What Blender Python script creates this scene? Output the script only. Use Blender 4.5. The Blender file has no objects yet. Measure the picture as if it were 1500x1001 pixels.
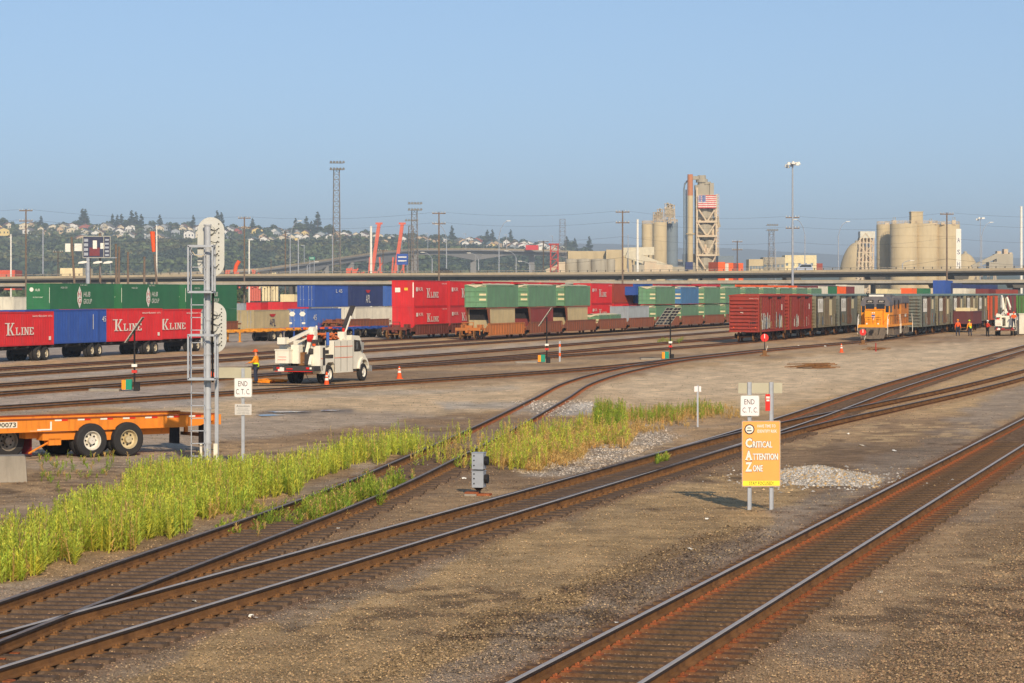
import bpy, math, random
import numpy as np
from mathutils import Vector, Matrix
random.seed(7); rng = np.random.default_rng(11)
R = math.radians
# ------------------------------------------------------------------ camera, light, sky
F, HZ, CAMZ = 3900.0, 430.0, 4.85          # focal length in photo pixels, horizon row, eye height (m)
SC = bpy.context.scene; COL = SC.collection
cd = bpy.data.cameras.new('camera'); cam = bpy.data.objects.new('camera', cd); COL.objects.link(cam)
cam.location = (0, 0, CAMZ); cam.rotation_euler = (R(90), 0, 0)
cd.sensor_width = 36; cd.lens = 36*F/1500; cd.shift_y = -(500.5-HZ)/1500; cd.clip_start = 0.5; cd.clip_end = 60000
SC.camera = cam
SUN_EL, SUN_AZ = 27.0, 12.0                # sun behind the camera, a little to the right
wd = bpy.data.worlds.new("World"); SC.world = wd; wd.use_nodes = True
nt = wd.node_tree; nt.nodes.clear()
sky = nt.nodes.new('ShaderNodeTexSky'); sky.sky_type = 'NISHITA'; sky.sun_disc = False
sky.sun_elevation = R(SUN_EL); sky.sun_rotation = R(180-SUN_AZ)
sky.air_density = 1.0; sky.dust_density = 0.6; sky.ozone_density = 3.0
tc = nt.nodes.new('ShaderNodeTexCoord'); mp = nt.nodes.new('ShaderNodeMapping'); mp.inputs['Location'].default_value = (0, 0, 0.10)
bg = nt.nodes.new('ShaderNodeBackground'); bg.inputs[1].default_value = 0.13
wo = nt.nodes.new('ShaderNodeOutputWorld')
nt.links.new(tc.outputs['Generated'], mp.inputs[0]); nt.links.new(mp.outputs[0], sky.inputs[0])
nt.links.new(sky.outputs[0], bg.inputs[0]); nt.links.new(bg.outputs[0], wo.inputs[0])
sl = bpy.data.lights.new('sun', 'SUN'); sl.energy = 4.2; sl.angle = R(0.53); sl.color = (1.0, 0.83, 0.62)
so = bpy.data.objects.new('sun', sl); COL.objects.link(so)
sd = Vector((math.sin(R(SUN_AZ))*math.cos(R(SUN_EL)), -math.cos(R(SUN_AZ))*math.cos(R(SUN_EL)), math.sin(R(SUN_EL))))
so.rotation_euler = sd.to_track_quat('Z', 'Y').to_euler(); so.location = (20, -40, 60)
SC.view_settings.view_transform = 'Standard'; SC.view_settings.look = 'None'
SC.view_settings.exposure = 0.12; SC.view_settings.gamma = 1.0
SC.cycles.volume_bounces = 0; SC.cycles.max_bounces = 5

# ------------------------------------------------------------------ helpers
def G(px, py):                              # photo pixel -> point on the ground
    Y = F*CAMZ/(py-HZ); return (px-750)*Y/F, Y
def WX(px, Y): return (px-750)*Y/F
def WZ(py, Y): return CAMZ-(py-HZ)*Y/F
def lin(c):
    return tuple(((x/255)/12.92 if x <= 10 else (((x/255)+.055)/1.055)**2.4) for x in c)
class MB:
    def __init__(s): s.v = []; s.f = []; s.m = []
    def add(s, vs, fs, mi=0):
        n = len(s.v); s.v += [tuple(p) for p in vs]
        for f in fs: s.f.append(tuple(i+n for i in f)); s.m.append(mi)
        return s
    def box(s, x0, x1, y0, y1, z0, z1, mi=0, M=None):
        vs = [(x, y, z) for z in (z0, z1) for y in (y0, y1) for x in (x0, x1)]
        if M is not None: vs = [M @ Vector(p) for p in vs]
        return s.add(vs, [(0, 2, 3, 1), (4, 5, 7, 6), (0, 1, 5, 4), (2, 6, 7, 3), (0, 4, 6, 2), (1, 3, 7, 5)], mi)
    def tube(s, p0, p1, r0, r1=None, n=8, mi=0, caps=True):
        r1 = r0 if r1 is None else r1
        p0 = Vector(p0); p1 = Vector(p1); d = (p1-p0)
        if d.length < 1e-6: return s
        d.normalize(); a = d.orthogonal().normalized(); b = d.cross(a)
        vs = []
        for p, r in ((p0, r0), (p1, r1)):
            for k in range(n):
                t = 2*math.pi*(k+.5)/n; vs.append(p+a*(r*math.cos(t))+b*(r*math.sin(t)))
        fs = [(k, (k+1) % n, n+(k+1) % n, n+k) for k in range(n)]
        if caps: fs += [tuple(range(n))[::-1], tuple(range(n, 2*n))]
        return s.add(vs, fs, mi)
    def path(s, pts, r, n=6, mi=0):
        P = [Vector(p) for p in pts]; k = len(P); vs = []; a = None
        for i in range(k):
            d = (P[min(i+1, k-1)]-P[max(i-1, 0)]).normalized()
            a = d.orthogonal().normalized() if a is None else (a-d*a.dot(d)).normalized()
            b = d.cross(a)
            for q in range(n): t = 2*math.pi*q/n; vs.append(P[i]+a*(r*math.cos(t))+b*(r*math.sin(t)))
        fs = [(i*n+q, i*n+(q+1) % n, (i+1)*n+(q+1) % n, (i+1)*n+q) for i in range(k-1) for q in range(n)]
        return s.add(vs, fs+[tuple(range(n))[::-1], tuple(range((k-1)*n, k*n))], mi)
    def bar(s, p0, p1, w, h, mi=0):          # rectangular bar from p0 to p1
        p0 = Vector(p0); p1 = Vector(p1); d = (p1-p0).normalized()
        up = Vector((0, 0, 1)) if abs(d.z) < .9 else Vector((1, 0, 0))
        a = d.cross(up).normalized(); b = a.cross(d)
        vs = [p+a*(sx*w/2)+b*(sz*h/2) for p in (p0, p1) for sx, sz in ((-1, -1), (1, -1), (1, 1), (-1, 1))]
        return s.add(vs, [(0, 1, 5, 4), (1, 2, 6, 5), (2, 3, 7, 6), (3, 0, 4, 7), (3, 2, 1, 0), (4, 5, 6, 7)], mi)
    def ext(s, poly, f, a, b, mi=0):         # polygon (u,v) extruded from a to b, f(u,v,t) -> point
        n = len(poly)
        vs = [f(u, v, a) for u, v in poly]+[f(u, v, b) for u, v in poly]
        fs = [tuple(range(n)), tuple(range(2*n-1, n-1, -1))]+[(k, n+k, n+(k+1) % n, (k+1) % n) for k in range(n)]
        return s.add(vs, fs, mi)
    def lathe(s, prof, c=(0, 0), n=24, mi=0, axis='z'):
        vs = []
        for r, z in prof:
            for k in range(n):
                t = 2*math.pi*k/n
                if axis == 'z': vs.append((c[0]+r*math.cos(t), c[1]+r*math.sin(t), z))
                else: vs.append((c[0]+r*math.cos(t), z, c[1]+r*math.sin(t)))
        fs = [(i*n+k, i*n+(k+1) % n, (i+1)*n+(k+1) % n, (i+1)*n+k) for i in range(len(prof)-1) for k in range(n)]
        return s.add(vs, fs, mi)
    def build(s, name, mats, parent=None, smooth=False, loc=None, fix=True):
        me = bpy.data.meshes.new(name); me.from_pydata(s.v, [], s.f)
        if not isinstance(mats, (list, tuple)): mats = [mats]
        for m in mats: me.materials.append(m)
        me.polygons.foreach_set('material_index', s.m)
        me.update()
        if fix:
            import bmesh
            bm = bmesh.new(); bm.from_mesh(me); bmesh.ops.recalc_face_normals(bm, faces=bm.faces); bm.to_mesh(me); bm.free()
        if smooth: me.polygons.foreach_set('use_smooth', [True]*len(me.polygons))
        o = bpy.data.objects.new(name, me); COL.objects.link(o)
        if parent: o.parent = parent
        if loc: o.location = loc
        return o
def tag(o, label=None, cat=None, group=None, kind=None):
    if label: o['label'] = label
    if cat: o['category'] = cat
    if group: o['group'] = group
    if kind: o['kind'] = kind
    return o
def thing(name, label, cat, loc=(0, 0, 0), rz=0, group=None):
    o = bpy.data.objects.new(name, None); COL.objects.link(o); o.empty_display_size = .3
    o.location = loc; o.rotation_euler = (0, 0, rz); return tag(o, label, cat, group)
KIDS = lambda o: [c for c in bpy.data.objects if c.parent == o]
def tree_of(o): return (o, [tree_of(c) for c in KIDS(o)])
def copy_tree(t, parent=None):
    o, ch = t; c = o.copy(); COL.objects.link(c); c.parent = parent
    for k in ch: copy_tree(k, c)
    return c
def dup(t, label, loc, rz=None, group=None, sc=None):
    c = copy_tree(t); c['label'] = label; c.location = loc
    if rz is not None: c.rotation_euler = (0, 0, rz)
    if sc: c.scale = sc if isinstance(sc, tuple) else (sc,)*3
    if group: c['group'] = group
    return c
def AZ(deg): return R(90-deg)               # local +x runs away from the viewer on this compass bearing

MATS = {}
def mat(name, rgb, rough=.75, metal=0.0, var=.18, scale=2.0, dirt=None, amt=.5, streak=False, bump=0, bscale=40, emit=None, spec=.3):
    if name in MATS: return MATS[name]
    m = bpy.data.materials.new(name); m.use_nodes = True; t = m.node_tree; N = t.nodes; L = t.links
    b = N['Principled BSDF']; b.inputs['Roughness'].default_value = rough; b.inputs['Metallic'].default_value = metal
    b.inputs['Specular IOR Level'].default_value = spec
    col = lin(rgb)
    tcn = N.new('ShaderNodeTexCoord'); nz = N.new('ShaderNodeTexNoise'); nz.inputs['Scale'].default_value = scale; nz.inputs['Detail'].default_value = 6
    nz.inputs['Roughness'].default_value = .65
    L.new(tcn.outputs['Object'], nz.inputs['Vector'])
    rp = N.new('ShaderNodeMapRange'); rp.inputs[1].default_value = .3; rp.inputs[2].default_value = .7
    rp.inputs[3].default_value = 1-var; rp.inputs[4].default_value = 1+var; L.new(nz.outputs[0], rp.inputs[0])
    mx = N.new('ShaderNodeMix'); mx.data_type = 'RGBA'; mx.blend_type = 'MULTIPLY'; mx.inputs[0].default_value = 1
    mx.inputs[6].default_value = (*col, 1); L.new(rp.outputs[0], mx.inputs[7])
    out = mx.outputs[2]
    if dirt:
        n2 = N.new('ShaderNodeTexNoise'); n2.inputs['Detail'].default_value = 5; n2.inputs['Scale'].default_value = scale*2.3
        if streak:
            n2.inputs['Roughness'].default_value = .7
            mpn = N.new('ShaderNodeMapping'); mpn.inputs['Scale'].default_value = (1.6, 1.6, .18); L.new(tcn.outputs['Object'], mpn.inputs[0]); L.new(mpn.outputs[0], n2.inputs['Vector'])
        else: L.new(tcn.outputs['Object'], n2.inputs['Vector'])
        r2 = N.new('ShaderNodeMapRange'); r2.inputs[1].default_value = .62-.3*amt; r2.inputs[2].default_value = .72; r2.inputs[4].default_value = min(1, amt*1.4)
        L.new(n2.outputs[0], r2.inputs[0])
        m2 = N.new('ShaderNodeMix'); m2.data_type = 'RGBA'; L.new(r2.outputs[0], m2.inputs[0]); L.new(out, m2.inputs[6]); m2.inputs[7].default_value = (*lin(dirt), 1)
        out = m2.outputs[2]
    L.new(out, b.inputs['Base Color'])
    if bump:
        n3 = N.new('ShaderNodeTexNoise'); n3.inputs['Scale'].default_value = bscale; n3.inputs['Detail'].default_value = 4; L.new(tcn.outputs['Object'], n3.inputs['Vector'])
        bp = N.new('ShaderNodeBump'); bp.inputs['Strength'].default_value = bump; bp.inputs['Distance'].default_value = .02; L.new(n3.outputs[0], bp.inputs['Height']); L.new(bp.outputs[0], b.inputs['Normal'])
    MATS[name] = m; return m
def vmat(name, rough=.9, var=.25, scale=3., fine=0, bump=0, trans=0):     # colour from the mesh attribute 'col'
    m = bpy.data.materials.new(name); m.use_nodes = True; t = m.node_tree; N = t.nodes; L = t.links; b = N['Principled BSDF']
    b.inputs['Roughness'].default_value = rough; b.inputs['Specular IOR Level'].default_value = .15
    at = N.new('ShaderNodeAttribute'); at.attribute_name = 'col'; g = N.new('ShaderNodeNewGeometry')
    out = at.outputs['Color']
    for sc_, vv in ((scale, var), (fine, var)) if fine else ((scale, var),):
        nz = N.new('ShaderNodeTexNoise'); nz.inputs['Scale'].default_value = sc_; nz.inputs['Detail'].default_value = 9; nz.inputs['Roughness'].default_value = .72
        L.new(g.outputs['Position'], nz.inputs['Vector'])
        rp = N.new('ShaderNodeMapRange'); rp.inputs[1].default_value = .3; rp.inputs[2].default_value = .7; rp.inputs[3].default_value = 1-vv; rp.inputs[4].default_value = 1+vv
        L.new(nz.outputs[0], rp.inputs[0])
        mx = N.new('ShaderNodeMix'); mx.data_type = 'RGBA'; mx.blend_type = 'MULTIPLY'; mx.inputs[0].default_value = 1
        L.new(out, mx.inputs[6]); L.new(rp.outputs[0], mx.inputs[7]); out = mx.outputs[2]
    L.new(out, b.inputs['Base Color'])
    if bump:
        bp = N.new('ShaderNodeBump'); bp.inputs['Strength'].default_value = bump; bp.inputs['Distance'].default_value = .05; L.new(nz.outputs[0], bp.inputs['Height']); L.new(bp.outputs[0], b.inputs['Normal'])
    if trans:
        tr = N.new('ShaderNodeBsdfTranslucent'); L.new(out, tr.inputs[0]); ms = N.new('ShaderNodeMixShader'); ms.inputs[0].default_value = trans
        L.new(b.outputs[0], ms.inputs[1]); L.new(tr.outputs[0], ms.inputs[2]); L.new(ms.outputs[0], N['Material Output'].inputs[0])
    return m
def npmesh(name, verts, faces, cols, material, smooth=False, parent=None):   # faces: (n,k) array; cols per vertex (n,3)
    me = bpy.data.meshes.new(name); nv = len(verts); nf, k = faces.shape
    me.vertices.add(nv); me.vertices.foreach_set('co', np.asarray(verts, dtype=np.float32).ravel())
    me.loops.add(nf*k); me.loops.foreach_set('vertex_index', faces.astype(np.int32).ravel())
    me.polygons.add(nf); me.polygons.foreach_set('loop_start', np.arange(0, nf*k, k, dtype=np.int32)); 
    me.update(calc_edges=True)
    if cols is not None:
        a = me.color_attributes.new('col', 'FLOAT_COLOR', 'POINT'); c = np.ones((nv, 4), dtype=np.float32); c[:, :3] = cols; a.data.foreach_set('color', c.ravel())
    me.materials.append(material)
    if smooth: me.polygons.foreach_set('use_smooth', [True]*nf)
    o = bpy.data.objects.new(name, me); COL.objects.link(o)
    if parent: o.parent = parent
    return o
_vn = {}
def vnoise(x, y, s, seed=0):                # smooth value noise, numpy
    x = np.asarray(x, dtype=float)/s; y = np.asarray(y, dtype=float)/s
    xi = np.floor(x).astype(np.int64); yi = np.floor(y).astype(np.int64); fx = x-xi; fy = y-yi
    fx = fx*fx*(3-2*fx); fy = fy*fy*(3-2*fy)
    def h(a, b):
        n = (a*374761393+b*668265263+seed*1442695041) & 0x7fffffff
        n = ((n ^ (n >> 13))*1274126177) & 0x7fffffff
        return ((n ^ (n >> 16)) & 0xffff)/65535.
    return (h(xi, yi)*(1-fx)+h(xi+1, yi)*fx)*(1-fy)+(h(xi, yi+1)*(1-fx)+h(xi+1, yi+1)*fx)*fy
def inpoly(px, py, poly):
    r = np.zeros(px.shape, bool); n = len(poly); j = n-1
    for i in range(n):
        xi, yi = poly[i]; xj, yj = poly[j]
        c = ((yi > py) != (yj > py)) & (px < (xj-xi)*(py-yi)/((yj-yi) or 1e-9)+xi); r ^= c; j = i
    return r
def text(s, parent, m, o, u, v, w, h, name='lettering', shear=0, bold=0):
    """lettering s in a w x h box whose lower left corner is o, running along u, upright v"""
    cu = bpy.data.curves.new('t', 'FONT'); cu.body = s; cu.size = 1; cu.shear = shear; cu.offset = bold; cu.resolution_u = 2
    ob = bpy.data.objects.new('t', cu); COL.objects.link(ob); dg = bpy.context.evaluated_depsgraph_get(); dg.update()
    me = bpy.data.meshes.new_from_object(ob.evaluated_get(dg)); bpy.data.objects.remove(ob)
    co = np.zeros(len(me.vertices)*3); me.vertices.foreach_get('co', co); co = co.reshape(-1, 3)
    mn = co.min(0); mxx = co.max(0); o = np.array(o, float); u = np.array(u, float); v = np.array(v, float)
    a = (co[:, 0:1]-mn[0])/(mxx[0]-mn[0])*w; b = (co[:, 1:2]-mn[1])/(mxx[1]-mn[1])*h
    me.vertices.foreach_set('co', (o+a*u+b*v).ravel()); me.materials.clear(); me.materials.append(m); me.update()
    t = bpy.data.objects.new(name, me); COL.objects.link(t); t.parent = parent; return t
# --------------------------------------------------------------- common materials
M_rust = mat('rust_brown', (128, 92, 58), .85, var=.3, scale=1.2, dirt=(70, 48, 38), amt=.4, spec=.1)
M_rusto = mat('rust_orange', (150, 88, 56), .9, var=.35, scale=6, spec=.1)
M_head = mat('polished_rail', (196, 184, 170), .5, .4, var=.1)
M_headd = mat('dull_rail', (148, 132, 116), .5, .4, var=.15, dirt=(120, 88, 66), amt=.5)
M_tie = mat('old_timber', (108, 90, 74), .9, var=.35, scale=5, dirt=(60, 45, 36), amt=.5, bump=.4, spec=.1)
M_black = mat('black_paint', (32, 31, 32), .7, var=.3, dirt=(70, 58, 48), amt=.35)
M_tyre = mat('tyre_rubber', (47, 46, 46), .85, var=.2)
M_galv = mat('galvanised_steel', (165, 170, 176), .5, .25, var=.1, dirt=(120, 118, 112), amt=.25)
M_white = mat('white_paint', (226, 222, 208), .45, var=.07, dirt=(165, 150, 125), amt=.25, streak=True)
M_alu = mat('bare_aluminium', (168, 166, 152), .5, .3, var=.06)
M_conc = mat('weathered_concrete', (150, 142, 128), .9, var=.15, scale=.6, dirt=(105, 98, 88), amt=.4, streak=True, bump=.3)
M_glass = mat('dark_glass', (24, 28, 34), .12, var=.05, spec=.7)
M_red = mat('signal_red', (214, 40, 30), .5, var=.08)
M_orange = mat('safety_orange', (236, 88, 26), .6, var=.06)
M_green = mat('switch_green', (20, 140, 110), .5, var=.1)
M_yel = mat('marking_yellow', (225, 190, 60), .6, var=.1)
M_txtw = mat('lettering_white', (232, 228, 214), .6, var=.05)
M_txtb = mat('lettering_black', (38, 38, 38), .6, var=.05)
M_txtr = mat('lettering_red', (190, 40, 38), .6, var=.05)
M_wood = mat('pole_wood', (118, 100, 84), .9, var=.2, scale=1)
M_chrome = mat('bright_metal', (205, 205, 200), .3, .7, var=.1)
# ------------------------------------------------------------------ tracks: centre lines as (Y, X)
TR = {
 'main': [(22, 1.16+.2835*(22-33.1)), (60, 1.16+.2835*26.9), (120, 1.16+.2835*86.9), (500, 1.16+.2835*466.9)],
 'A': [(22, -10.05), (36, -6.27), (50, -2.41), (70, 3.05), (96.5, 10.0), (135, 19.4), (230, 44.4), (420, 95)],
 'B': [(60, .3), (70, 3.05), (82, 6.35), (94, 9.9), (108, 14.6), (130, 22.0), (155, 29.8), (250, 58), (420, 108)],
 'C': [(24, -9.4), (33, -7.95), (40, -6.93), (61, -3.85), (77.2, -2.12), (119.7, 1.69), (140, 3.4), (159, 5.9), (176, 8.9), (193, 12.4), (222, 20.8), (270, 36.6), (330, 52.8), (500, 98.7)],
 'D': [(97, -28), (110.6, -21.3), (125.3, -14.5), (137, -8.8), (159, 1.2), (176, 7.6), (193, 12.4), (222, 20.8)],
 'F': [(132, -22.5), (150, -16.2), (175, -6.5), (201, 3.2), (233.5, 14.6), (259, 22.4), (285, 29.4), (420, 65.9), (700, 141)],
 'T4': [(60, -47), (100, -33), (132, -22.5), (189, -3.6), (262, 16.6), (700, 135)],
 'T3': [(60, -50), (100, -38), (138, -26.5), (215, -3.2), (310, 21), (700, 125)],
 'T2': [(60, -55.4), (155, -29.8), (400, 36.4), (700, 117)],
 'T1': [(60, -61.5), (175, -30.4), (400, 30.3), (700, 111.3)],
 'T0': [(262, -16), (278, -11.4), (400, 21.5), (700, 102)],
}
def smooth_line(pts, step):
    P_ = [np.array(p, float) for p in pts]; P_ = [2*P_[0]-P_[1]]+P_+[2*P_[-1]-P_[-2]]; out = []
    for i in range(1, len(P_)-2):
        p0, p1, p2, p3 = P_[i-1:i+3]; L = np.linalg.norm(p2-p1); n = max(1, int(L/step))
        m1 = (p2-p0)*(L/ (np.linalg.norm(p2-p1)+np.linalg.norm(p1-p0))); m2 = (p3-p1)*(L/(np.linalg.norm(p3-p2)+np.linalg.norm(p2-p1)))
        for k in range(n):
            t = k/n; out.append((2*t**3-3*t**2+1)*p1+(t**3-2*t**2+t)*m1+(-2*t**3+3*t**2)*p2+(t**3-t**2)*m2)
    out.append(P_[-2]); a = np.array(out); return a[:, ::-1]      # -> X, Y
LINES = {k: smooth_line(v, 2.0) for k, v in TR.items()}
RZ = 0.06                                    # top of the sleepers
YARD = {'D', 'F', 'T4', 'T3', 'T2', 'T1', 'T0'}
def sink(key, y):                            # yard rails lie nearly flush in the dirt
    return np.full_like(y, .085) if key in YARD else (.085*np.clip((y-72)/25, 0, 1) if key == 'C' else np.zeros_like(y))
def rail_mesh(line, off, key):
    d = np.gradient(line, axis=0); d /= np.linalg.norm(d, axis=1)[:, None]; nrm = np.stack([d[:, 1], -d[:, 0]], 1)
    prof = [(-.07, 0), (-.07, .02), (-.012, .035), (-.012, .125), (-.037, .128), (-.037, .163), (-.026, .172), (.026, .172), (.037, .163), (.037, .128), (.012, .125), (.012, .035), (.07, .02), (.07, 0)]
    V = []
    for u, z in prof:
        p = line+nrm*(off+u); V.append(np.concatenate([p, (RZ+z-sink(key, p[:, 1]))[:, None]], 1))
    V = np.stack(V, 1); n = len(line); k = len(prof); f = []; mi = []
    for i in range(n-1):
        for j in range(k-1):
            f.append((i*k+j, (i+1)*k+j, (i+1)*k+j+1, i*k+j+1)); mi.append(0 if j in (5, 6, 7) else 2 if j in (3, 4, 8, 9) else 1)
    m = MB(); m.v = [tuple(p) for p in V.reshape(-1, 3)]; m.f = f; m.m = mi; return m
def sleeper_proto(seed, M=None):
    r = random.Random(seed); m = MB(); w = .115+r.uniform(-.01, .01); e = r.uniform(-.06, .06)
    m.box(-1.3+e, 1.3+e+r.uniform(-.05, .05), -w, w, -.12, RZ-.001-r.uniform(0, .012), 0)
    for s in (-1, 1):
        c = s*.7525
        m.box(c-.17, c+.17, -.085, .085, RZ-.02, RZ+.012, 1)
        for q in (-.115, .115):
            for y in (-.05, .05): m.box(c+q-.014, c+q+.014, y-.014, y+.014, RZ+.012, RZ+.045, 1)
    return m
SLP = []
M_tst = mat('stained_timber', (104, 84, 64), .9, var=.4, scale=7, dirt=(52, 40, 32), amt=.5, bump=.4, spec=.1)
_t = M_tst.node_tree; _tc = _t.nodes.new('ShaderNodeTexCoord'); _sx = _t.nodes.new('ShaderNodeSeparateXYZ'); _t.links.new(_tc.outputs['Object'], _sx.inputs[0])
def _mth(op, a, b=None, v=None):
    n = _t.nodes.new('ShaderNodeMath'); n.operation = op; _t.links.new(a, n.inputs[0])
    if b is not None: _t.links.new(b, n.inputs[1])
    if v is not None: n.inputs[1].default_value = v
    return n.outputs[0]
_d = _mth('ABSOLUTE', _mth('SUBTRACT', _mth('ABSOLUTE', _sx.outputs[0]), v=.80)); _nz = _t.nodes.new('ShaderNodeTexNoise'); _nz.inputs['Scale'].default_value = 5; _t.links.new(_tc.outputs['Object'], _nz.inputs['Vector'])
_mr = _t.nodes.new('ShaderNodeMapRange'); _mr.inputs[1].default_value = .12; _mr.inputs[2].default_value = .48; _mr.inputs[3].default_value = 1.0; _mr.inputs[4].default_value = 0.0; _t.links.new(_d, _mr.inputs[0])
_w = _mth('MULTIPLY', _mr.outputs[0], _nz.outputs[0]); _w = _mth('MULTIPLY', _w, v=.8); _mx = _t.nodes.new('ShaderNodeMix'); _mx.data_type = 'RGBA'; _t.links.new(_w, _mx.inputs[0])
_b = _t.nodes['Principled BSDF']; _src = _b.inputs['Base Color'].links[0].from_socket; _t.links.new(_src, _mx.inputs[6]); _mx.inputs[7].default_value = (*lin((150, 88, 52)), 1); _t.links.new(_mx.outputs[2], _b.inputs['Base Color'])
def make_track(key, label, near, head, tie_until=260, bury=0.0):
    line = LINES[key]; t = thing('railway_track', label, 'railway track', (float(line[0][0]), float(line[0][1]), 0)); t['kind'] = 'structure'
    base = Vector((float(line[0][0]), float(line[0][1]), 0))
    for off in (-.7525, .7525):
        m = rail_mesh(line, off, key); m.v = [(x-base.x, y-base.y, z) for x, y, z in m.v]; m.build('rail', [head, M_rust, mat('rail_side_dark', (52, 44, 40), .6, var=.2)], t, fix=False)
    # sleepers
    seg = np.linalg.norm(np.diff(line, axis=0), axis=1); s = np.concatenate([[0], np.cumsum(seg)]); pos = np.arange(0.3, s[-1], .56)
    X = np.interp(pos, s, line[:, 0]); Y = np.interp(pos, s, line[:, 1]); dx = np.interp(pos, s, np.gradient(line[:, 0])); dy = np.interp(pos, s, np.gradient(line[:, 1])); A = np.arctan2(dx, dy)
    vis = [(x, y, a) for x, y, a in zip(X, Y, A) if y < tie_until and y > 20]
    if not SLP:
        for k in range(8):
            me_o = sleeper_proto(k).build('sleeper', [M_tst if k < 4 else M_tie, M_rusto if k < 4 else M_rust]); SLP.append(me_o.data); bpy.data.objects.remove(me_o)
    inview = [v for v in vis if -60 < 750+F*v[0]/v[1] < 1560 and v[1] > 32]
    ind = inview[:near]; rest = [v for v in vis if v not in ind] if near else vis
    for i, (x, y, a) in enumerate(ind):
        o = bpy.data.objects.new('sleeper', SLP[i % 4+(0 if key == 'main' else 4)]); COL.objects.link(o); o.parent = t
        o.location = (x-base.x, y-base.y, random.uniform(-.012, .002)); o.rotation_euler = (0, 0, -a+random.uniform(-.02, .02))
    m = MB()
    for i, (x, y, a) in enumerate(rest):
        M = Matrix.Translation((x-base.x, y-base.y, 0)) @ Matrix.Rotation(-a+random.uniform(-.02, .02), 4, 'Z')
        m.box(-1.3, 1.3, -.115, .115, -.12, RZ-.004-bury, 0, M)
        for c in (-.7525, .7525): m.box(c-.17, c+.17, -.085, .085, RZ-.03, RZ+.012-bury, 1, M)
    o = m.build('sleepers', [mat('buried_timber', (152, 128, 98), .95, var=.3, scale=3) if bury else M_tie, M_rusto], t); o['kind'] = 'stuff'
    return t
make_track('main', 'bright railed main line nearest the camera on dark sleepers', 100, M_head, 300)
make_track('A', 'curving lead track running from the bottom left corner past the orange sign', 100, M_head, 200)
make_track('B', 'track branching right of the orange sign towards the right edge', 60, M_headd, 180, .04)
make_track('C', 'weedy crossover track leading from bottom left to the yard ladder', 84, M_headd, 250, .055)
make_track('D', 'thin ladder track just in front of the bucket truck', 0, M_headd, 220, .055)
make_track('F', 'yard track carrying the boxcar string', 0, M_headd, 300, .05)
make_track('T4', 'empty yard track behind the bucket truck', 0, M_headd, 300, .055)
make_track('T3', 'empty yard track beside the asphalt strip', 0, M_headd, 300, .05)
make_track('T2', 'empty yard track beyond the asphalt strip', 0, M_headd, 300, .05)
make_track('T1', 'yard track carrying the orange well cars', 0, M_headd, 300)
make_track('T0', 'yard track carrying the red double stack', 0, M_headd, 330)
# switch machinery: long dark tie rods where the points are
# ------------------------------------------------------------------ ground: one sheet with soft patches of gravel, dirt and asphalt
rows = np.concatenate([[-400, -100, 0, 15, 22], F*CAMZ/(np.arange(1090, 436, -2.0)-HZ), [3600, 4200, 5200, 7000, 9500, 13000, 17000, 22000]])
pxs = np.concatenate([[-60000, -20000, -7000, -3000, -1500, -800, -400], np.arange(-200, 1701, 4.0), [1900, 2300, 3000, 4500, 9000, 22000, 60000]])
YY, PP = np.meshgrid(rows, pxs, indexing='ij'); SCY = np.maximum(YY, 28); XX = (PP-750)*SCY/F
XX = np.clip(XX, -16000, 16000)
PY = HZ+F*CAMZ/np.maximum(SCY, 28); PX = PP
n1 = vnoise(XX, YY, 9, 1); n2 = vnoise(XX, YY, 2.2, 2); n3 = vnoise(XX, YY*.4, .7, 3); n4 = vnoise(XX, YY, 30, 4)
c_dirt = np.array([.43, .285, .15]); c_dark = np.array([.20, .128, .072]); c_grey = np.array([.33, .258, .185]); c_sand = np.array([.60, .405, .19])
c_pale = np.array([.50, .455, .38]); c_straw = np.array([.62, .42, .18]); c_asph = np.array([.37, .31, .245]); c_rust = np.array([.24, .12, .07])
def mixc(c, col, w): return c*(1-w[..., None])+col*w[..., None]
C = np.broadcast_to(c_dirt, XX.shape+(3,)).copy()
C = mixc(C, c_dark, np.clip((n1-.52)*2.4, 0, .6)); C = mixc(C, c_sand, np.clip((n4-.5)*1.6, 0, .5)); C = mixc(C, c_grey, np.clip((n2-.6)*2, 0, .5))
jx = (n2-.5)*50+(n3-.5)*24; jy = ((vnoise(XX, YY, 3, 9)-.5)*30+(n3-.5)*10)*np.clip((PY-HZ)/250, .05, 1)
def patch(poly, col, s, jit=1.0, rag=.0):
    global C
    qx = PX+jx*jit*np.clip((PY-HZ)/200, .1, 1); qy = PY+jy*jit
    w = inpoly(qx, qy, poly).astype(float)
    for _ in range(2): w[1:-1, 1:-1] = (w[1:-1, 1:-1]*2+w[:-2, 1:-1]+w[2:, 1:-1]+w[1:-1, :-2]+w[1:-1, 2:])/6
    if rag: w = w*np.clip(1-rag+rag*2*n3, 0, 1)
    C = mixc(C, np.array(col), w*s)
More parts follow.
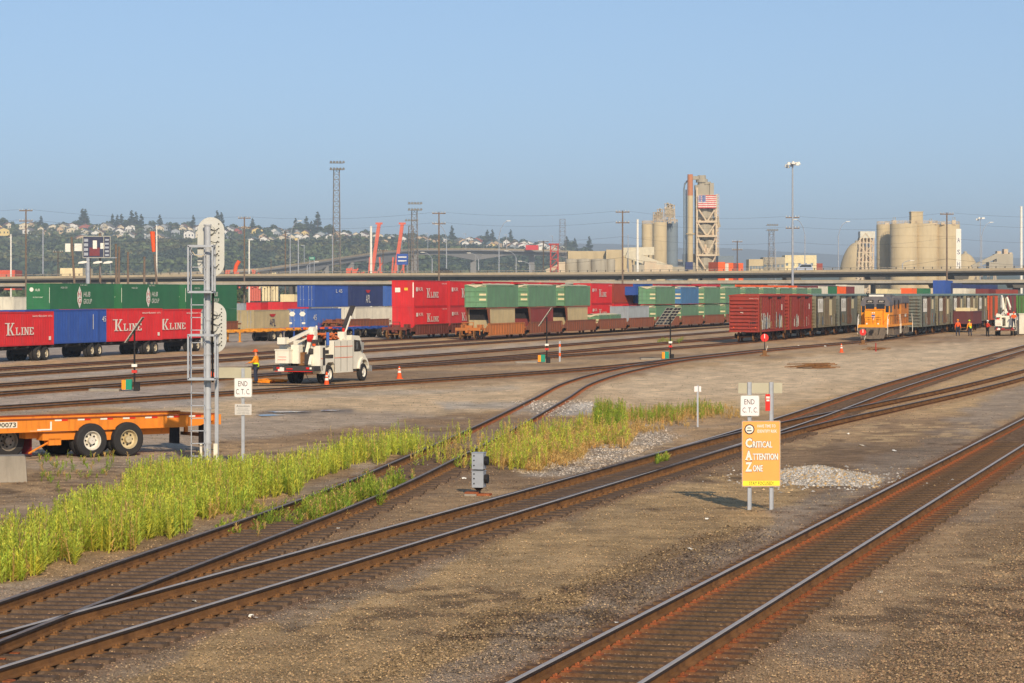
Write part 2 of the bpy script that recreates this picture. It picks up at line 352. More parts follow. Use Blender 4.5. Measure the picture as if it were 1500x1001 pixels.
# greyer crushed rock shoulders either side of the near main line, tan earth bank between the tracks
patch([(1500, 520), (1700, 480), (1700, 1100), (1420, 1100), (1180, 1100), (1400, 800), (1700, 620)], c_dirt*.78, .8)
patch([(640, 1100), (560, 1001), (900, 860), (1200, 712), (1500, 560), (1700, 470), (1700, 560), (1500, 600), (1200, 790), (900, 950), (780, 1020), (700, 1100)], c_grey, .85)
patch([(-200, 1100), (560, 1100), (640, 990), (900, 850), (1130, 760), (1190, 700), (1080, 690), (800, 760), (500, 880), (150, 1001)], c_sand*.8, .8, 1, .35)
patch([(850, 860), (950, 800), (1100, 760), (1120, 790), (1000, 850), (900, 890)], c_dark, .55, 1.4, .5)
patch([(1150, 700), (1200, 650), (1300, 620), (1400, 610), (1420, 650), (1300, 690), (1200, 720)], c_dark, .5, 1.4, .5)
patch([(-200, 1100), (-200, 990), (0, 960), (380, 880), (480, 850), (420, 900), (150, 1010), (60, 1100)], c_grey*.85, .6)
patch([(380, 900), (620, 810), (700, 800), (600, 860), (420, 930)], c_grey*.9, .6)
# left foreground beyond the weeds
patch([(-200, 700), (0, 690), (250, 680), (300, 650), (640, 610), (620, 600), (300, 612), (-200, 650)], np.array([.46, .37, .27]), .7)
patch([(-200, 870), (0, 860), (130, 830), (330, 780), (480, 705), (700, 640), (760, 640), (600, 700), (420, 790), (150, 870), (0, 905), (-200, 960)], np.array([.42, .33, .235]), .8)
# dirt apron beyond the weeds and right of the ladder
patch([(150, 590), (380, 580), (900, 556), (1150, 540), (1500, 495), (1700, 470), (1700, 490), (1500, 515), (1250, 575), (1100, 600), (850, 596), (640, 606), (300, 612)], np.array([.60, .44, .26]), .85, .6)
patch([(880, 565), (1000, 540), (1240, 518), (1440, 497), (1400, 530), (1150, 575), (950, 585)], np.array([.66, .50, .31]), .6, .6)
# asphalt and pale gravel
patch([(-300, 548), (0, 534), (300, 509), (560, 495), (640, 470), (700, 445), (-300, 445)], np.array([.36, .30, .235]), .95, .12)
patch([(-50, 563), (300, 540), (700, 514), (1060, 487), (1060, 483), (700, 510), (300, 533), (-50, 553)], c_asph*1.15, .9, .12)
patch([(-200, 570), (90, 574), (330, 560), (300, 596), (100, 596), (-200, 612)], np.array([.40, .33, .265]), .85, .3)
patch([(-200, 598), (0, 604), (108, 594), (120, 600), (0, 610), (-200, 616)], c_pale*.8, .5, .3)
patch([(240, 580), (500, 574), (760, 566), (760, 570), (500, 582), (260, 592)], c_pale*.7, .5, .3)
patch([(745, 588), (860, 586), (885, 598), (870, 606), (800, 612), (745, 606)], c_pale, .95, .25)
patch([(640, 592), (740, 590), (745, 598), (650, 600)], c_pale*.8, .7, .3)
patch([(750, 692), (800, 676), (900, 645), (970, 626), (1000, 640), (930, 668), (860, 694), (790, 700)], c_pale*.9, .6, .8, .5)
patch([(750, 670), (790, 655), (850, 650), (870, 640), (850, 672), (800, 690), (760, 692)], c_straw, .85, .3, .2)
patch([(860, 606), (1080, 588), (1085, 604), (880, 625)], c_straw, .7, .3, .3)
patch([(370, 604), (520, 600), (525, 606), (380, 609)], np.array([.09, .09, .1]), .8, .2)
# scattered dark cinder and straw coloured chips along the bank
sp_ = vnoise(XX, YY, .45, 51)*vnoise(XX, YY, 5, 52); C = mixc(C, c_dark*.7, np.clip((sp_-.42)*5, 0, .7)*(PY > 640)); sp_ = vnoise(XX, YY, .5, 53)*vnoise(XX, YY, 7, 54); C = mixc(C, np.array([.62, .43, .22]), np.clip((sp_-.45)*5, 0, .6)*(PY > 600))
# oil-dark, rusty strips under the rails
def dist_line(line):
    d = np.full(XX.shape, 1e9); msk = (PX > -200) & (PX < 1700)
    lx = np.interp(YY, line[:, 1], line[:, 0], left=1e6, right=1e6); sl = np.interp(YY, line[:, 1], np.gradient(line[:, 0])/np.gradient(line[:, 1]))
    return np.abs(XX-lx)/np.sqrt(1+sl**2)
for k, ln in LINES.items():
    d = dist_line(ln); w = np.clip(((1.75 if k in ('main', 'A', 'B', 'C') else 1.25)-d)/.5, 0, 1)*(.85 if k in ('main', 'A') else .5 if k in ('C', 'B') else .3)*(np.clip((125-YY)/40, .35, 1) if k == 'C' else 1)
    C = mixc(C, (c_dark*.8+c_rust*.5)*.85, w*(.45+.55*n2)); w2 = np.clip((.5-np.abs(d-.95))/.4, 0, 1)*(.65 if k in ('main', 'A') else .22)
    C = mixc(C, c_rust*1.1, w2*(.4+.6*n3))
far = np.clip((YY-330)/250, 0, 1); C = mixc(C, np.array([.24, .22, .17]), far*.7)
C *= ((0.74+.30*n3+.22*vnoise(XX, YY, 1.2, 17))*(1+.2*np.clip((YY-60)/60, 0, 1)))[..., None]
ZZ = (n2-.5)*.05+(n1-.5)*.06
dm = np.min([dist_line(l) for l in LINES.values()], axis=0)
ZZ = ZZ*np.clip((dm-1.4)/2, 0, 1)*np.clip((60-np.abs(YY-60))/20, 0, 1)
V = np.stack([XX, YY, ZZ], -1).reshape(-1, 3); nr, ncn = XX.shape
ii = (np.arange(nr-1)[:, None]*ncn+np.arange(ncn-1)[None, :]).ravel(); FF = np.stack([ii, ii+1, ii+ncn+1, ii+ncn], 1)
M_ground = vmat('gravelly_ground', .95, .42, 1.3, fine=22, bump=.7)
g = npmesh('ground', V, FF, C.reshape(-1, 3), M_ground, smooth=True); g['kind'] = 'structure'
def ground_col(x, y):
    i = np.clip(np.searchsorted(rows, y), 0, nr-1); p = 750+F*x/y; j = np.clip(np.searchsorted(pxs, p), 0, ncn-1); return C[i, j]
# loose stones, denser than anyone could count
def stones(name, n, fn, smin, smax, cols, bright=1.0):
    px, py = fn(n); Y = F*CAMZ/(py-HZ); X = (px-750)*Y/F
    s = rng.uniform(smin, smax, len(X))*(.6+Y/140)
    base = np.array([(1, 0, 0), (0, 1, 0), (-1, 0, 0), (0, -1, 0), (0, 0, .8), (0, 0, -.3)], float)
    tri = np.array([(0, 1, 4), (1, 2, 4), (2, 3, 4), (3, 0, 4)])
    a = rng.uniform(0, 6.28, len(X)); ca, sa = np.cos(a), np.sin(a)
    jit = rng.uniform(.55, 1.25, (len(X), 6, 1)); b = base[None]*jit
    x = b[..., 0]*ca[:, None]-b[..., 1]*sa[:, None]; y = b[..., 0]*sa[:, None]+b[..., 1]*ca[:, None]
    V = np.stack([x*s[:, None]+X[:, None], y*s[:, None]+Y[:, None], b[..., 2]*s[:, None]+.01], -1).reshape(-1, 3)
    Fc = (tri[None]+6*np.arange(len(X))[:, None, None]).reshape(-1, 3)
    gc = ground_col(X, Y); pal = np.array(cols)[rng.integers(0, len(cols), len(X))]; cc = (gc*.55+pal*.45)*rng.uniform(.35, 1.55, (len(X), 1))*bright
    o = npmesh(name, V, Fc, np.repeat(cc, 6, 0), MATS_V); o['kind'] = 'stuff'; return o
MATS_V = vmat('loose_stone', .9, .1, 3)
def f_all(n):
    return rng.uniform(-20, 1520, n), 520+490*rng.uniform(0, 1, n)**.8
stones('loose_gravel', 90000, f_all, .010, .026, [c_grey*1.1, c_sand, c_dark, c_dirt*1.2, c_rust*1.4, c_dark*.6])
def f_pale(n):
    px = rng.uniform(745, 1000, n*3); py = rng.uniform(585, 702, n*3)
    k = inpoly(px, py, [(745, 588), (860, 586), (885, 598), (800, 612)]) | inpoly(px, py, [(750, 692), (800, 676), (900, 645), (970, 626), (1000, 640), (930, 668), (860, 694), (790, 700)])
    return px[k][:n], py[k][:n]
stones('pale_gravel', 3600, f_pale, .02, .045, [c_pale*1.2, c_pale, c_grey*1.3], 1.05)
def f_right(n):
    px = rng.uniform(1150, 1520, n*2); py = rng.uniform(760, 1010, n*2); k = (px-1150)*.9+(py-760) > 330; return px[k][:n], py[k][:n]
stones('coarse_gravel', 4200, f_right, .014, .036, [c_dark*.8, c_rust*1.4, c_sand, np.array([.42, .25, .13]), c_dark])
def f_bank(n):
    px = rng.uniform(500, 1200, n*3); py = rng.uniform(760, 1000, n*3); k = inpoly(px, py, [(500, 1001), (700, 900), (900, 830), (1080, 765), (1150, 780), (1010, 850), (860, 930), (700, 985)]); return px[k][:n], py[k][:n]
stones('dark_cinders', 9000, f_bank, .014, .034, [c_dark*.25, c_dark*.4, c_sand*1.2, c_dark*.3], .8)
# litter and pale scraps
m = MB(); LP = [(612, 683), (628, 684), (495, 777), (365, 905), (372, 907), (1242, 637), (1035, 762), (700, 651), (680, 703), (822, 546), (300, 860), (285, 884), (1290, 870), (905, 917), (1010, 806), (760, 523), (810, 526), (645, 533), (1170, 507), (1208, 508), (1262, 655), (1310, 662)]
for px, py in LP:
    x, y = G(px, py); a = random.uniform(0, 3); w = random.uniform(.03, .07)*(1+y/90); M = Matrix.Translation((x, y, .03)) @ Matrix.Rotation(a, 4, 'Z') @ Matrix.Rotation(.4, 4, 'X')
    m.add([M @ Vector((w*math.cos(q)*random.uniform(.5, 1.3), w*.6*math.sin(q)*random.uniform(.5, 1.2), random.uniform(-.01, .03))) for q in np.linspace(0, 6.283, 10)[:-1]], [tuple(range(9))])
o = m.build('litter', M_txtw); o['kind'] = 'stuff'
# ------------------------------------------------------------------ near things
def post_u(m, x, y, z0, z1, mi=0, w=.045):   # U-channel sign post
    m.box(x-w, x+w, y-.004, y+.004, z0, z1, mi); m.box(x-w, x-w+.006, y-.035, y+.004, z0, z1, mi); m.box(x+w-.006, x+w, y-.035, y+.004, z0, z1, mi)
def rounded(x0, x1, z0, z1, r, n=5):
    out = []
    for cx, cz, a0 in ((x1-r, z1-r, 0), (x0+r, z1-r, 90), (x0+r, z0+r, 180), (x1-r, z0+r, 270)):
        for k in range(n+1):
            t = R(a0+90*k/n); out.append((cx+r*math.cos(t), cz+r*math.sin(t)))
    return out
XZ = lambda u, v, t: (u, t, v)
# orange attention sign on two posts
Ys = 59.6; s_ = Ys/F
t = thing('warning_sign', 'tall orange critical attention zone sign on two steel posts', 'sign', (WX(1115, Ys), Ys, 0), R(3))
def lx(px): return (px-1115)*s_
def lz(py): return WZ(py, Ys)
M_sorange = mat('sign_orange', (246, 168, 84), .45, var=.04); M_syel = mat('sign_yellow', (246, 226, 60), .45, var=.04)
for px, py0, py1 in ((1098, 560, 748), (1129, 560, 757)):
    m = MB(); post_u(m, lx(px)+(.02 if px > 1110 else 0), .03, 0, lz(560)); o = m.build('post', M_galv, t)
m = MB(); m.ext(rounded(lx(1086.5), lx(1143), lz(713), lz(617), .02), XZ, -.02, -.012); sp = m.build('sign_panel', M_sorange, t)
m = MB()
for k in range(28):                          # dashed silver border
    a = k/28
    for px0, py0, px1, py1 in ((1087, 617, 1143, 617), (1087, 712.5, 1143, 712.5)):
        x = lx(px0+(px1-px0)*a); z = lz(py0); m.box(x, x+.018, -.025, -.021, z-.012, z+.012)
for k in range(46):
    for px0 in (1087, 1142.6):
        z = lz(617+95.5*k/46); m.box(lx(px0)-.012, lx(px0)+.012, -.025, -.021, z-.018, z)
m.build('border', M_alu, sp)
m = MB(); m.box(lx(1087.6), lx(1142.2), -.024, -.0205, lz(711.6), lz(704.6)); m.build('bottom_stripe', M_syel, sp)
m = MB()
cx, cz = lx(1097.5), lz(629)
m.ext([(cx+.115*math.cos(a), cz+.115*math.sin(a)) for a in np.linspace(0, 6.283, 25)[:-1]], XZ, -.024, -.0205, 0)
m.ext([(cx+.09*math.cos(a), cz+.09*math.sin(a)) for a in np.linspace(0, 6.283, 25)[:-1]], XZ, -.027, -.0245, 1)
m.box(cx-.06, cx+.05, -.029, -.0275, cz-.045, cz-.02, 0); m.box(cx-.045, cx+.03, -.029, -.0275, cz+.01, cz+.05, 2)
m.build('round_emblem', [M_txtb, M_txtw, M_alu], sp)
U, Vv = (1, 0, 0), (0, 0, 1)
def st(s, x0, x1, y0, y1, mm=M_txtw, y=-.026, par=None, bold=0.0):
    return text(s, par or sp, mm, (lx(x0), y, lz(y1)), U, Vv, (x1-x0)*s_, (y1-y0)*s_, bold=bold)
st('HAVE TIME TO', 1109, 1136, 622, 626.5, bold=.02); st('IDENTIFY RISK', 1109, 1138, 629.5, 634, bold=.02)
for a, b, y0 in (('C', 'RITICAL', 642), ('A', 'TTENTION', 660), ('Z', 'ONE', 677)):
    y1 = y0+14; e = {'C': 1131, 'A': 1139.5, 'Z': 1117}[a]
    st(a, 1091.0, 1102.0, y0-.8, y1+.8, M_txtb, -.0245, bold=.06); st(a, 1091.5, 1101.4, y0, y1, bold=.045); m = MB()
    if a == 'A':
        for xx in (1091.4, 1098): m.box(lx(xx), lx(xx+3.6), -.0262, -.0258, lz(y1), lz(y1-1.6))
        m.build('serif', M_txtw, sp)
    for dx in (-.35, .35): st(b, 1102.4+dx, e+dx, y0+4, y1+.4, M_txtb, -.0240, bold=.05)
    for dx in (-.18, .18): st(b, 1102.5+dx, e+dx, y0+4.3, y1, M_txtw, -.0268 if dx > 0 else -.0264, bold=.02)
st('STAY FOCUSED!', 1097, 1133, 705.6, 710.4, M_txtb, -.0262).data
m = MB(); m.ext(rounded(lx(1084), lx(1112.5), lz(610), lz(579), .035), XZ, -.02, -.012); m.ext(rounded(lx(1085), lx(1111.5), lz(609), lz(580), .03), XZ, -.0205, -.0202, 1)
ep = m.build('white_sign_panel', [M_alu, mat('sign_white', (232, 226, 222), .45, var=.04)], t)
st('END', 1090, 1105, 585, 592.5, M_txtb, -.022, ep); st('C. T. C.', 1087.3, 1109.5, 597, 604.5, M_txtb, -.022, ep)
m = MB(); m.box(lx(1121), lx(1128), -.02, -.012, lz(602), lz(577.5)); rp = m.build('red_marker_plate', M_red, t)
m = MB(); m.box(lx(1122), lx(1127.3), -.024, -.021, lz(584), lz(581)); m.box(lx(1122.5), lx(1127), -.024, -.021, lz(588), lz(585.4)); m.build('reflective_patch', M_txtw, rp)
m = MB(); m.box(lx(1081.5), lx(1146.5), .035, .043, lz(576.5), lz(561)); m.build('sign_back_plate', mat('plate_back', (176, 170, 146), .5, .2, var=.08), t)
# white END C.T.C. sign on the left
Yl = 73.8; s2 = Yl/F
t = thing('track_sign', 'white end of control sign over a small notice on a single post in the weeds', 'sign', (WX(356, Yl), Yl, 0), R(3))
X2 = lambda px: (px-356)*s2; Z2 = lambda py: WZ(py, Yl)
m = MB(); post_u(m, 0, .03, 0, Z2(540)); m.build('post', M_galv, t)
m = MB(); m.ext(rounded(X2(343), X2(369.5), Z2(582.5), Z2(553.5), .04), XZ, -.02, -.012, 0); m.ext(rounded(X2(344), X2(368.5), Z2(581.5), Z2(554.5), .035), XZ, -.0206, -.0202, 1)
a = m.build('sign_panel', [M_alu, MATS['sign_white']], t)
text('END', a, M_txtb, (X2(349), -.022, Z2(566)), U, Vv, 13.5*s2, 7.5*s2); text('C. T. C.', a, M_txtb, (X2(345.7), -.022, Z2(578)), U, Vv, 20.5*s2, 8*s2)
m = MB(); m.ext(rounded(X2(344), X2(368.5), Z2(608), Z2(592), .01), XZ, -.02, -.012); a = m.build('notice_panel', mat('notice_grey', (196, 192, 184), .5, var=.05), t)
text('Attention', a, M_txtb, (X2(346.5), -.022, Z2(596.5)), U, Vv, 19*s2, 3*s2)
for k, (w_, l_) in enumerate(((14, 'Remote control'), (18, 'locomotives operate'), (16, 'in this area at all'), (19, 'times, stay clear'))):
    text(l_, a, M_txtb, (X2(356.2-w_/2), -.022, Z2(599.8+k*2.3)), U, Vv, w_*s2, 1.4*s2)
m = MB(); m.box(X2(314.5), X2(368), .035, .043, Z2(554), Z2(538.5)); m.build('sign_back_plate', MATS['plate_back'], t)
# ------------- signal mast
Ym = 72.7; s3 = Ym/F; X3 = lambda px: (px-304)*s3; Z3 = lambda py: WZ(py, Ym)
t = thing('signal_mast', 'grey railway signal mast with two oval heads seen from behind and a ladder', 'railway signal', (WX(304, Ym), Ym, 0), 0)
m = MB(); m.tube((0, 0, 0), (0, 0, Z3(331)), .098, .085, 20); m.tube((0, 0, Z3(331)), (0, 0, Z3(329)), .11, .11, 20); m.tube((0, 0, 0), (0, 0, .05), .25, .25, 12)
for py in (425, 470, 520, 600, 650): m.tube((0, 0, Z3(py)), (0, 0, Z3(py-2.2)), .112, .112, 20)
m.build('mast', mat('mast_grey', (176, 180, 184), .5, .1, var=.1, dirt=(140, 136, 126), amt=.3, streak=True), t, smooth=False)
M_back = mat('backplate_grey', (190, 190, 182), .5, .15, var=.06)
def head(px0, px1, py0, py1, yoff):
    xc = (X3(px0)+X3(px1))/2; w = (px1-px0)*s3/2; z0, z1 = Z3(py1), Z3(py0)
    m = MB(); P_ = [(xc+w*math.cos(a), z1-w+w*math.sin(a)) for a in np.linspace(0, math.pi, 13)]+[(xc+w*math.cos(a), z0+w+w*math.sin(a)) for a in np.linspace(math.pi, 2*math.pi, 13)]
    m.ext(P_, XZ, yoff, yoff+.02); h = m.build('signal_head', M_back, t)
    m = MB()
    for k in range(3):
        zc = z1-w-(z1-z0-2*w)*k/2
        m.tube((xc, yoff-.12, zc), (xc, yoff-.002, zc), .10, .125, 14)
    m.build('lamp_housing', M_back, h)
    m = MB()
    for k in range(3):
        zc = z1-w-(z1-z0-2*w)*k/2
        m.lathe([(.13, yoff+.02), (.13, yoff+.26)], c=(xc, zc), n=14, axis='y')
    m.build('lamp_hood', M_black, h)
    for k in range(4):
        m = MB(); zc = z1-.3-(z1-z0-.5)*k/3.4; pts = [(xc-.05, yoff-.14, zc), (xc+.06, yoff-.17, zc-.05), (xc+.15, yoff-.15, zc-.07), (xc+.19, yoff-.03, zc-.02)]
        m.path(pts, .011, 5); m.build('cable', M_black, h)
    m = MB()
    for k in range(11):
        zc = z1-.2-(z1-z0-.4)*k/10; m.box(xc+.2, xc+.23, yoff-.012, yoff-.001, zc, zc+.03)
    m.build('bolt', M_black, h)
head(288, 327.5, 318, 406, .2); head(293, 330.5, 443, 518, .2)
m = MB()
for py in (345, 385, 460, 500): m.box(-.05, .05, .1, .2, Z3(py), Z3(py-4))
m.build('bracket', M_galv, t)
m = MB()
for px in (281.5, 300.5): m.box(X3(px)-.012, X3(px)+.012, -.2, -.17, Z3(688 if px < 290 else 660), Z3(363))
for k in range(18):
    py = 686-k*18.4; m.box(X3(280), X3(303), -.2, -.18, Z3(py)-.012, Z3(py)+.012)
m.build('ladder', M_galv, t)
for py0, py1, px1 in ((361, 428, 315), (491, 555, 319)):
    m = MB()
    for px, w in ((278.5, .045), (px1-1, .05)):
        for y in (-.45, .12): m.box(X3(px)-w/2, X3(px)+w/2, y-.02, y+.02, Z3(py1), Z3(py0))
    for py in (py0, py1):
        for y in (-.45, .12): m.box(X3(278), X3(px1), y-.02, y+.02, Z3(py)-.03, Z3(py)+.03)
        for px in (278.5, px1-1): m.box(X3(px)-.02, X3(px)+.02, -.45, .12, Z3(py)-.03, Z3(py)+.03)
    for k in range(6): m.box(X3(279), X3(px1-1), -.43+k*.09, -.39+k*.09, Z3(py1)-.01, Z3(py1)+.02)
    m.build('platform_cage', M_galv, t)
m = MB(); m.path([(X3(281), -.2, Z3(366)), (X3(287), -.25, Z3(374)), (X3(296), -.3, Z3(376)), (X3(302), -.15, Z3(373))], .013, 5); m.build('cable', mat('cable_beige', (205, 190, 160)), t)
for px, py0, py1 in ((294.7, 676, 650), (316, 676, 650)):
    m = MB(); m.box(X3(px)-(.03 if px < 300 else .055), X3(px)+(.03 if px < 300 else .055), -.05, .05, Z3(py0), Z3(py1)); m.build('junction_box', mat('box_cream', (222, 214, 194), .5), t)
m = MB(); m.path([(.1, -.02, Z3(392)), (.16, -.05, Z3(404)), (.12, -.06, Z3(416)), (.16, -.05, Z3(430)), (.13, 0, Z3(500)), (.14, 0, Z3(560))], .03, 6); m.build('conduit', M_black, t)
t = thing('steel_post', 'plain square steel post just right of the signal mast', 'post', (WX(317.5, 73.2), 73.2, 0))
m = MB(); m.box(-.05, .05, -.04, .04, 0, WZ(500, 73.2)); m.box(-.06, .06, -.05, .05, WZ(500, 73.2), WZ(500, 73.2)+.02); m.build('shaft', M_galv, t)
# ------------- dwarf signal
x, y = G(701, 726); s4 = y/F; t = thing('dwarf_signal', 'low grey two box dwarf signal on a stub base by the track', 'railway signal', (x, y, 0), R(-12))
Hq = 62*s4
for k, z0 in enumerate((.20, .20+26.5*s4)):
    m = MB(); m.box(-.13, .15, -.16, .16, z0, z0+24*s4); m.box(-.14, .16, -.17, .17, z0+23.4*s4, z0+24.6*s4); b = m.build('lamp_box', M_galv, t)
    m = MB(); m.tube((.15, 0, z0+.2), (.24, 0, z0+.2), .11, .11, 12); m.build('lamp_hood', M_black, b)
    m = MB()
    for q in (.08, .2, .31): m.box(-.09, -.06, -.172, -.161, z0+q, z0+q+.03)
    m.build('latch', M_black, b)
m = MB(); m.box(-.11, .13, -.1, .1, .20+24*s4, .20+26.5*s4); m.lathe([(.05, 0.06), (.05, .12), (.13, .19), (.13, .2)], n=10); m.build('pedestal', M_black, t)
m = MB(); m.box(-.3, .02, -.2, .15, -.02, .09); m.box(.02, .3, -.15, .15, -.02, .05); m.build('base', M_rusto, t)
m = MB(); m.box(-.28, .0, -.3, -.21, -.02, .05); m.build('footing', M_conc, t)
# ------------- small white marker on a thin post
x, y = G(1022, 626); s4 = y/F; t = thing('marker_post', 'thin post with a small white board left of the orange sign', 'marker post', (x, y, 0))
m = MB(); m.box(-.03, .03, -.01, .01, 0, 61*s4); m.build('post', M_galv, t)
m = MB(); m.box(-5*s4, 0, -.022, -.012, 52*s4, 60*s4); m.box(2*s4, 5*s4, -.022, -.012, 52*s4, 60*s4); m.build('board', MATS['sign_white'], t)
# ------------- pale gravel heap
def heap(name, label, x0, x1, yc, hgt, dep, cols, n):
    xc = (x0+x1)/2; w = (x1-x0)/2; k = 26
    gx, gy = np.meshgrid(np.linspace(-1, 1, k*2), np.linspace(-1, 1, k)); r = np.sqrt(gx**2+gy**2)
    hh = np.maximum(0, 1-r**1.4)*hgt*(1+.25*(vnoise(gx*9+20, gy*9, 1, 5)-.5)); peak = np.clip(1-(gx+.25)**2*.5, 0, 1)
    V = np.stack([xc+gx*w, yc+gy*dep, hh*peak-.012], -1).reshape(-1, 3); a = (np.arange(k-1)[:, None]*2*k+np.arange(2*k-1)[None]).ravel()
    Fc = np.stack([a, a+1, a+1+2*k, a+2*k], 1); t = thing(name, label, 'gravel pile', (0, 0, 0))
    o = npmesh('mound', V, Fc, np.tile(cols[0], (len(V), 1)), MATS_V, parent=t)
    u = rng.uniform(-1, 1, (n, 2)); u = np.concatenate([u[(u**2).sum(1) < 1.1], rng.normal(0, .72, (n//6, 2))]); rr = np.sqrt((u**2).sum(1)); hz = np.maximum(0, 1-rr**1.4)*hgt*np.clip(1-(u[:, 0]+.25)**2*.5, 0, 1)
    s = rng.uniform(.018, .062, len(u)); base = np.array([(1, 0, 0), (0, 1, 0), (-1, 0, 0), (0, -1, 0), (0, 0, .8), (0, 0, -.3)], float)[None]*rng.uniform(.6, 1.3, (len(u), 6, 1))*s[:, None, None]
    V = base+np.stack([xc+u[:, 0]*w, yc+u[:, 1]*dep, hz+.005], 1)[:, None, :]
    Fc = (np.array([(0, 1, 4), (1, 2, 4), (2, 3, 4), (3, 0, 4)])[None]+6*np.arange(len(u))[:, None, None]).reshape(-1, 3)
    c = np.array(cols)[rng.integers(0, len(cols), len(u))]*rng.uniform(.7, 1.3, (len(u), 1))
    o = npmesh('stones', V.reshape(-1, 3), Fc, np.repeat(c, 6, 0), MATS_V, parent=t); o['kind'] = 'stuff'
xg0 = G(1118, 700)[0]; xg1 = G(1290, 704)[0]
heap('gravel_pile', 'pale crushed stone pile right of the orange sign', WX(1120, 69.5), WX(1290, 69.5), 69.8, .30, 2.9, [c_pale*1.15, c_pale*.8, c_sand*1.1, c_pale*1.4], 5200)
# ------------- container chassis parked at the left
def wheel_pair(t, x, ysign, yc, r=.52, dual=True, rim=(216, 208, 190), hub=None, name='wheel'):
    """tyre (with its dual) and rim; ysign -1 faces the viewer"""
    e = thing  # noqa
    m = MB()
    for k in range(2 if dual else 1):
        y0 = yc-ysign*k*.33; a, b = y0-.13, y0+.13
        prof = [(r*.56, a), (r*.9, a), (r*.97, a+.03), (r, a+.06), (r, b-.06), (r*.97, b-.03), (r*.9, b), (r*.56, b)]
        m.lathe(prof, c=(x, r), n=28, axis='y')
    w = m.build(name, M_tyre, t, smooth=False)
    M_rim = mat('rim_%d' % rim[0], rim, .45, .2, var=.1, dirt=(120, 96, 70), amt=.25)
    m = MB(); yo = yc+ysign*.12; yi = yc+ysign*.0
    m.lathe([(r*.58, yo), (r*.52, yo), (r*.48, yi), (r*.2, yi-ysign*.03), (r*.2, yo-ysign*.0), (r*.02, yo)], c=(x, r), n=22, axis='y')
    m.build('rim', M_rim, w)
    m = MB()
    for k in range(8):
        a = 2*math.pi*k/8; m.tube((x+r*.32*math.cos(a), yi-ysign*.004, r+r*.32*math.sin(a)), (x+r*.32*math.cos(a), yi+ysign*.012, r+r*.32*math.sin(a)), r*.055, n=8)
    m.build('hand_hole', hub or M_black, w)
    return w
M_chor = mat('chassis_orange', (228, 136, 44), .6, var=.1, scale=1.5, dirt=(150, 84, 36), amt=.35, streak=True)
M_chtop = mat('rusty_top', (140, 72, 40), .85, var=.3)
az = 53; Xc, Yc = WX(132, 78.6), 78.6
t = thing('container_chassis', 'empty orange container chassis with white rimmed tandem wheels parked at the left edge', 'trailer chassis', (Xc, Yc, 0), AZ(az))
m = MB()
for yy in (0, 2.2):
    m.box(-4.2, 3.3, yy+.02, yy+.10, .83, 1.17, 0); m.box(-4.2, 4.3, yy-.02, yy+.14, 1.17, 1.20, 1); m.box(-4.2, 3.3, yy-.03, yy+.12, .81, .84, 0)
    m.ext([(3.3, .83), (3.3, 1.17), (4.3, 1.17), (4.3, 1.02), (3.75, .84)], lambda u, v, q: (u, q, v), yy+.02, yy+.1, 0)
for k in range(7): m.box(-4+k*1.25, -3.9+k*1.25, .1, 2.2, .85, 1.1, 0)
m.box(4.2, 4.38, -.15, 2.45, .86, 1.17, 0)
m.box(-1.9, 2.9, .4, 1.9, .6, .8, 0)
m.build('frame', [M_chor, M_chtop], t)
m = MB(); m.box(4.2, 4.32, .6, 2.0, .46, .56, 1); m.box(4.2, 4.3, .7, .8, .5, .9); m.box(4.2, 4.3, 1.7, 1.8, .5, .9); m.build('rear_bumper', [M_chor, M_rust], t)
for yy in (-.05, 1.75):
    m = MB(); m.box(4.0, 4.03, yy, yy+.6, .2, .84); m.box(3.98, 4.05, yy-.02, yy+.62, .82, .88); m.build('mud_flap', M_black, t)
for k, xx in enumerate((0, 1.22)):
    for ys, yc in ((-1, -.02), (1, 2.22)): wheel_pair(t, xx, ys, yc, .51, True, (226, 220, 204) if k == 0 else (206, 190, 150))
m = MB(); m.tube((0, .1, .51), (0, 2.1, .51), .07, n=8); m.tube((1.22, .1, .51), (1.22, 2.1, .51), .07, n=8); m.box(-1.5, -.4, .1, .5, .55, .78); m.box(-1.3, -.9, .1, .4, .4, .6); m.box(.45, .8, .1, .5, .5, .78); m.build('axle', M_chor, t)
m = MB()
for k in range(7):
    x0 = -1.15+k*.75; m.box(x0, x0+.22, .005, .018, 1.11, 1.155, 0); m.box(x0+.22, x0+.42, .005, .018, 1.11, 1.155, 1)
m.box(-1.3, -1.25, .005, .018, .85, 1.1, 0); m.box(-1.72, -1.3, .003, .016, .85, .89, 0); m.box(-1.95, -1.6, .003, .016, .81, .845, 0)
m.build('reflective_tape', [M_txtw, M_red], t)
m = MB(); m.box(-3.95, -2.36, .004, .016, .95, 1.13); pl = m.build('number_plate', MATS['box_cream'], t)
text('DDA7290073', pl, M_txtb, (-3.75, .001, .97), U, Vv, 1.35, .14, bold=.02)
m = MB(); m.path([(-2, 0, .2), (-.9, .3, .62)], .03, 6); m.path([(-1.6, 1.9, .9), (-1.3, .5, .6), (-.6, .3, .6)], .02, 5); m.build('air_line', M_chor, t)
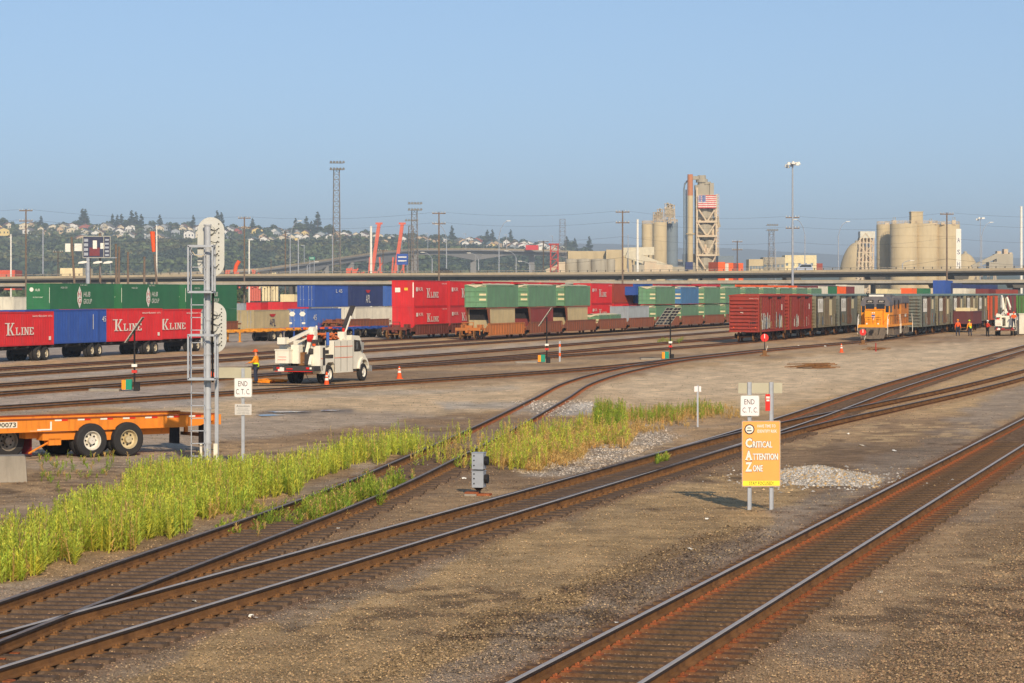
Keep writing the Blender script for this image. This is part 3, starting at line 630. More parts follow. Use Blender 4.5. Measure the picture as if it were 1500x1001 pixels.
# tractor coupled at the far left (mostly outside the frame)
t = thing('semi_tractor', 'rear wheel and red mud flap of a grey truck tractor at the left edge', 'truck', (WX(10, 78), 78, 0), AZ(53))
wheel_pair(t, 0, -1, 0, .53, False, (150, 140, 125)); wheel_pair(t, -1.35, -1, 0, .53, False, (150, 140, 125))
m = MB(); m.box(-4.2, .7, .35, .6, .62, .8); m.box(-4.2, .6, 1.5, 1.75, .62, .8); m.build('frame', M_black, t)
m = MB(); M_fend = mat('dull_fender', (150, 148, 142), .4, .5)
m.ext([(-2.0, .95), (-1.9, 1.02), (-.1, 1.02), (.32, .9), (.62, .6), (.6, .57), (.28, .85), (-.1, .97), (-1.9, .97)], lambda u, v, q: (u, q, v), -.15, .5); m.build('fender', M_fend, t)
m = MB(); m.box(.72, .76, -.1, .5, .1, .72); m.build('mud_flap', mat('flap_red', (120, 30, 34), .7), t)
m = MB(); m.box(.55, .75, -.05, .3, .75, 1.0); m.box(.5, .6, -.05, 0, .82, .9, 1); m.build('tail_light', [M_fend, M_red], t)
m = MB(); m.ext([(-4.2, .6), (-4.2, 3.2), (-4.9, 3.3), (-6, 3.0), (-6.4, 2.0), (-7.6, 1.7), (-7.8, .6)], lambda u, v, q: (u, q, v), -.1, 2.3); m.build('cab', M_fend, t)
# concrete block
t_x = WX(-16, 68.4); m = MB(); P_ = [(-.42, 0), (.42, 0), (.39, .46), (.36, .5), (-.36, .5), (-.39, .46)]
m.ext(P_, lambda u, v, q: (u*.9+.0, q, v*1.35), -.35, .35); m.v = [(x*1.12, y, z) for x, y, z in m.v]
o = m.build('concrete_block', M_conc, None, loc=(WX(8, 68.6), 68.6, 0)); tag(o, 'weathered concrete block in front of the tractor wheel at the left edge', 'concrete block'); o.rotation_euler = (0, 0, R(10)); o.scale = (1.3, 1, 1)
# debris
def sticks(label, px, py, n, L, spread, seed):
    r = random.Random(seed); x, y = G(px, py); m = MB()
    for k in range(n):
        a = r.gauss(0.1, .35); cx, cy = r.uniform(-spread, spread), r.uniform(-spread*.8, spread*.8); l = r.uniform(.3, 1)*L/2; z = r.uniform(.03, .28)
        m.bar((cx-l*math.cos(a), cy-l*math.sin(a), z), (cx+l*math.cos(a), cy+l*math.sin(a), z+r.uniform(-.05, .12)), .07, .06)
    o = m.build('scrap_pile', M_rust, None, loc=(x, y, 0)); tag(o, label, 'scrap pile')
sticks('rusty scrap heap on bare dirt above the orange sign', 1190, 540, 22, 2.2, .8, 3)
sticks('small dark scrap heap beside the red marker near the locomotive', 1282, 514, 10, 1.6, .7, 5)
# puddle of blue reflecting water
for px0, px1, py in ((390, 455, 604.5), (372, 420, 609.5), (465, 500, 602.5)):
    y = G(0, py)[1]; m = MB(); n = 20; d = .8
    m.add([(WX((px0+px1)/2, y)+(px1-px0)/2*y/F*math.cos(a)*(.8+.2*math.sin(5*a)), y+d*math.sin(a)*(.8+.2*math.cos(3*a)), .035) for a in np.linspace(0, 6.283, n+1)[:-1]], [tuple(range(n))])
    o = m.build('puddle', mat('water_film', (90, 95, 105), .12, 0, var=.05, spec=.8)); o['kind'] = 'structure'
# ------------------------------------------------------------------ weeds
M_weed = vmat('weed_leaf', .7, .18, 4, trans=.5)
def weeds(name, poly, dens, hmin, hmax, green, dry, dryf, nleaf=22, tilt=.06):
    ps = np.array(poly, float); x0, y0 = ps.min(0); x1, y1 = ps.max(0); n = int(dens)
    px = rng.uniform(x0, x1, n); py = rng.uniform(y0, y1, n); q = (vnoise(px, py, 18, 3)-.5)*26
    k = inpoly(px+q, py+q*.5, poly); px, py = px[k], py[k]; Y = F*CAMZ/(py-HZ); X = (px-750)*Y/F
    clump = vnoise(X, Y, 1.1, 21)*.6+vnoise(X, Y, .45, 25)*.4; kk = clump > .30; dC = np.abs(X-np.interp(Y, LINES['C'][:, 1], LINES['C'][:, 0])); kk &= (dC > 1.0) | (rng.uniform(0, 1, len(X)) < (.3 if name == 'tall_weeds' else 1)); X, Y, clump = X[kk], Y[kk], clump[kk]; N_ = len(X)
    H = rng.uniform(hmin, hmax, N_)*(.55+.6*clump)*(.75+.5*vnoise(X, Y, 3.5, 22))
    lean = rng.normal(0, tilt, (N_, 2))
    isdry = rng.uniform(0, 1, N_) < dryf
    top = np.array(green); cdry = np.array(dry)
    # leaves: narrow quads up the stem, shorter at the top; plus a stem quad
    L = nleaf; hfrac = (np.arange(L)+.5)/L*np.ones((N_, 1)); hfrac = np.clip(hfrac+rng.uniform(-.5/L, .5/L, (N_, L)), 0.04, 1)
    a = rng.uniform(0, 6.283, (N_, L)); ll = (.085*(1-hfrac)**.6+.03)*rng.uniform(.6, 1.3, (N_, L)); up = rng.uniform(.3, 1.2, (N_, L))
    bx = X[:, None]+lean[:, :1]*H[:, None]*hfrac; by = Y[:, None]+lean[:, 1:]*H[:, None]*hfrac; bz = H[:, None]*hfrac
    dx, dy = np.cos(a)*ll, np.sin(a)*ll; dz = up*ll; wx, wy = -np.sin(a)*.010, np.cos(a)*.010
    p0 = np.stack([bx-wx, by-wy, bz], -1); p1 = np.stack([bx+wx, by+wy, bz], -1)
    p2 = np.stack([bx+dx*.7+wx*1.4, by+dy*.7+wy*1.4, bz+dz*.8], -1); p3 = np.stack([bx+dx-wx*.1, by+dy-wy*.1, bz+dz], -1)
    V1 = np.stack([p0, p1, p2, p3], 2).reshape(-1, 3)
    sa = rng.uniform(0, 3.14, N_); w = .012
    s0 = np.stack([X-np.cos(sa)*w, Y-np.sin(sa)*w, np.zeros(N_)], -1); s1 = np.stack([X+np.cos(sa)*w, Y+np.sin(sa)*w, np.zeros(N_)], -1)
    tp = np.stack([X+lean[:, 0]*H, Y+lean[:, 1]*H, H], -1); V2 = np.stack([s0, s1, tp+[.004, 0, 0], tp-[.004, 0, 0]], 1).reshape(-1, 3)
    V = np.concatenate([V1, V2]); Fc = np.arange(len(V)).reshape(-1, 4)
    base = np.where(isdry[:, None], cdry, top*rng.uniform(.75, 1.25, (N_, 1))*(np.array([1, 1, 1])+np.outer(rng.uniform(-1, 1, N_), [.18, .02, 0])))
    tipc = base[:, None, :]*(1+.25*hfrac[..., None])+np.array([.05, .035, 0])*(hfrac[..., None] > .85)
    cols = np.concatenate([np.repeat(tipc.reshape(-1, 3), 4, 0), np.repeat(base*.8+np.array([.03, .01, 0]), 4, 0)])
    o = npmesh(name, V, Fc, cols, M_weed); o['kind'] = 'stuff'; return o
GRN = (.62, .66, .10); GRN2 = (.36, .46, .06); DRY = (.72, .50, .18)
belt = [(-30, 862), (0, 853), (45, 842), (72, 828), (126, 816), (192, 800), (270, 782), (292, 764), (330, 750), (400, 737), (500, 690), (567, 678), (612, 670), (690, 640), (640, 648), (500, 672), (400, 690), (300, 694), (210, 715), (185, 735), (105, 772), (30, 805), (-30, 830)]
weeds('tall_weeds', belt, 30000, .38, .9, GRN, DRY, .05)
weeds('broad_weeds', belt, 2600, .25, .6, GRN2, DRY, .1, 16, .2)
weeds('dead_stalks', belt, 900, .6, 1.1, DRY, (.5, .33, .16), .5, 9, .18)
weeds('tall_weeds', [(620, 668), (700, 652), (760, 632), (850, 618), (925, 610), (925, 645), (860, 664), (800, 684), (745, 690), (700, 684), (640, 690), (600, 690)], 3300, .25, .7, GRN, DRY, .35)
weeds('tall_weeds', [(866, 612), (912, 610), (922, 630), (878, 634)], 900, .3, .75, GRN2, DRY, .1)
weeds('low_weeds', [(440, 750), (500, 735), (580, 712), (612, 702), (590, 722), (510, 752), (450, 765)], 3800, .15, .5, GRN2, DRY, .2, 14)
weeds('dry_grass', [(700, 684), (760, 650), (850, 622), (925, 612), (925, 640), (860, 664), (800, 684)], 6500, .08, .3, DRY, DRY, .9, 8)
weeds('dry_grass', [(760, 690), (770, 668), (850, 655), (900, 640), (960, 612), (1080, 598), (1085, 606), (980, 625), (930, 645), (860, 672), (800, 692)], 5200, .1, .38, DRY, DRY, .8, 10)
weeds('low_weeds', [(920, 612), (960, 606), (1000, 604), (1060, 600), (1060, 606), (980, 618), (930, 622)], 1300, .15, .55, GRN2, DRY, .3, 12)
weeds('low_weeds', [(70, 725), (180, 690), (200, 672), (60, 668), (50, 690)], 150, .1, .32, GRN2, DRY, .3, 10)
weeds('low_weeds', [(310, 780), (350, 745), (480, 745), (470, 760), (340, 792)], 500, .1, .35, GRN2, DRY, .2, 10)
weeds('low_weeds', [(960, 672), (985, 672), (985, 682), (960, 684)], 260, .1, .3, GRN2, DRY, .1, 10)
weeds('low_weeds', [(960, 500), (1002, 496), (1002, 500), (962, 504)], 300, .2, .5, GRN2, DRY, .1, 10)
# ------------------------------------------------------------------ yard
ORD = ['first', 'second', 'third', 'fourth', 'fifth', 'sixth', 'seventh', 'eighth', 'ninth', 'tenth', 'eleventh', 'twelfth', 'thirteenth', 'fourteenth', 'fifteenth', 'sixteenth', 'seventeenth', 'eighteenth', 'nineteenth', 'twentieth', 'twenty-first', 'twenty-second', 'twenty-third', 'twenty-fourth', 'twenty-fifth', 'twenty-sixth', 'twenty-seventh', 'twenty-eighth', 'twenty-ninth', 'thirtieth', 'thirty-first', 'thirty-second']
CARD = ['one', 'two', 'three', 'four', 'five', 'six', 'seven', 'eight', 'nine', 'ten', 'eleven', 'twelve', 'thirteen', 'fourteen', 'fifteen', 'sixteen', 'seventeen', 'eighteen', 'nineteen', 'twenty', 'twenty-one', 'twenty-two', 'twenty-three', 'twenty-four', 'twenty-five', 'twenty-six']
TA = 15.11                                   # bearing of the yard tracks
EU, EV = (0, -1, 0), (0, 0, 1)
def cm(name, rgb, amt=.3, var=.14): return mat('paint_'+name, rgb, .55, var=var, scale=.7, dirt=tuple(int(c*.6+42) for c in rgb), amt=amt+.12, streak=True, bump=0)
CRED = cm('red', (204, 44, 48)); CRED2 = cm('red_faded', (190, 58, 64)); CBLUE = cm('blue', (48, 82, 156)); CNAVY = cm('navy', (44, 56, 100)); CGREEN = cm('green', (48, 112, 72))
CWG = cm('waste_green', (104, 148, 108), .6, .2); CTAN = cm('tan', (176, 160, 122), .4); CMAR = cm('maroon', (122, 52, 48), .4); CWHITE = cm('white', (214, 208, 188), .3); CGREY = cm('grey', (150, 158, 162), .3)
CBROWN = cm('brown', (150, 62, 44), .3); CORG = cm('orange', (238, 98, 30), .15); CWBLUE = cm('waste_blue', (72, 122, 168), .5, .2); CLBL = cm('light_blue', (66, 104, 176)); CBEIGE = cm('beige', (222, 206, 160), .2)
def kline(parent, x0, z0, w, h, M=M_txtw, y=-.055):
    """slab serif letters: tall K then smaller LINE"""
    m = MB()
    def r(a, b, c, d): m.box(x0+a*w, x0+b*w, y-.003, y, z0+c*h, z0+d*h)
    def dg(a0, c0, a1, c1, t): m.ext([(x0+a0*w, z0+c0*h), (x0+(a0+t)*w, z0+c0*h), (x0+(a1+t)*w, z0+c1*h), (x0+a1*w, z0+c1*h)], XZ, y-.0045, y-.0035)
    r(.04, .11, .0, .95); r(0, .16, 0, .06); r(-.05, .14, .93, 1.0); dg(.11, .42, .22, .93, .045); dg(.12, .5, .22, 0, .06); r(.19, .3, .93, 1.0); r(.2, .31, 0, .06)
    r(.37, .41, 0, .6); r(.34, .44, .56, .62); r(.35, .52, 0, .07); r(.48, .52, 0, .2)
    r(.58, .62, 0, .6); r(.55, .65, .56, .62); r(.55, .65, 0, .06)
    r(.69, .72, 0, .6); r(.80, .83, 0, .6); dg(.69, .6, .79, 0, .04); r(.66, .74, .56, .62); r(.66, .74, 0, .06); r(.78, .86, .56, .62)
    r(.89, .93, 0, .6); r(.87, 1.02, .55, .62); r(.87, 1.04, 0, .07); r(.93, .98, .27, .33); r(.99, 1.03, .45, .62); r(1.0, 1.04, 0, .18)
    o = m.build('lettering', M, parent); o['kind'] = 'stuff'; return o
def container(label, group, loc, az, L, H, M, W=2.44, doors='ribs', corr=True, extra=None, tarp=False):
    t = thing('shipping_container', label, 'container', loc, AZ(az), group)
    m = MB(); e = .09
    # frame: corner posts, rails
    for x in (0, L-e):
        for y in (0, W-e): m.box(x, x+e, y, y+e, 0, H)
    for z0, z1 in ((0, .12), (H-.1, H)):
        for y in (0, W-e): m.box(e, L-e, y+.002, y+e-.002, z0, z1)
        for x in (0, L-e): m.box(x+.002, x+e-.002, e, W-e, z0, z1)
    m.box(e, L-e, e, W-e, .05, .11); m.box(e, L-e, e, W-e, H-.06, H-.02)
    m.build('frame', M, t)
    # corrugated side walls
    m = MB(); n = max(4, int((L-2*e)/.27)); xs = []
    for k in range(n):
        a = e+(L-2*e)*k/n; p = (L-2*e)/n; xs += [(a, .012), (a+p*.3, .012), (a+p*.5, .045 if corr else .014), (a+p*.8, .045 if corr else .014)]
    xs.append((L-e, .012))
    for side in (0, 1):
        vs = []
        for x, d in xs:
            y = d if side == 0 else W-d; vs += [(x, y, .1), (x, y, H-.08)]
        m.add(vs, [(2*i, 2*i+2, 2*i+3, 2*i+1) for i in range(len(xs)-1)])
    m.build('side_wall', M, t, fix=False)
    m = MB()
    if doors == 'ribs':
        m.box(.03, .05, e, W-e, .12, H-.1)
        n = 9
        for k in range(n): y = e+(W-2*e)*(k+.5)/n; m.box(.005, .031, y-.07, y+.07, .14, H-.12)
        m.build('end_wall', M, t)
    elif doors == 'hribs':                    # ribbed end of a domestic container
        m.box(.03, .05, e, W-e, .12, H-.1); m.box(.01, .03, e+.1, W-e-.1, H*.62, H-.12)
        for k in range(5): z = .2+(H*.6-.3)*k/4; m.box(0.002, .03, e+.1, W-e-.1, z, z+.12)
        m.build('end_wall', M, t)
    elif doors == 'waste':
        m.box(.0, .04, 0.01, W-.01, .0, H-.05)
        for k in range(5): z = .08+(H-.2)*k/4; m.box(-.07, -.001, .02, W-.02, z-.05, z+.05)
        m.box(-.075, -.001, W/2-.04, W/2+.04, .05, H-.1)
        o = m.build('end_wall', M, t)
        m = MB()
        for z in (H*.3, H*.52, H*.9): m.box(-.012, -.002, .12, .85, z, z+.2)
        m.build('sticker_panel', CBEIGE, o)
    else:                                     # doors with lock rods
        m.box(.02, .05, e, W-e, .12, H-.1); d = m.build('door', M, t)
        m = MB()
        for y in (.42, .85, W-.85, W-.42): m.tube((.0, y, .1), (.0, y, H-.08), .022, n=6); m.box(-.02, .02, y-.14, y+.02, .95, 1.03); m.box(-.02, .02, y-.06, y+.06, H-.25, H-.15)
        m.build('lock_rods', M_galv, d)
        if doors == 'hex':
            m = MB()
            for yc in (.62, W-.62): m.ext([(yc-.42, H*.74), (yc-.2, H*.86), (yc+.2, H*.86), (yc+.42, H*.74), (yc+.2, H*.62), (yc-.2, H*.62)], lambda u, v, q: (q, u, v), -.03, -.026)
            for yc in (.5, W-.35): m.box(-.03, -.026, yc-.25, yc+.2, .5, .75)
            m.build('hexagon_mark', M_txtw, d)
    if tarp:
        m = MB(); vs = []; n = 13
        for k in range(n):
            x = L*k/(n-1)
            for j in range(5):
                y = W*j/4; z = H+.02+.1*math.sin(j*math.pi/4)+random.uniform(-.04, .05); vs.append((x, y+(-.03 if j == 0 else .03 if j == 4 else 0), z-(.16 if j in (0, 4) else 0)))
        m.add(vs, [(k*5+j, (k+1)*5+j, (k+1)*5+j+1, k*5+j+1) for k in range(n-1) for j in range(4)])
        m.add([(-.09, .2, H+.02), (-.09, W-.2, H+.02), (-.09, W/2, H-.32)], [(0, 1, 2)]); m.build('tarpaulin', mat('tarp', (206, 196, 164), .7, var=.15), t)
    if extra: extra(t, L, H, W)
    return t
def place_c(px, Y, z, az, dx=0): return (WX(px, Y), Y, z)
def bogie(t, xc, w=2.2, r=.46, M=None, name='bogie'):
    M = M or M_black; m = MB(); y0 = -.0
    for y in (-w/2+.02, w/2-.12):
        m.ext([(-1.35, .62), (-.95, .8), (-.35, .62), (.35, .62), (.95, .8), (1.35, .62), (1.2, .4), (.5, .28), (-.5, .28), (-1.2, .4)], lambda u, v, q: (xc+u, q, v), y, y+.1)
        for k in (-.2, 0, .2): m.tube((xc+k, y+.05, .32), (xc+k, y+.05, .6), .06, n=6)
    m.box(xc-.25, xc+.25, -w/2+.1, w/2-.1, .5, .8)
    b = m.build(name, M, t)
    for x in (-.87, .87):
        m = MB(); m.tube((xc+x, -w/2+.1, r), (xc+x, w/2-.1, r), .07, n=6)
        for y in (-.78, .68): m.lathe([(.02, y), (r*.7, y), (r*.78, y-.01), (r, y-.01), (r, y+.11), (.02, y+.11)], c=(xc+x, r), n=18, axis='y')
        m.build('wheelset', M_rust, b)
    return b
def along(key, Y):
    ln = LINES[key]; x = float(np.interp(Y, ln[:, 1], ln[:, 0])); d = float(np.interp(Y, ln[:, 1], np.gradient(ln[:, 0])/np.gradient(ln[:, 1]))); return x, math.degrees(math.atan(d))
TOPR = RZ+.172-.085
# ---- well cars
def well_car(label, group, px_corner, Y, L, M, z1=1.55, W=2.7, first=False, ribs=False):
    """corner = near right corner of the load"""
    t = thing('well_car', label, 'well car', (WX(px_corner, Y), Y, TOPR), AZ(TA), group)
    for y in (-.16, 2.44+.06):
        m = MB(); m.box(.2, L-.2, y, y+.1, .38, z1); m.box(.1, L-.1, y-.05, y+.15, z1-.12, z1); m.box(.2, L-.2, y-.04, y+.12, .35, .47)
        n = 14
        for k in range(n): x = .4+(L-.8)*k/(n-1); m.box(x, x+.09, y-.045, y+.145, .47, z1-.12)
        m.build('side_sill', M, t)
    m = MB(); m.box(.2, L-.2, .02, 2.42, .36, .44); m.build('well_floor', M_rust, t)
    for x0, x1 in ((-1.35, .2), (L-.2, L+1.1)):
        m = MB(); m.box(x0, x1, -.1, 2.5, .95, 1.12); m.box(x0+.2, x1-.1, .9, 1.5, .6, .95)
        if x0 < 0:
            for y in (.0, .5, 1.9, 2.4): m.box(x0+.02, x0+.08, y, y+.07, .6 if y in (0, 2.4) else 1.1, 1.5)
            for y in (-.14, 2.5): m.ext([(x0, .75), (x0, 1.0), (.25, z1), (.25, .7)], lambda u, v, q: (u, q, v), y, y+.07)
            m.box(x0+.2, x0+.7, .3, .8, 1.12, 1.5); m.box(x0+.5, x0+1, 1.4, 2.1, 1.12, 1.4)
        m.build('end_platform', M, t)
    e = bogie(t, -.75); e.location.y = 1.22
    if first:
        m = MB()
        m.box(-3.0, -1.35, .0, 2.44, 1.0, 1.16); m.box(-3.1, -2.95, -.1, 2.54, .9, 1.2); m.box(-3.0, -1.4, .9, 1.5, .6, 1.0); m.box(-3.6, -3.0, 1.1, 1.34, .7, .95)
        for y in (-.08, .6, 1.8, 2.45): m.box(-3.08, -3.0, y, y+.06, .45, 1.75 if y in (.6, 1.8) else 1.2)
        m.box(-3.08, -3.0, .6, 1.86, 1.7, 1.76); m.build('end_platform', M, t)
        b = bogie(t, -2.2); b.location.y = 1.22
    return t
WORG = cm('well_orange', (190, 112, 50), .55); WBRN = cm('well_brown', (138, 78, 48), .5); WMAR = cm('well_maroon', (112, 58, 46), .45)
GRP = 'containers on the railcars'
def sheet(x0, x1, z0, z1, y=-.05, M=M_txtw, name='marking'):
    def f(t): m = MB(); m.box(x0, x1, y-.004, y, z0, z1); return m.build(name, M, t)
    return f
# red double stack on T0
def red_extra(k):
    def f(t, L, H, W):
        kline(t, L*.36, H*.34, L*.34, H*.36)
        m = MB(); m.box(.5, 1.1, -.058, -.054, H*.58, H*.74); m.build('marking', M_txtw, t)
        text('KR', t, M_txtw, (1.4, -.056, H*.6), U, Vv, 1.6, H*.14)
        if k == 0:
            m = MB(); m.box(-.012, -.004, W*.62, W*.85, H*.55, H*.72); m.box(-.012, -.004, .04, .16, H*.35, H*.92); m.build('marking', M_txtw, t)
            m = MB(); m.box(-.012, -.004, W*.28, W*.44, H*.62, H*.72); m.build('marking', M_yel, t)
        text('KKFU 784', t, M_txtw, (L-2.2, -.056, H*.86), U, Vv, 1.8, H*.05)
    return f
T0C = [CRED]*5+[None, CRED, CBROWN, CBLUE, CRED2, CRED2, CRED, CRED2, CWG, CORG, CORG, CORG, CORG, CORG, CMAR, CMAR, CWHITE, CGREEN, CORG, CMAR]
T0L = [CRED, CRED2, CRED, CRED, CRED, CWG, CRED, CRED, CRED, CRED2, CBROWN, CRED]+[CMAR]*20
for k, c in enumerate(T0C):
    Y = 278+12.5*k; px = 1828-1221*278/Y
    if k < 12: well_car('dark brown well car, %s unit of the red double stack train' % ORD[k], 'well cars', px, Y, 12.3, WMAR, 1.45, first=(k == 0))
    if c is None: continue
    cn = {id(CRED): 'red', id(CBROWN): 'rust brown', id(CBLUE): 'blue', id(CRED2): 'faded red', id(CWG): 'dull green', id(CORG): 'bright orange', id(CMAR): 'maroon', id(CWHITE): 'white', id(CGREEN): 'dark green'}
    kl = c in (CRED, CRED2) and k < 8
    if k < 12:
        container('%s container, lower tier of stack %s from the red train near end' % (cn[id(T0L[k])], CARD[k]), GRP, (WX(px, Y)+.0, Y, 1.0), TA, 12.19, 2.45, T0L[k], doors='ribs', extra=red_extra(1) if k < 8 else None)
    container('%s container, upper tier of stack %s from the red train near end' % (cn[id(c)], CARD[k]), GRP, (WX(px, Y)-.03, Y, 3.46), TA, 12.19, 2.75 if k < 12 else 2.9, c, doors='ribs', extra=red_extra(k) if kl else None)
# orange well cars with green refuse boxes on T1
cols1 = [(CTAN, CWG), (CMAR, CWG), (CTAN, CWG), None, (CGREY, None), (CWG, CWG), (CWG, CWBLUE), (CWG, CWG), (CWG, CWG), (CWG, CWG), (CWG, CWG), (CWG, CWG), (CWG, CWG), (CWG, CWG)]
nm1 = {id(CTAN): 'tan', id(CMAR): 'maroon', id(CWG): 'weathered green', id(CGREY): 'grey', id(CWBLUE): 'weathered blue'}
for k, cc in enumerate(cols1):
    Y = 274+15.65*k; px = 1828-1114*274/Y
    well_car('orange brown well car, %s unit of the green refuse box train' % ORD[k], 'well cars', px, Y, 14.4, WORG if k == 0 else WBRN, 1.6, first=(k == 0))
    if cc is None:
        for q, (x0, cM) in enumerate(((0.5, CWG), (6.5, CWG))):
            x, yy = WX(px, Y)+x0*math.sin(R(TA)), Y+x0*math.cos(R(TA))
            container('low green open box under a white tarpaulin, %s of two in the low well car' % ('nearer', 'farther')[q], GRP, (x, yy, .8), TA, 5.6, 1.45, cM, doors='waste', tarp=True, corr=False)
        continue
    lo, up = cc
    if lo is CGREY:
        container('grey container with door rods alone in its well car', GRP, (WX(px, Y)-.02, Y, .75), TA, 12.19, 2.45, lo, doors='doors')
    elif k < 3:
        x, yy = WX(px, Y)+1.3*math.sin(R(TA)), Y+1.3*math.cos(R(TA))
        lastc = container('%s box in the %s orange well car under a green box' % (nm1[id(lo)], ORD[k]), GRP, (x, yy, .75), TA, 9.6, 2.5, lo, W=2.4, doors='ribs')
        o_ = [c_ for c_ in KIDS(bpy.data.objects[lastc.name]) if c_.name.startswith('end_wall')][0]; m = MB(); m.box(-.012, -.002, .12, 2.28, 1.35, 2.42); m.build('void_shade_panel', M_black, o_)  # flat black panel on the closed end wall paints the shade of a void
        m = MB()
        tt = thing('gantry_frame', 'brown spreader frame between the boxes of the %s orange well car' % ORD[k], 'frame', (WX(px, Y), Y, 0), AZ(TA), 'spreader frames')
        m.box(-.05, 12.2, 0, .12, 3.27, 3.38); m.box(-.05, 12.2, 2.3, 2.42, 3.27, 3.38); m.build('rail', WBRN, tt)
        for y in (.0, 2.32):
            m = MB(); m.ext([(.1, 3.27), (.9, 3.27), (1.2, 1.7), (.9, 1.7)], lambda u, v, q: (u, q, v), y, y+.1); m.build('strut', WBRN, tt)
    else:
        container('%s refuse box, lower tier of the %s well car' % (nm1[id(lo)], ORD[k]), GRP, (WX(px, Y), Y, .8), TA, 12.2, 2.4, lo, doors='waste', corr=False, tarp=True)
    if up is not None: container('%s refuse box under a pale tarpaulin, upper tier of the %s well car' % (nm1[id(up)], ORD[k]), GRP, (WX(px, Y)-.02, Y, 3.4), TA, 12.4, 2.35, up, doors='waste', corr=False, tarp=True)
# dark green double stack at the left
def hub_extra(t, L, H, W):
    m = MB(); xc = L*.44; m.ext([(xc-.55, H*.35), (xc-.55, H*.65), (xc, H*.9), (xc+.55, H*.65), (xc+.55, H*.35), (xc, H*.1)], XZ, -.06, -.055); o = m.build('hexagon_mark', M_txtw, t)
    text('H', o, M_txtr, (xc-.38, -.062, H*.52), U, Vv, .76, H*.2); text('G', o, M_txtr, (xc-.38, -.062, H*.28), U, Vv, .76, H*.2)
    text('HUB', t, M_txtw, (L*.5, -.06, H*.52), U, Vv, 1.7, H*.18, shear=.2); text('GROUP', t, M_txtw, (L*.5, -.06, H*.26), U, Vv, 2.1, H*.18, shear=.2)
    text('HGIU 530', t, M_txtw, (2.5, -.06, H*.82), U, Vv, 1.6, .18); text('53 HC', t, M_txtw, (L*.45, -.06, H*.92), U, Vv, 1.8, .14)
    m = MB(); cy = W*.78; m.ext([(cy+.22*math.cos(a), H*.78+.22*math.sin(a)) for a in np.linspace(0, 6.283, 17)[:-1]], lambda u, v, q: (q, u, v), -.012, -.006); m.build('round_mark', M_txtw, t)
    text('HUB', t, M_txtw, (-.012, W*.62, H*.72), EU, EV, .5, .25); text('53 FOOT UNIT', t, M_txtw, (-.012, W*.72, H*.48), EU, EV, 1.1, .12)
    m = MB(); m.box(-.01, -.002, .02, .06, H*.3, H*.85); m.box(-.01, -.002, W*.35, W*.6, .02, .12); m.build('marking', M_txtw, t)
for k in range(3):
    Y = 270+17.3*k; px = 1828-1755*270/Y
    for z, nm in ((1.0, 'lower'), (3.02, 'upper')):
        if z == 1.0: container('dark green container, lower tier of the %s green stack from the left' % ORD[k], GRP, (WX(px, Y), Y, z), TA, 16.15, 2.0, CGREEN, W=2.59, doors='hribs', corr=False)
        else: container('dark green container with white hexagon, upper tier of the %s green stack from left' % ORD[k], GRP, (WX(px, Y), Y, z), TA, 16.15, 2.85, CGREEN, W=2.59, doors='hribs', corr=False, extra=hub_extra)
    well_car('brown well car under the %s dark green stack from the left' % ORD[k], 'well cars', px, Y, 16.3, WBRN, 1.4)
# double stacks and ground rows behind the bucket truck
G2 = 'containers in the storage rows'
def apl(t, L, H, W, c=M_txtw):
    m = MB(); xc = L*.5; m.ext([(xc-1.1, H*.8), (xc+1.1, H*.8), (xc+.5, H*.66), (xc-.5, H*.66)], XZ, -.06, -.055); m.build('red_crest', M_txtr, t)
    text('APL', t, c, (xc-1.0, -.06, H*.18), U, Vv, 2.0, H*.38)
def us45(t, L, H, W): text('L 45', t, M_txtw, (L*.62, -.06, H*.66), U, Vv, 2.6, H*.17)
for k, (c, ex, lb) in enumerate(((CBLUE, us45, 'blue container with white door rods, upper row, nearest of three'), (CNAVY, apl, 'navy container with a red crest, upper row, middle of three'), (CLBL, us45, 'light blue container at the far end of the upper blue row'))):
    Y = 350+14.6*k; px = 1828-1367*350/Y
    container(lb, G2, (WX(px, Y), Y, 3.05), TA, 13.7, 2.85, c, doors='doors' if k == 0 else 'ribs', extra=ex)
def hapag(t, L, H, W):
    text('Europa', t, M_txtw, (L*.5, -.06, H*.12), U, Vv, L*.36, H*.22); text('Line', t, M_txtr, (L*.3, -.06, H*.12), U, Vv, L*.15, H*.16); text('45', t, M_txtw, (L*.16, -.06, H*.4), U, Vv, L*.1, H*.3)
container('blue container with white hexagons on its doors, lower row', G2, (WX(450, 333), 333, .5), TA, 13.2, 2.4, CLBL, W=2.6, doors='hex', extra=hapag)
container('cream container in the lower row right of the blue one', G2, (WX(521, 352), 352, .55), TA, 16, 2.45, CWHITE, doors='doors')
container('grey container with a red crest and white doors left of the blue one', G2, (WX(372, 322), 322, .4), TA+1, 12.2, 2.4, CTAN, W=2.55, doors='doors', extra=lambda t, L, H, W: apl(t, L, H, W, CNAVY))
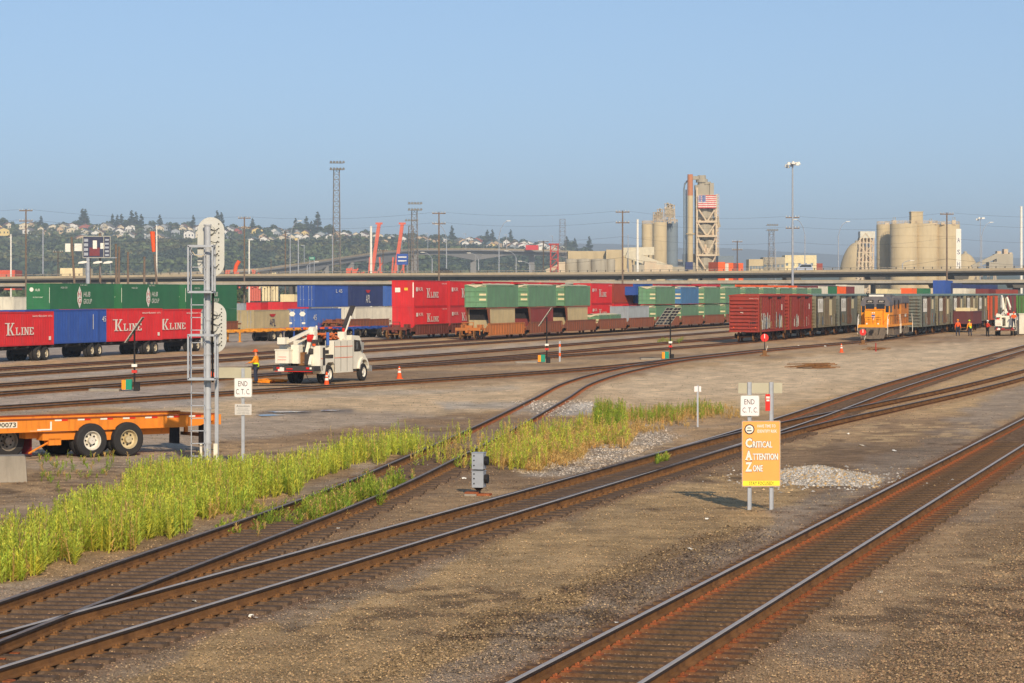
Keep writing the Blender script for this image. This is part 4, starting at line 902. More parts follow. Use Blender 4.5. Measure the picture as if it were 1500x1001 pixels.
for k, (px, Y, z, L, h, c, lb) in enumerate((
    (382, 420, .9, 9, 2.5, CRED, 'small red container end behind the grey one'), (395, 424, .9, 8, 2.45, CLBL, 'light blue container between two red ones'), (414, 418, .95, 12.2, 2.55, CRED, 'long red container behind the blue hexagon doors'),
    (357, 440, .8, 9, 2.4, CGREY, 'blue grey container at the left of the far row'), (431, 440, 3.4, 6, 1.3, CBEIGE, 'cream roofed box above the long red container'),
    (908, 372, 3.3, 7, 1.2, CBEIGE, 'cream box above the low red container'), (931, 372, 4.6, 7, 1.2, CBLUE, 'dark blue container peeking above the cream box'), (912, 366, 1.8, 9, 1.4, CRED, 'low red container right of the rust brown stack'),
    (1300, 560, 1.2, 24, 4.6, CBEIGE, 'long cream box beyond the locomotive'), (1335, 590, 1.2, 20, 4.8, CORG, 'orange box beyond the locomotive'), (1352, 600, 1.5, 16, 4.5, CGREEN, 'green box beyond the locomotive'),
    (1385, 520, 2.5, 14, 4.9, CBLUE, 'tall blue container with a white mark above the green cars'), (1400, 530, 2.5, 13, 4.4, CNAVY, 'navy container right of the tall blue one'), (1425, 545, 2.5, 16, 4.2, CNAVY, 'second navy container above the green cars'), (1452, 560, 2.5, 16, 4.2, CNAVY, 'last navy container above the green cars'),
    (1415, 500, 2.2, 20, 3.6, CWHITE, 'white container above the far green cars'), (1448, 505, 2.0, 22, 3.7, CMAR, 'maroon container above the far green cars'), (1478, 500, 2.0, 22, 3.6, CBROWN, 'brown container near the right edge above the bucket truck'),
    (1140, 600, 2.5, 14, 4.3, CWHITE, 'white trailer roof under the viaduct beyond the red boxcars'), (1240, 600, 2.5, 30, 4.3, CWHITE, 'long white trailer roof under the viaduct left of the locomotive'), (1205, 560, 2.5, 24, 4.0, CMAR, 'maroon container beyond the green boxcars'),
    (20, 420, 2.0, 6, 2.3, CWHITE, 'white box under the left end of the viaduct'), (6, 425, 2.0, 5, 2.3, CWHITE, 'second white box cut by the left edge'))):
    container(lb, G2, (WX(px, Y), Y, z), TA, L, h, c, doors='ribs')
# ---- trailers in line at the left
M_dch = mat('dark_chassis', (44, 42, 42), .7, var=.2)
def yard_chassis(label, loc, az, L, M, zt=1.12, group='trailer chassis under containers', lo=0):
    t = thing('trailer_chassis', label, 'trailer chassis', loc, AZ(az), group)
    m = MB()
    for y in (.6, 1.6): m.box(0, L, y, y+.14, zt-.3, zt)
    for k in range(7): m.box(.1+(L-.4)*k/6, .3+(L-.4)*k/6, 0, 2.4, zt-.18, zt-.02)
    m.box(0, .15, 0, 2.44, zt-.2, zt); m.box(L-.15, L, 0, 2.44, zt-.2, zt); m.build('frame', M, t)
    m = MB()
    for y in (.45, 1.85): m.box(L*.25 if lo else 2.0, (L*.25 if lo else 2.0)+.14, y, y+.14, .05, zt-.2); m.box((L*.25 if lo else 2.0)-.1, (L*.25 if lo else 2.0)+.25, y-.1, y+.24, 0, .06)
    m.build('landing_leg', M, t)
    for x in (L-1.1, L-2.4):
        for ys, yc in ((-1, .18), (1, 2.26)): wheel_pair(t, x, ys, yc, .5, True, (205, 195, 170))
    m = MB()
    for x in (L-1.1, L-2.4): m.tube((x, .2, .5), (x, 2.2, .5), .07, n=6)
    m.box(L-3.0, L-.5, .5, 1.9, .45, zt-.3); m.build('axle', M_dch, t)
    return t
def k_extra(s):
    def f(t, L, H, W):
        kline(t, L-s*1.0-L*.36, H*.32, L*.34, H*.36); text('workson', t, M_txtw, (L-3.6, -.056, H*.84), U, Vv, 2.3, .17, shear=.2); text('KKTU', t, M_txtw, (L-1.1, -.056, H*.84), U, Vv, .7, .12)
        m = MB(); m.box(L-.95, L-.6, -.058, -.054, .35, .62); m.build('marking', M_txtw, t)
    return f
def b_extra(t, L, H, W):
    m = MB(); m.box(L-1.45, L-1.38, -.06, -.04, .1, H-.1); m.build('post', cm('darkblue', (34, 60, 118)), t); text('45', t, M_txtw, (L-.9, -.06, H*.62), U, Vv, .7, .42)
    m = MB(); m.box(L-2.5, L-2.42, -.058, -.054, H*.4, H*.85); m.build('marking', M_txtw, t)
for k, (pxr, Yr, L, az, M, ex, lb, zc) in enumerate((
    (79, 194, 12.2, 16.0, CRED, k_extra(3.3), 'red container with white lettering on a trailer at the far left', 0), (156, 205, 13.7, 16.5, CBLUE, b_extra, 'plain blue container on a trailer between two red ones', .1),
    (238, 214, 13.0, 19.5, CRED, k_extra(3.6), 'red container on a trailer with one yellow wheel right of the blue one', .1), (299, 224, 13.0, 18.0, CRED, k_extra(3.7), 'red container on a trailer half behind the signal mast', 0))):
    X = WX(pxr, Yr)-L*math.sin(R(az)); Y = Yr-L*math.cos(R(az))
    container(lb, 'containers on trailers at the left', (X, Y, 1.12), az, L, 2.42+zc, M, doors='ribs', extra=ex)
    yard_chassis('dark chassis under the %s' % lb.replace(' on a trailer', ''), (X, Y, 0), az, L, M_dch)
X_, Y_ = WX(395, 420), 420
# empty chassis standing in the middle distance
for k, (px, Y, az, c, lb) in enumerate(((352, 262, 26, CTAN if 0 else mat('paint_chassis_yellow', (222, 150, 52), .6, var=.15), 'yellow empty chassis, left of the middle row'), (405, 272, 24, MATS['paint_chassis_yellow'], 'yellow empty chassis, second in the middle row'), (432, 276, 26, CBLUE, 'blue empty chassis behind the worker'),
    (462, 280, 26, CORG, 'orange empty chassis behind the bucket truck'), (488, 284, 24, CORG, 'second orange empty chassis behind the bucket truck boom'), (520, 286, 26, CBLUE, 'blue empty chassis right of the bucket truck boom'))):
    yard_chassis(lb, (WX(px, Y)-2.5*math.sin(R(az)), Y, 0), az, 11.0, c, 1.25, 'empty chassis in the middle row', 1)
# brown sided well car behind them
well_car('long rusty well car left of the red double stack', 'well cars', 505, 338, 18, WBRN, 1.35)
# ---- boxcars
def boxcar(label, group, px, Y, M, L=15.6, H=4.62, ends=True, seed=0, roofm=None, key=None, gr=.5, az=TA):
    r = random.Random(seed); W = 2.95
    t = thing('boxcar', label, 'boxcar', (WX(px, Y), Y, TOPR), AZ(az), group)
    m = MB(); m.box(0, L, .02, W-.02, 1.0, H-.2); m.box(-.02, L+.02, -.03, W+.03, .92, 1.12)
    n = 12
    for k in range(n+1):
        x = .05+(L-.2)*k/n
        m.box(x, x+.07, -.01, .02, 1.12, H-.22)
    b = m.build('body', M, t)
    m = MB(); P_ = [(-.06, H-.22), (-.06, H-.12), (W*.25, H-.02), (W*.5, H+.02), (W*.75, H-.02), (W+.06, H-.12), (W+.06, H-.22)]
    m.ext(P_, lambda u, v, q: (q, u, v), -.06, L+.06)
    for k in range(14): x = L*k/13; m.ext([(u, v+.025) for u, v in P_], lambda u, v, q: (q, u, v), x-.04, x+.04)
    m.build('roof', roofm or M, t)
    for x0 in (-.07, L-.03):
        m = MB()
        for k in range(9): z = 1.3+(H-1.8)*k/8; m.box(x0-.10, x0+.20, .12, W-.12, z-.1, z+.06)
        m.box(x0+.01, x0+.09, .02, .12, 1, H-.2); m.box(x0+.01, x0+.09, W-.12, W-.02, 1, H-.2)
        m.build('end_wall', M, t)
    dm_ = r.choice([M, mat('paint_olddoor', (112, 86, 68), .7, var=.25, dirt=(84, 66, 52), amt=.5), M, mat('paint_oldgreen', (92, 98, 82), .7, var=.2), mat('paint_greyblue', (104, 116, 130), .7, var=.2)]) if M not in (BXR,) else M
    m = MB(); m.box(L*.4, L*.6, -.07, -.012, 1.1, H-.35)
    for k in range(5): z = 1.4+(H-2)*k/4; m.box(L*.405, L*.595, -.095, -.07, z-.03, z+.03)
    d = m.build('door', dm_, t)
    m = MB()
    for x in (L*.45, L*.55): m.tube((x, -.11, 1.15), (x, -.11, H-.4), .02, n=5)
    m.build('lock_rods', M_rust, d)
    for x in (.25, L-.75):
        m = MB()
        for q in (0, .5): m.box(x+q, x+q+.04, -.1, -.06, .6, H-.3 if x < 1 else 2.4)
        for k in range(9 if x < 1 else 4): z = .7+k*.42; m.box(x, x+.54, -.1, -.07, z, z+.035)
        m.build('ladder', M_black if M is not BXR else M_rust, t)
    m = MB()
    for q in (.25, .75): m.box(-.14, -.1, q, q+.04, 1.1, H-.4 if q < .5 else 2.2)
    for k in range(7): z = 1.3+k*.42; m.box(-.14, -.11, .25, .79, z, z+.035)
    m.box(-.16, -.1, .9, 1.0, 1.2, 1.9); m.build('ladder', M, t)
    m = MB(); m.box(.8, L-.8, 1.0, 1.9, .7, .95); m.box(-.5, .3, 1.35, 1.6, .7, .95); m.box(L-.3, L+.5, 1.35, 1.6, .7, .95); m.box(L*.42, L*.55, .3, .8, .45, .92); m.build('underframe', M_black, t)
    for xc in (2.0, L-2.0): bg_ = bogie(t, xc); bg_.location.y = W/2
    return t, b
def graffiti(t, L, H, seed, cols, n=26, x0=.3, x1=.98, zmax=2.4):
    r = random.Random(seed); m = MB(); 
    for k in range(n):
        x = L*r.uniform(x0, x1); w = r.uniform(.12, .55); h = r.uniform(.4, 1.0)*(zmax-1.15); zb = 1.14+r.uniform(0, .2)
        pts = []
        for q in range(7): pts.append((x-w/2+r.uniform(-.1, .1), zb+h*q/6))
        for q in range(7): pts.append((x+w/2+r.uniform(-.12, .1), zb+h*(6-q)/6))
        y = -.012-.0012*k
        m.add([(a, y, b) for a, b in pts], [(q, 13-q, 12-q, q+1) for q in range(6)], r.randrange(len(cols)))
    o = m.build('graffiti', cols, t, fix=False); o['kind'] = 'stuff'; return o
BXR = mat('boxcar_red', (150, 58, 46), .7, var=.13, scale=.8, dirt=(108, 60, 48), amt=.4, streak=True); BXG = mat('boxcar_olive', (132, 126, 102), .75, var=.22, scale=.8, dirt=(104, 82, 60), amt=.65, streak=True); BXT = mat('boxcar_slate', (112, 118, 108), .75, var=.2, scale=.8, dirt=(104, 80, 60), amt=.6, streak=True)
RFG = mat('roof_slate', (104, 122, 120), .6, .1, var=.15, dirt=(88, 84, 72), amt=.3)
GC = [mat('g_grey', (150, 146, 134)), mat('g_pale', (206, 202, 188)), mat('g_ochre', (172, 140, 92)), mat('g_blue', (104, 122, 140)), mat('g_rose', (166, 104, 92))]
def freight(t, b, k, M):
    L, H = 15.6, 4.62
    if M is BXR:
        graffiti(b, L, H, k, [GC[1], GC[0], GC[1]] if k else [GC[1], GC[0], GC[1], GC[3], GC[2]], 60 if k == 0 else 16, .05 if k == 0 else .2, .9, 2.75 if k == 0 else 2.5)
        text('SOUTHERN PACIFIC', t, M_txtw, (-.075, 1.0, 4.08), EU, EV, .95, .14) if k == 0 else None
        if k == 0:
            for q, (a, z) in enumerate(((.45, 3.25), (.55, 3.0), (.35, 2.75))): text(('SP', '247', '5')[q], t, M_txtw, (-.078, 1.7+a/2, z), EU, EV, a, .12)
            m = MB(); m.box(-.12, -.08, .35, .95, 1.55, 1.95); m.build('placard_board', M_black, t)
            for y in (.35, 2.5): m = MB(); m.tube((-.14, y, 1.38), (-.02, y, 1.38), .07, n=8); m.build('marker_light', M_orange, t)
        m = MB(); m.box(L*.85, L*.88, -.02, -.012, 3.0, 3.6); m.build('marking', M_txtw, b)
    else:
        m = MB(); m.box(L*.1, L*.34, -.022, -.012, 2.6, 4.1); o = m.build('poster', M_txtw, b)
        m = MB(); m.box(L*.15, L*.17, -.026, -.022, 3.0, 3.9); m.box(L*.22, L*.24, -.026, -.022, 3.0, 3.6); m.box(L*.28, L*.3, -.026, -.022, 3.0, 3.8); m.build('marking', BXG, o)
        m = MB(); m.box(L*.66, L*.78, -.022, -.012, 2.9 if k % 2 else 2.2, 4.0); m.build('poster', CBEIGE, b)
        graffiti(b, L, H, 50+k, GC, 10+(k*7) % 9, .05, .95, 2.4)
    m = MB(); 
    for x in (L*.33, L*.68): m.box(x, x+L*.14, -.075, -.02, H-.42, H-.28)
    m.build('vent', M_black, b)
for k in range(9):
    Y = 259+16.95*k; px = 1828-716*259/Y; M = BXR if k < 2 else (BXG if k % 3 else BXT)
    t, b = boxcar(('dark red boxcar with a ribbed end and graffiti at the near end of its string' if k == 0 else 'dark red boxcar coupled second in its string') if k < 2 else 'olive boxcar, %s in the string behind the red boxcars' % ORD[k], 'boxcars', px, Y, M, seed=k, roofm=None if k < 2 else RFG); freight(t, b, k, M)
for k in range(11):
    Y = 299+15.6*k; px = 1828-(1828-1350)*299/Y; M = [BXT, BXG, BXT, BXG, BXG, mat('boxcar_orange', (204, 88, 42), .7, var=.12, streak=True, dirt=(140, 70, 44), amt=.3), BXT, cm('boxcar_maroon', (134, 52, 56)), cm('boxcar_bright_green', (84, 132, 56)), BXG, BXT][k]
    nm = {5: 'orange', 7: 'maroon', 8: 'bright green'}.get(k, 'slate green')
    t, b = boxcar('%s boxcar, %s behind the orange locomotive' % (nm, ORD[k]), 'boxcars', px, Y, M, L=14.3, seed=20+k, roofm=RFG); 
    if k not in (5, 7, 8): freight(t, b, k+11, M)
t = thing('gondola', 'low maroon gondola standing before the far green boxcars', 'gondola', (WX(1425, 330), 330, TOPR), AZ(TA+2))
m = MB(); m.box(0, 9, 0, 2.9, .9, 2.45)
for k in range(9): m.box(k*.98, k*.98+.1, -.05, 0, .9, 2.45)
m.box(-.03, 9.03, -.06, 2.96, 2.38, 2.5); m.build('body', cm('gondola_maroon', (96, 50, 50)), t)
m = MB()
for k in range(6): m.box(.6+k*1.3, 1.3+k*1.3, .4, 2.2, 2.5, 2.62+.3*random.random())
m.build('load', CBEIGE, t)['kind'] = 'stuff'
for xc in (1.6, 7.4): bogie(t, xc).location.y = 1.45
# ---- locomotive
LY = mat('loco_yellow', (240, 154, 32), .5, var=.1, scale=1, dirt=(150, 96, 50), amt=.3, streak=True); LYD = mat('loco_yellow_dirty', (196, 122, 44), .65, var=.2, scale=1.2, dirt=(118, 84, 58), amt=.7, streak=True)
LG = mat('loco_grey', (104, 102, 104), .6, var=.15, dirt=(80, 72, 66), amt=.4); LU = mat('loco_under', (112, 100, 86), .8, var=.2, dirt=(70, 60, 52), amt=.4)
t = thing('locomotive', 'orange yellow diesel locomotive with a grey roof facing the viewer', 'locomotive', (WX(1300, 270), 270, TOPR), AZ(TA))
W = 3.05; YZ = lambda u, v, q: (q, u, v); XZq = lambda u, v, q: (u, q, v)
m = MB(); m.box(0.1, 22, 0, W, 1.28, 1.52, 0); m.box(.02, .12, .0, W, 1.2, 1.52, 0); m.build('walkway', LY, t)
m = MB(); m.box(.9, 2.3, .62, W-.62, 1.52, 2.95); m.ext([(.9, 2.95), (1.05, 3.0), (2.3, 3.05), (2.3, 2.9), (.9, 2.9)], XZq, .62, W-.62); n_ = m.build('nose', LY, t)
m = MB()
for y0 in (.85, 1.75): m.box(.87, .895, y0, y0+.45, 2.0, 2.03)
m.box(.86, .895, 1.05, 1.08, 1.55, 2.5); m.build('nose_door_seam', M_black, n_)
m = MB(); yc = W/2+.02; m.ext([(yc-.17, 2.5), (yc+.17, 2.5), (yc+.17, 2.25), (yc, 1.98), (yc-.17, 2.25)], YZ, .875, .893, 0); m.ext([(yc-.17, 2.52), (yc+.17, 2.52), (yc+.17, 2.38), (yc-.17, 2.38)], YZ, .865, .874, 1)
for q in (-.1, 0, .1): m.box(.866, .874, yc+q-.02, yc+q+.02, 2.1, 2.36, 2)
m.build('shield_emblem', [M_txtw, CBLUE, M_txtr], n_)
m = MB(); m.tube((.85, yc-.1, 2.72), (.9, yc-.1, 2.72), .07, n=10); m.tube((.85, yc+.1, 2.72), (.9, yc+.1, 2.72), .07, n=10); m.build('headlight', M_txtw, n_)
m = MB()
for y in (.95, 2.1): m.tube((.0, y, 1.62), (.12, y, 1.62), .08, n=10)
m.build('ditch_light', M_txtw, t)
m = MB(); m.ext([(.08, 1.52), (W-.08, 1.52), (W-.08, 3.75), (W-.45, 4.3), (.45, 4.3), (.08, 3.75)], YZ, 2.3, 4.9, 0); cb = m.build('cab', LY, t)
m = MB(); m.ext([(.05, 3.42), (W-.05, 3.42), (W-.05, 3.8), (W-.45, 4.36), (.45, 4.36), (.05, 3.8)], YZ, 2.27, 4.95, 0); m.box(2.26, 2.3, .55, W-.55, 3.3, 3.43); m.build('cab_roof', LG, cb)
for y0, y1 in ((.55, 1.4), (1.62, 2.5)):
    m = MB(); m.box(2.24, 2.262, y0, y1, 3.12, 3.62); m.build('windscreen', M_glass, cb)
for y0, y1 in ((.14, .48), (W-.48, W-.14)):
    m = MB(); m.box(2.28, 2.298, y0, y1, 2.75, 3.5); m.build('front_door_window', M_glass, cb)
for i, (y0, tx) in enumerate(((.62, '600'), (1.78, '600'))):
    m = MB(); m.box(2.2, 2.265, y0-.06, y0+.62, 3.74, 4.02); nb = m.build('number_board', M_black, cb); text(tx, nb, M_txtw, (2.195, y0+.52, 3.79), EU, EV, .46, .17)
for x0, x1 in ((2.7, 3.4), (3.7, 4.4)):
    m = MB(); m.box(x0, x1, .05, .078, 2.75, 3.5); m.build('side_window', M_glass, cb)
m = MB(); m.box(2.6, 4.0, .7, 2.2, 4.36, 4.62, 0); m.box(2.55, 2.62, .7, 2.2, 4.38, 4.55, 1); m.tube((3.2, 2.4, 4.36), (3.2, 2.4, 4.7), .06, n=6, mi=2); m.tube((2.8, 2.5, 4.66), (3.4, 2.5, 4.66), .07, n=6, mi=2); m.tube((2.9, 2.3, 4.7), (3.3, 2.3, 4.7), .05, n=6, mi=2); m.build('roof_equipment', [LG, M_txtw, M_black], cb)
m = MB(); m.box(4.9, 21.0, .3, W-.3, 1.52, 3.62, 0); m.box(5.5, 8.5, .06, W-.06, 1.52, 3.5, 0); hd = m.build('long_hood', LYD, t)
m = MB(); m.box(4.9, 21.05, .27, W-.27, 3.62, 4.2); m.box(5.5, 8.5, .08, W-.08, 3.5, 4.24); m.box(14, 20, .2, W-.2, 3.7, 4.45); m.box(9.5, 11.5, .9, W-.9, 4.25, 4.6); m.build('hood_roof', LG, hd)
m = MB()
for k in range(14): x = 8.9+k*.85; m.box(x, x+.05, .27, .3, 1.6, 3.2); m.box(x+.15, x+.6, .28, .3, 1.75, 3.0)
m.build('hood_door', LYD, hd)['kind'] = 'stuff'
for x in (6, 9.2, 11.2, 17.5): m = MB(); m.box(x, x+.9, .03 if x < 8 else .245, .4, 3.1, 4.0); m.build('intake_grille', M_black, hd)
m = MB(); m.box(12.8, 13.8, .26, .295, 1.6, 3.5); m.build('yellow_panel', LY, hd)
m = MB(); m.box(17.2, 18.6, .25, .29, 2.2, 2.5); m.build('marking', M_txtw, hd)
# handrails and steps
for x0 in (.05,):
    for y in (.02, W-.02):
        m = MB(); m.path([(.0, y, .55), (.0, y, 1.5), (.35, y, 2.3), (.9, y, 2.55)], .03, 6); m.path([(.55, y, .7), (.55, y, 1.5), (.9, y, 2.1)], .03, 6); m.build('handrail', M_txtw, t)
for x in (10.5, 11.3, 21.8):
    m = MB(); m.path([(x, -.02, .5), (x, -.02, 1.5), (x-.6, .0, 2.5)], .035, 6); m.build('handrail', M_txtw, t)
m = MB()
for k in range(14): x = 1+k*1.55; m.tube((x, .03, 1.5), (x, .03, 2.45), .018, n=5)
m.tube((1, .03, 2.45), (21.2, .03, 2.45), .02, n=5)
for k in range(5): y = .7+k*.4; m.tube((.12, y, 1.5), (.12, y, 2.15 if k in (0, 4) else 2.3), .018, n=5)
m.tube((.12, .7, 2.25), (.12, 2.3, 2.25), .02, n=5); m.build('walkway_rail', M_black, t)
m = MB()
for k in range(4): z = .35+k*.3; m.box(.1, .55, .02, .5, z, z+.05); m.box(.1, .55, W-.5, W-.02, z, z+.05)
m.box(.1, .14, .0, .04, .3, 1.3); m.box(.52, .56, 0, .04, .3, 1.3); m.build('step', LU, t)
m = MB(); m.ext([(.05, .95), (W-.05, .95), (W-.35, .12), (W*.5, .05), (.35, .12)], YZ, -.18, -.05); m.box(-.1, .15, .2, W-.2, .8, 1.25); m.build('plow', LU, t)
m = MB(); m.box(-.5, .1, W/2-.14, W/2+.14, .72, .98); m.box(-.62, -.45, W/2-.16, W/2+.16, .66, 1.04); m.path([(-.12, .8, 1.15), (-.25, .85, .7), (-.2, .95, .45)], .035, 6); m.path([(-.12, 2.2, 1.15), (-.25, 2.15, .7), (-.2, 2.05, .45)], .035, 6); m.build('coupler', M_black, t)
m = MB(); m.box(8, 13, .3, W-.3, .35, 1.25); m.box(.4, 21.8, .9, W-.9, .9, 1.28); m.build('fuel_tank', LU, t)
for xc in (3.4, 17.2):
    m = MB(); m.ext([(-2.2, .95), (2.2, .95), (2.3, .6), (1.9, .38), (-1.9, .38), (-2.3, .6)], lambda u, v, q: (xc+u, q, v), .2, .36)
    for k in (-1.7, 0, 1.7): m.tube((xc+k, .15, .52), (xc+k, .4, .52), .14, n=8); m.tube((xc+k+.6, .18, .5), (xc+k+.6, .18, 1.1), .09, n=6)
    b = m.build('bogie', LU, t)
    for k in (-1.7, 0, 1.7):
        m = MB(); m.lathe([(.02, .72), (.35, .72), (.4, .7), (.52, .7), (.52, .84), (.02, .84)], c=(xc+k, .52), n=18, axis='y'); m.lathe([(.02, W-.84), (.52, W-.84), (.52, W-.7), (.02, W-.7)], c=(xc+k, .52), n=18, axis='y'); m.build('wheelset', M_rust, b)
# ------------------------------------------------------------------ bucket truck
TW = mat('truck_white', (232, 226, 206), .4, var=.05, dirt=(170, 155, 125), amt=.25, streak=True); TD = mat('truck_dark', (66, 62, 60), .7, var=.2)
YL = lambda u, v, q: (q, u, v); XL = lambda u, v, q: (u, q, v)
def bucket_truck(label, loc, az):
    t = thing('bucket_truck', label, 'truck', loc, AZ(az))
    m = MB(); m.box(0, 7.0, .75, .9, .62, .86); m.box(0, 7.0, 1.5, 1.65, .62, .86); m.build('frame', TD, t)
    m = MB(); m.box(-.25, .9, .0, 2.4, .72, .98, 0); m.box(-.27, -.25, .1, 2.3, .68, .715, 1); m.box(-.3, -.26, 1.25, 1.6, .8, .86, 1); m.build('tail_platform', [TD, M_red], t)
    for y in (.28, 2.0):
        m = MB(); m.box(-.28, -.25, y, y+.18, .82, .92, 0); m.box(-.28, -.25, y-.14, y-.03, .82, .92, 1); m.build('tail_light', [M_red, M_txtw], t)
    m = MB(); m.box(-.275, -.25, 1.75, 2.1, .55+.15, .9); m.build('number_plate', M_txtw, t)
    # service body
    for y0, y1, nm in ((0, .52, 'side_cabinet'), (1.88, 2.4, 'side_cabinet')):
        m = MB(); m.ext([(.55, .85), (.55, 2.05), (1.2, 2.05), (1.2, 1.35), (2.35, 1.35), (2.35, 2.3), (4.95, 2.3), (4.95, .55), (2.6, .55), (2.45, .98), (2.25, 1.14), (1.55, 1.14), (1.3, .98), (1.15, .55), (.8, .55)], XL, y0, y1)
        b = m.build(nm, TW, t)
        yy = y0-.012 if y0 == 0 else y1+.002
        m = MB()
        for x in (2.4, 3.25, 4.1, 4.9): m.box(x, x+.02, yy, yy+.01, .62, 2.25)
        m.build('door_gap', TD, b)
        m = MB()
        for z in (1.35, 1.95): m.box(2.4, 4.85, yy-.002, yy+.008, z, z+.03)
        m.box(.6, 1.15, yy-.002, yy+.008, 1.35, 1.38); m.build('orange_stripe', CORG, b)
        m = MB(); m.box(.85, 1.15, yy-.01, yy, 1.0, 1.95); m.build('louvre_panel', TD, b)
        m = MB(); m.box(1.45, 2.2, yy-.02, yy+.1, 1.37, 1.55); m.box(1.5, 1.9, y0+.1, y1-.1, 1.6, 1.8); m.build('hose_tray', TD, b)
    m = MB(); m.box(.9, 4.95, .52, 1.88, .86, 1.1); m.box(4.75, 4.94, .52, 1.88, 1.1, 2.3); m.build('deck', TD, t)
    # rear left tool buckets, winch, boom
    m = MB(); m.box(-.2, .45, 1.5, 2.3, 1.12, 1.85); m.box(-.23, .48, 1.47, 2.33, 1.8, 1.87); m.box(-.215, -.2, 1.65, 2.15, 1.3, 1.32, 1); m.box(-.215, -.2, 1.65, 2.1, 1.45, 1.47, 1); m.build('man_bucket', [TW, M_red], t)
    m = MB(); m.box(.3, .8, 1.15, 1.6, 1.1, 2.1); m.box(.5, .9, .9, 1.3, 1.0, 1.7, 1); m.build('tool_box', [TW, M_rust], t)
    m = MB(); m.box(-.15, .35, 1.75, 2.2, 2.12, 2.5); m.box(-.17, .37, 1.73, 2.22, 2.08, 2.13, 1); m.build('control_box', [TW, TD], t)
    m = MB(); m.bar((.2, 1.7, 2.3), (2.2, 1.2, 2.9), .14, .17); m.bar((.9, 1.5, 2.2), (2.0, 1.2, 2.55), .08, .08); m.bar((.6, .9, 1.1), (1.6, 1.0, 2.6), .2, .24); m.bar((1.4, .7, 2.5), (.3, .5, 1.0), .16, .22)
    m.tube((2.2, 1.05, 2.75), (2.2, 1.35, 2.75), .3, n=12); m.box(1.9, 2.3, .95, 1.4, 1.1, 2.8); m.tube((2.1, 1.2, 2.7), (2.1, 1.2, 3.0), .05, n=6); m.tube((2.5, 1.1, 2.7), (2.5, 1.1, 3.1), .05, n=6); m.build('boom', TW, t)
    m = MB(); m.tube((1.2, .72, 2.45), (1.2, 1.0, 2.45), .2, n=14); m.build('hose_reel', M_red, t)
    m = MB(); m.tube((.6, .4, 1.75), (.6, .65, 1.75), .17, n=10); m.box(.5, 1.1, .6, .95, 1.0, 1.6); m.build('winch', TD, t)
    m = MB(); m.tube((2.2, .3, 2.05), (2.2, .3, 2.75), .09, n=10); m.build('blue_bottle', CLBL, t)
    m = MB(); m.tube((.5, .35, 2.05), (.5, .35, 2.16), .09, n=8); m.build('warning_light', M_orange, t)
    m = MB(); r = random.Random(4)
    for k in range(16):
        x, y = r.uniform(2.5, 4.6), r.uniform(.5, 1.9); pts = [(x+r.uniform(-.5, .5), y+r.uniform(-.4, .4), 2.35+r.uniform(0, .35)) for q in range(5)]
        m.path(pts, .035, 5)
    m.build('hose_bundle', mat('hose_orange', (206, 112, 62), .6), t)
    m = MB()
    for k in range(8): x, y = r.uniform(.7, 2.0), r.uniform(.3, 1.2); z = r.uniform(1.0, 2.0); m.box(x, x+r.uniform(.1, .3), y, y+r.uniform(.1, .3), z, z+r.uniform(.1, .5))
    for k in range(10):
        x, y = r.uniform(2.6, 4.5), r.uniform(.6, 1.8); m.box(x, x+r.uniform(.1, .5), y, y+r.uniform(.1, .4), 2.2, 2.35+r.uniform(0, .3))
    m.build('gear', TD, t)
    m = MB(); m.bar((4.3, .5, 2.3), (5.6, .3, 4.15), .30, .09, 0); m.bar((4.15, .25, 2.35), (5.1, .2, 3.6), .07, .06, 1); m.build('raised_panel', [TD, TW], t)
    m = MB(); m.box(4.2, 4.5, .2, .6, 2.3, 2.75, 0); m.tube((4.3, .3, 2.75), (4.3, .3, 2.95), .07, n=6, mi=1); m.build('lamp_stand', [TW, M_red], t)
    # cab and hood
    m = MB(); m.ext([(5.0, .7), (5.0, 2.45), (5.1, 2.55), (6.1, 2.5), (6.3, 2.3), (6.55, 1.72), (6.55, .7)], XL, .12, 2.28); cb = m.build('cab', TW, t)
    m = MB(); m.ext([(5.35, 1.65), (5.35, 2.3), (6.1, 2.25), (6.4, 1.65)], XL, .1, .119); m.ext([(5.35, 1.65), (5.35, 2.3), (6.1, 2.25), (6.4, 1.65)], XL, 2.281, 2.3); m.build('side_window', M_glass, cb)
    m = MB(); m.box(4.975, 4.999, .6, 1.8, 1.75, 2.3); m.build('rear_window', M_glass, cb)
    m = MB(); m.ext([(6.55, .7), (6.55, 1.68), (7.5, 1.5), (7.75, 1.35), (7.8, .7)], XL, .45, 1.95); m.build('hood', TW, t)
    for y0, y1 in ((0.02, .5), (1.9, 2.38)):
        m = MB(); P_ = [(6.35+1.2*0+.72*math.cos(a), .6+.74*math.sin(a)) for a in np.linspace(0.15, math.pi-.15, 10)]
        P2 = [(6.35+.6*math.cos(a), .6+.6*math.sin(a)) for a in np.linspace(math.pi-.1, .1, 10)]
        m.ext([(u+.2, v) for u, v in P_]+[(u+.2, v) for u, v in P2], XL, y0, y1); m.build('fender', TW, t)
    m = MB(); m.box(7.75, 7.95, .15, 2.25, .5, .8); m.build('front_bumper', M_chrome, t)
    for y in (-.12, 2.4): m = MB(); m.box(6.1, 6.16, y, y+.12, 1.75, 2.15); m.path([(6.1, y+.06, 2.1), (6.2, .14 if y < 0 else 2.26, 2.3)], .02, 5); m.path([(6.1, y+.06, 1.8), (6.2, .14 if y < 0 else 2.26, 1.6)], .02, 5); m.build('mirror', M_chrome, t)
    for x, dl in ((1.9, True), (6.55, False)):
        for ys, yc in ((-1, .17), (1, 2.23)): wheel_pair(t, x, ys, yc, .49, dl, (236, 232, 220))
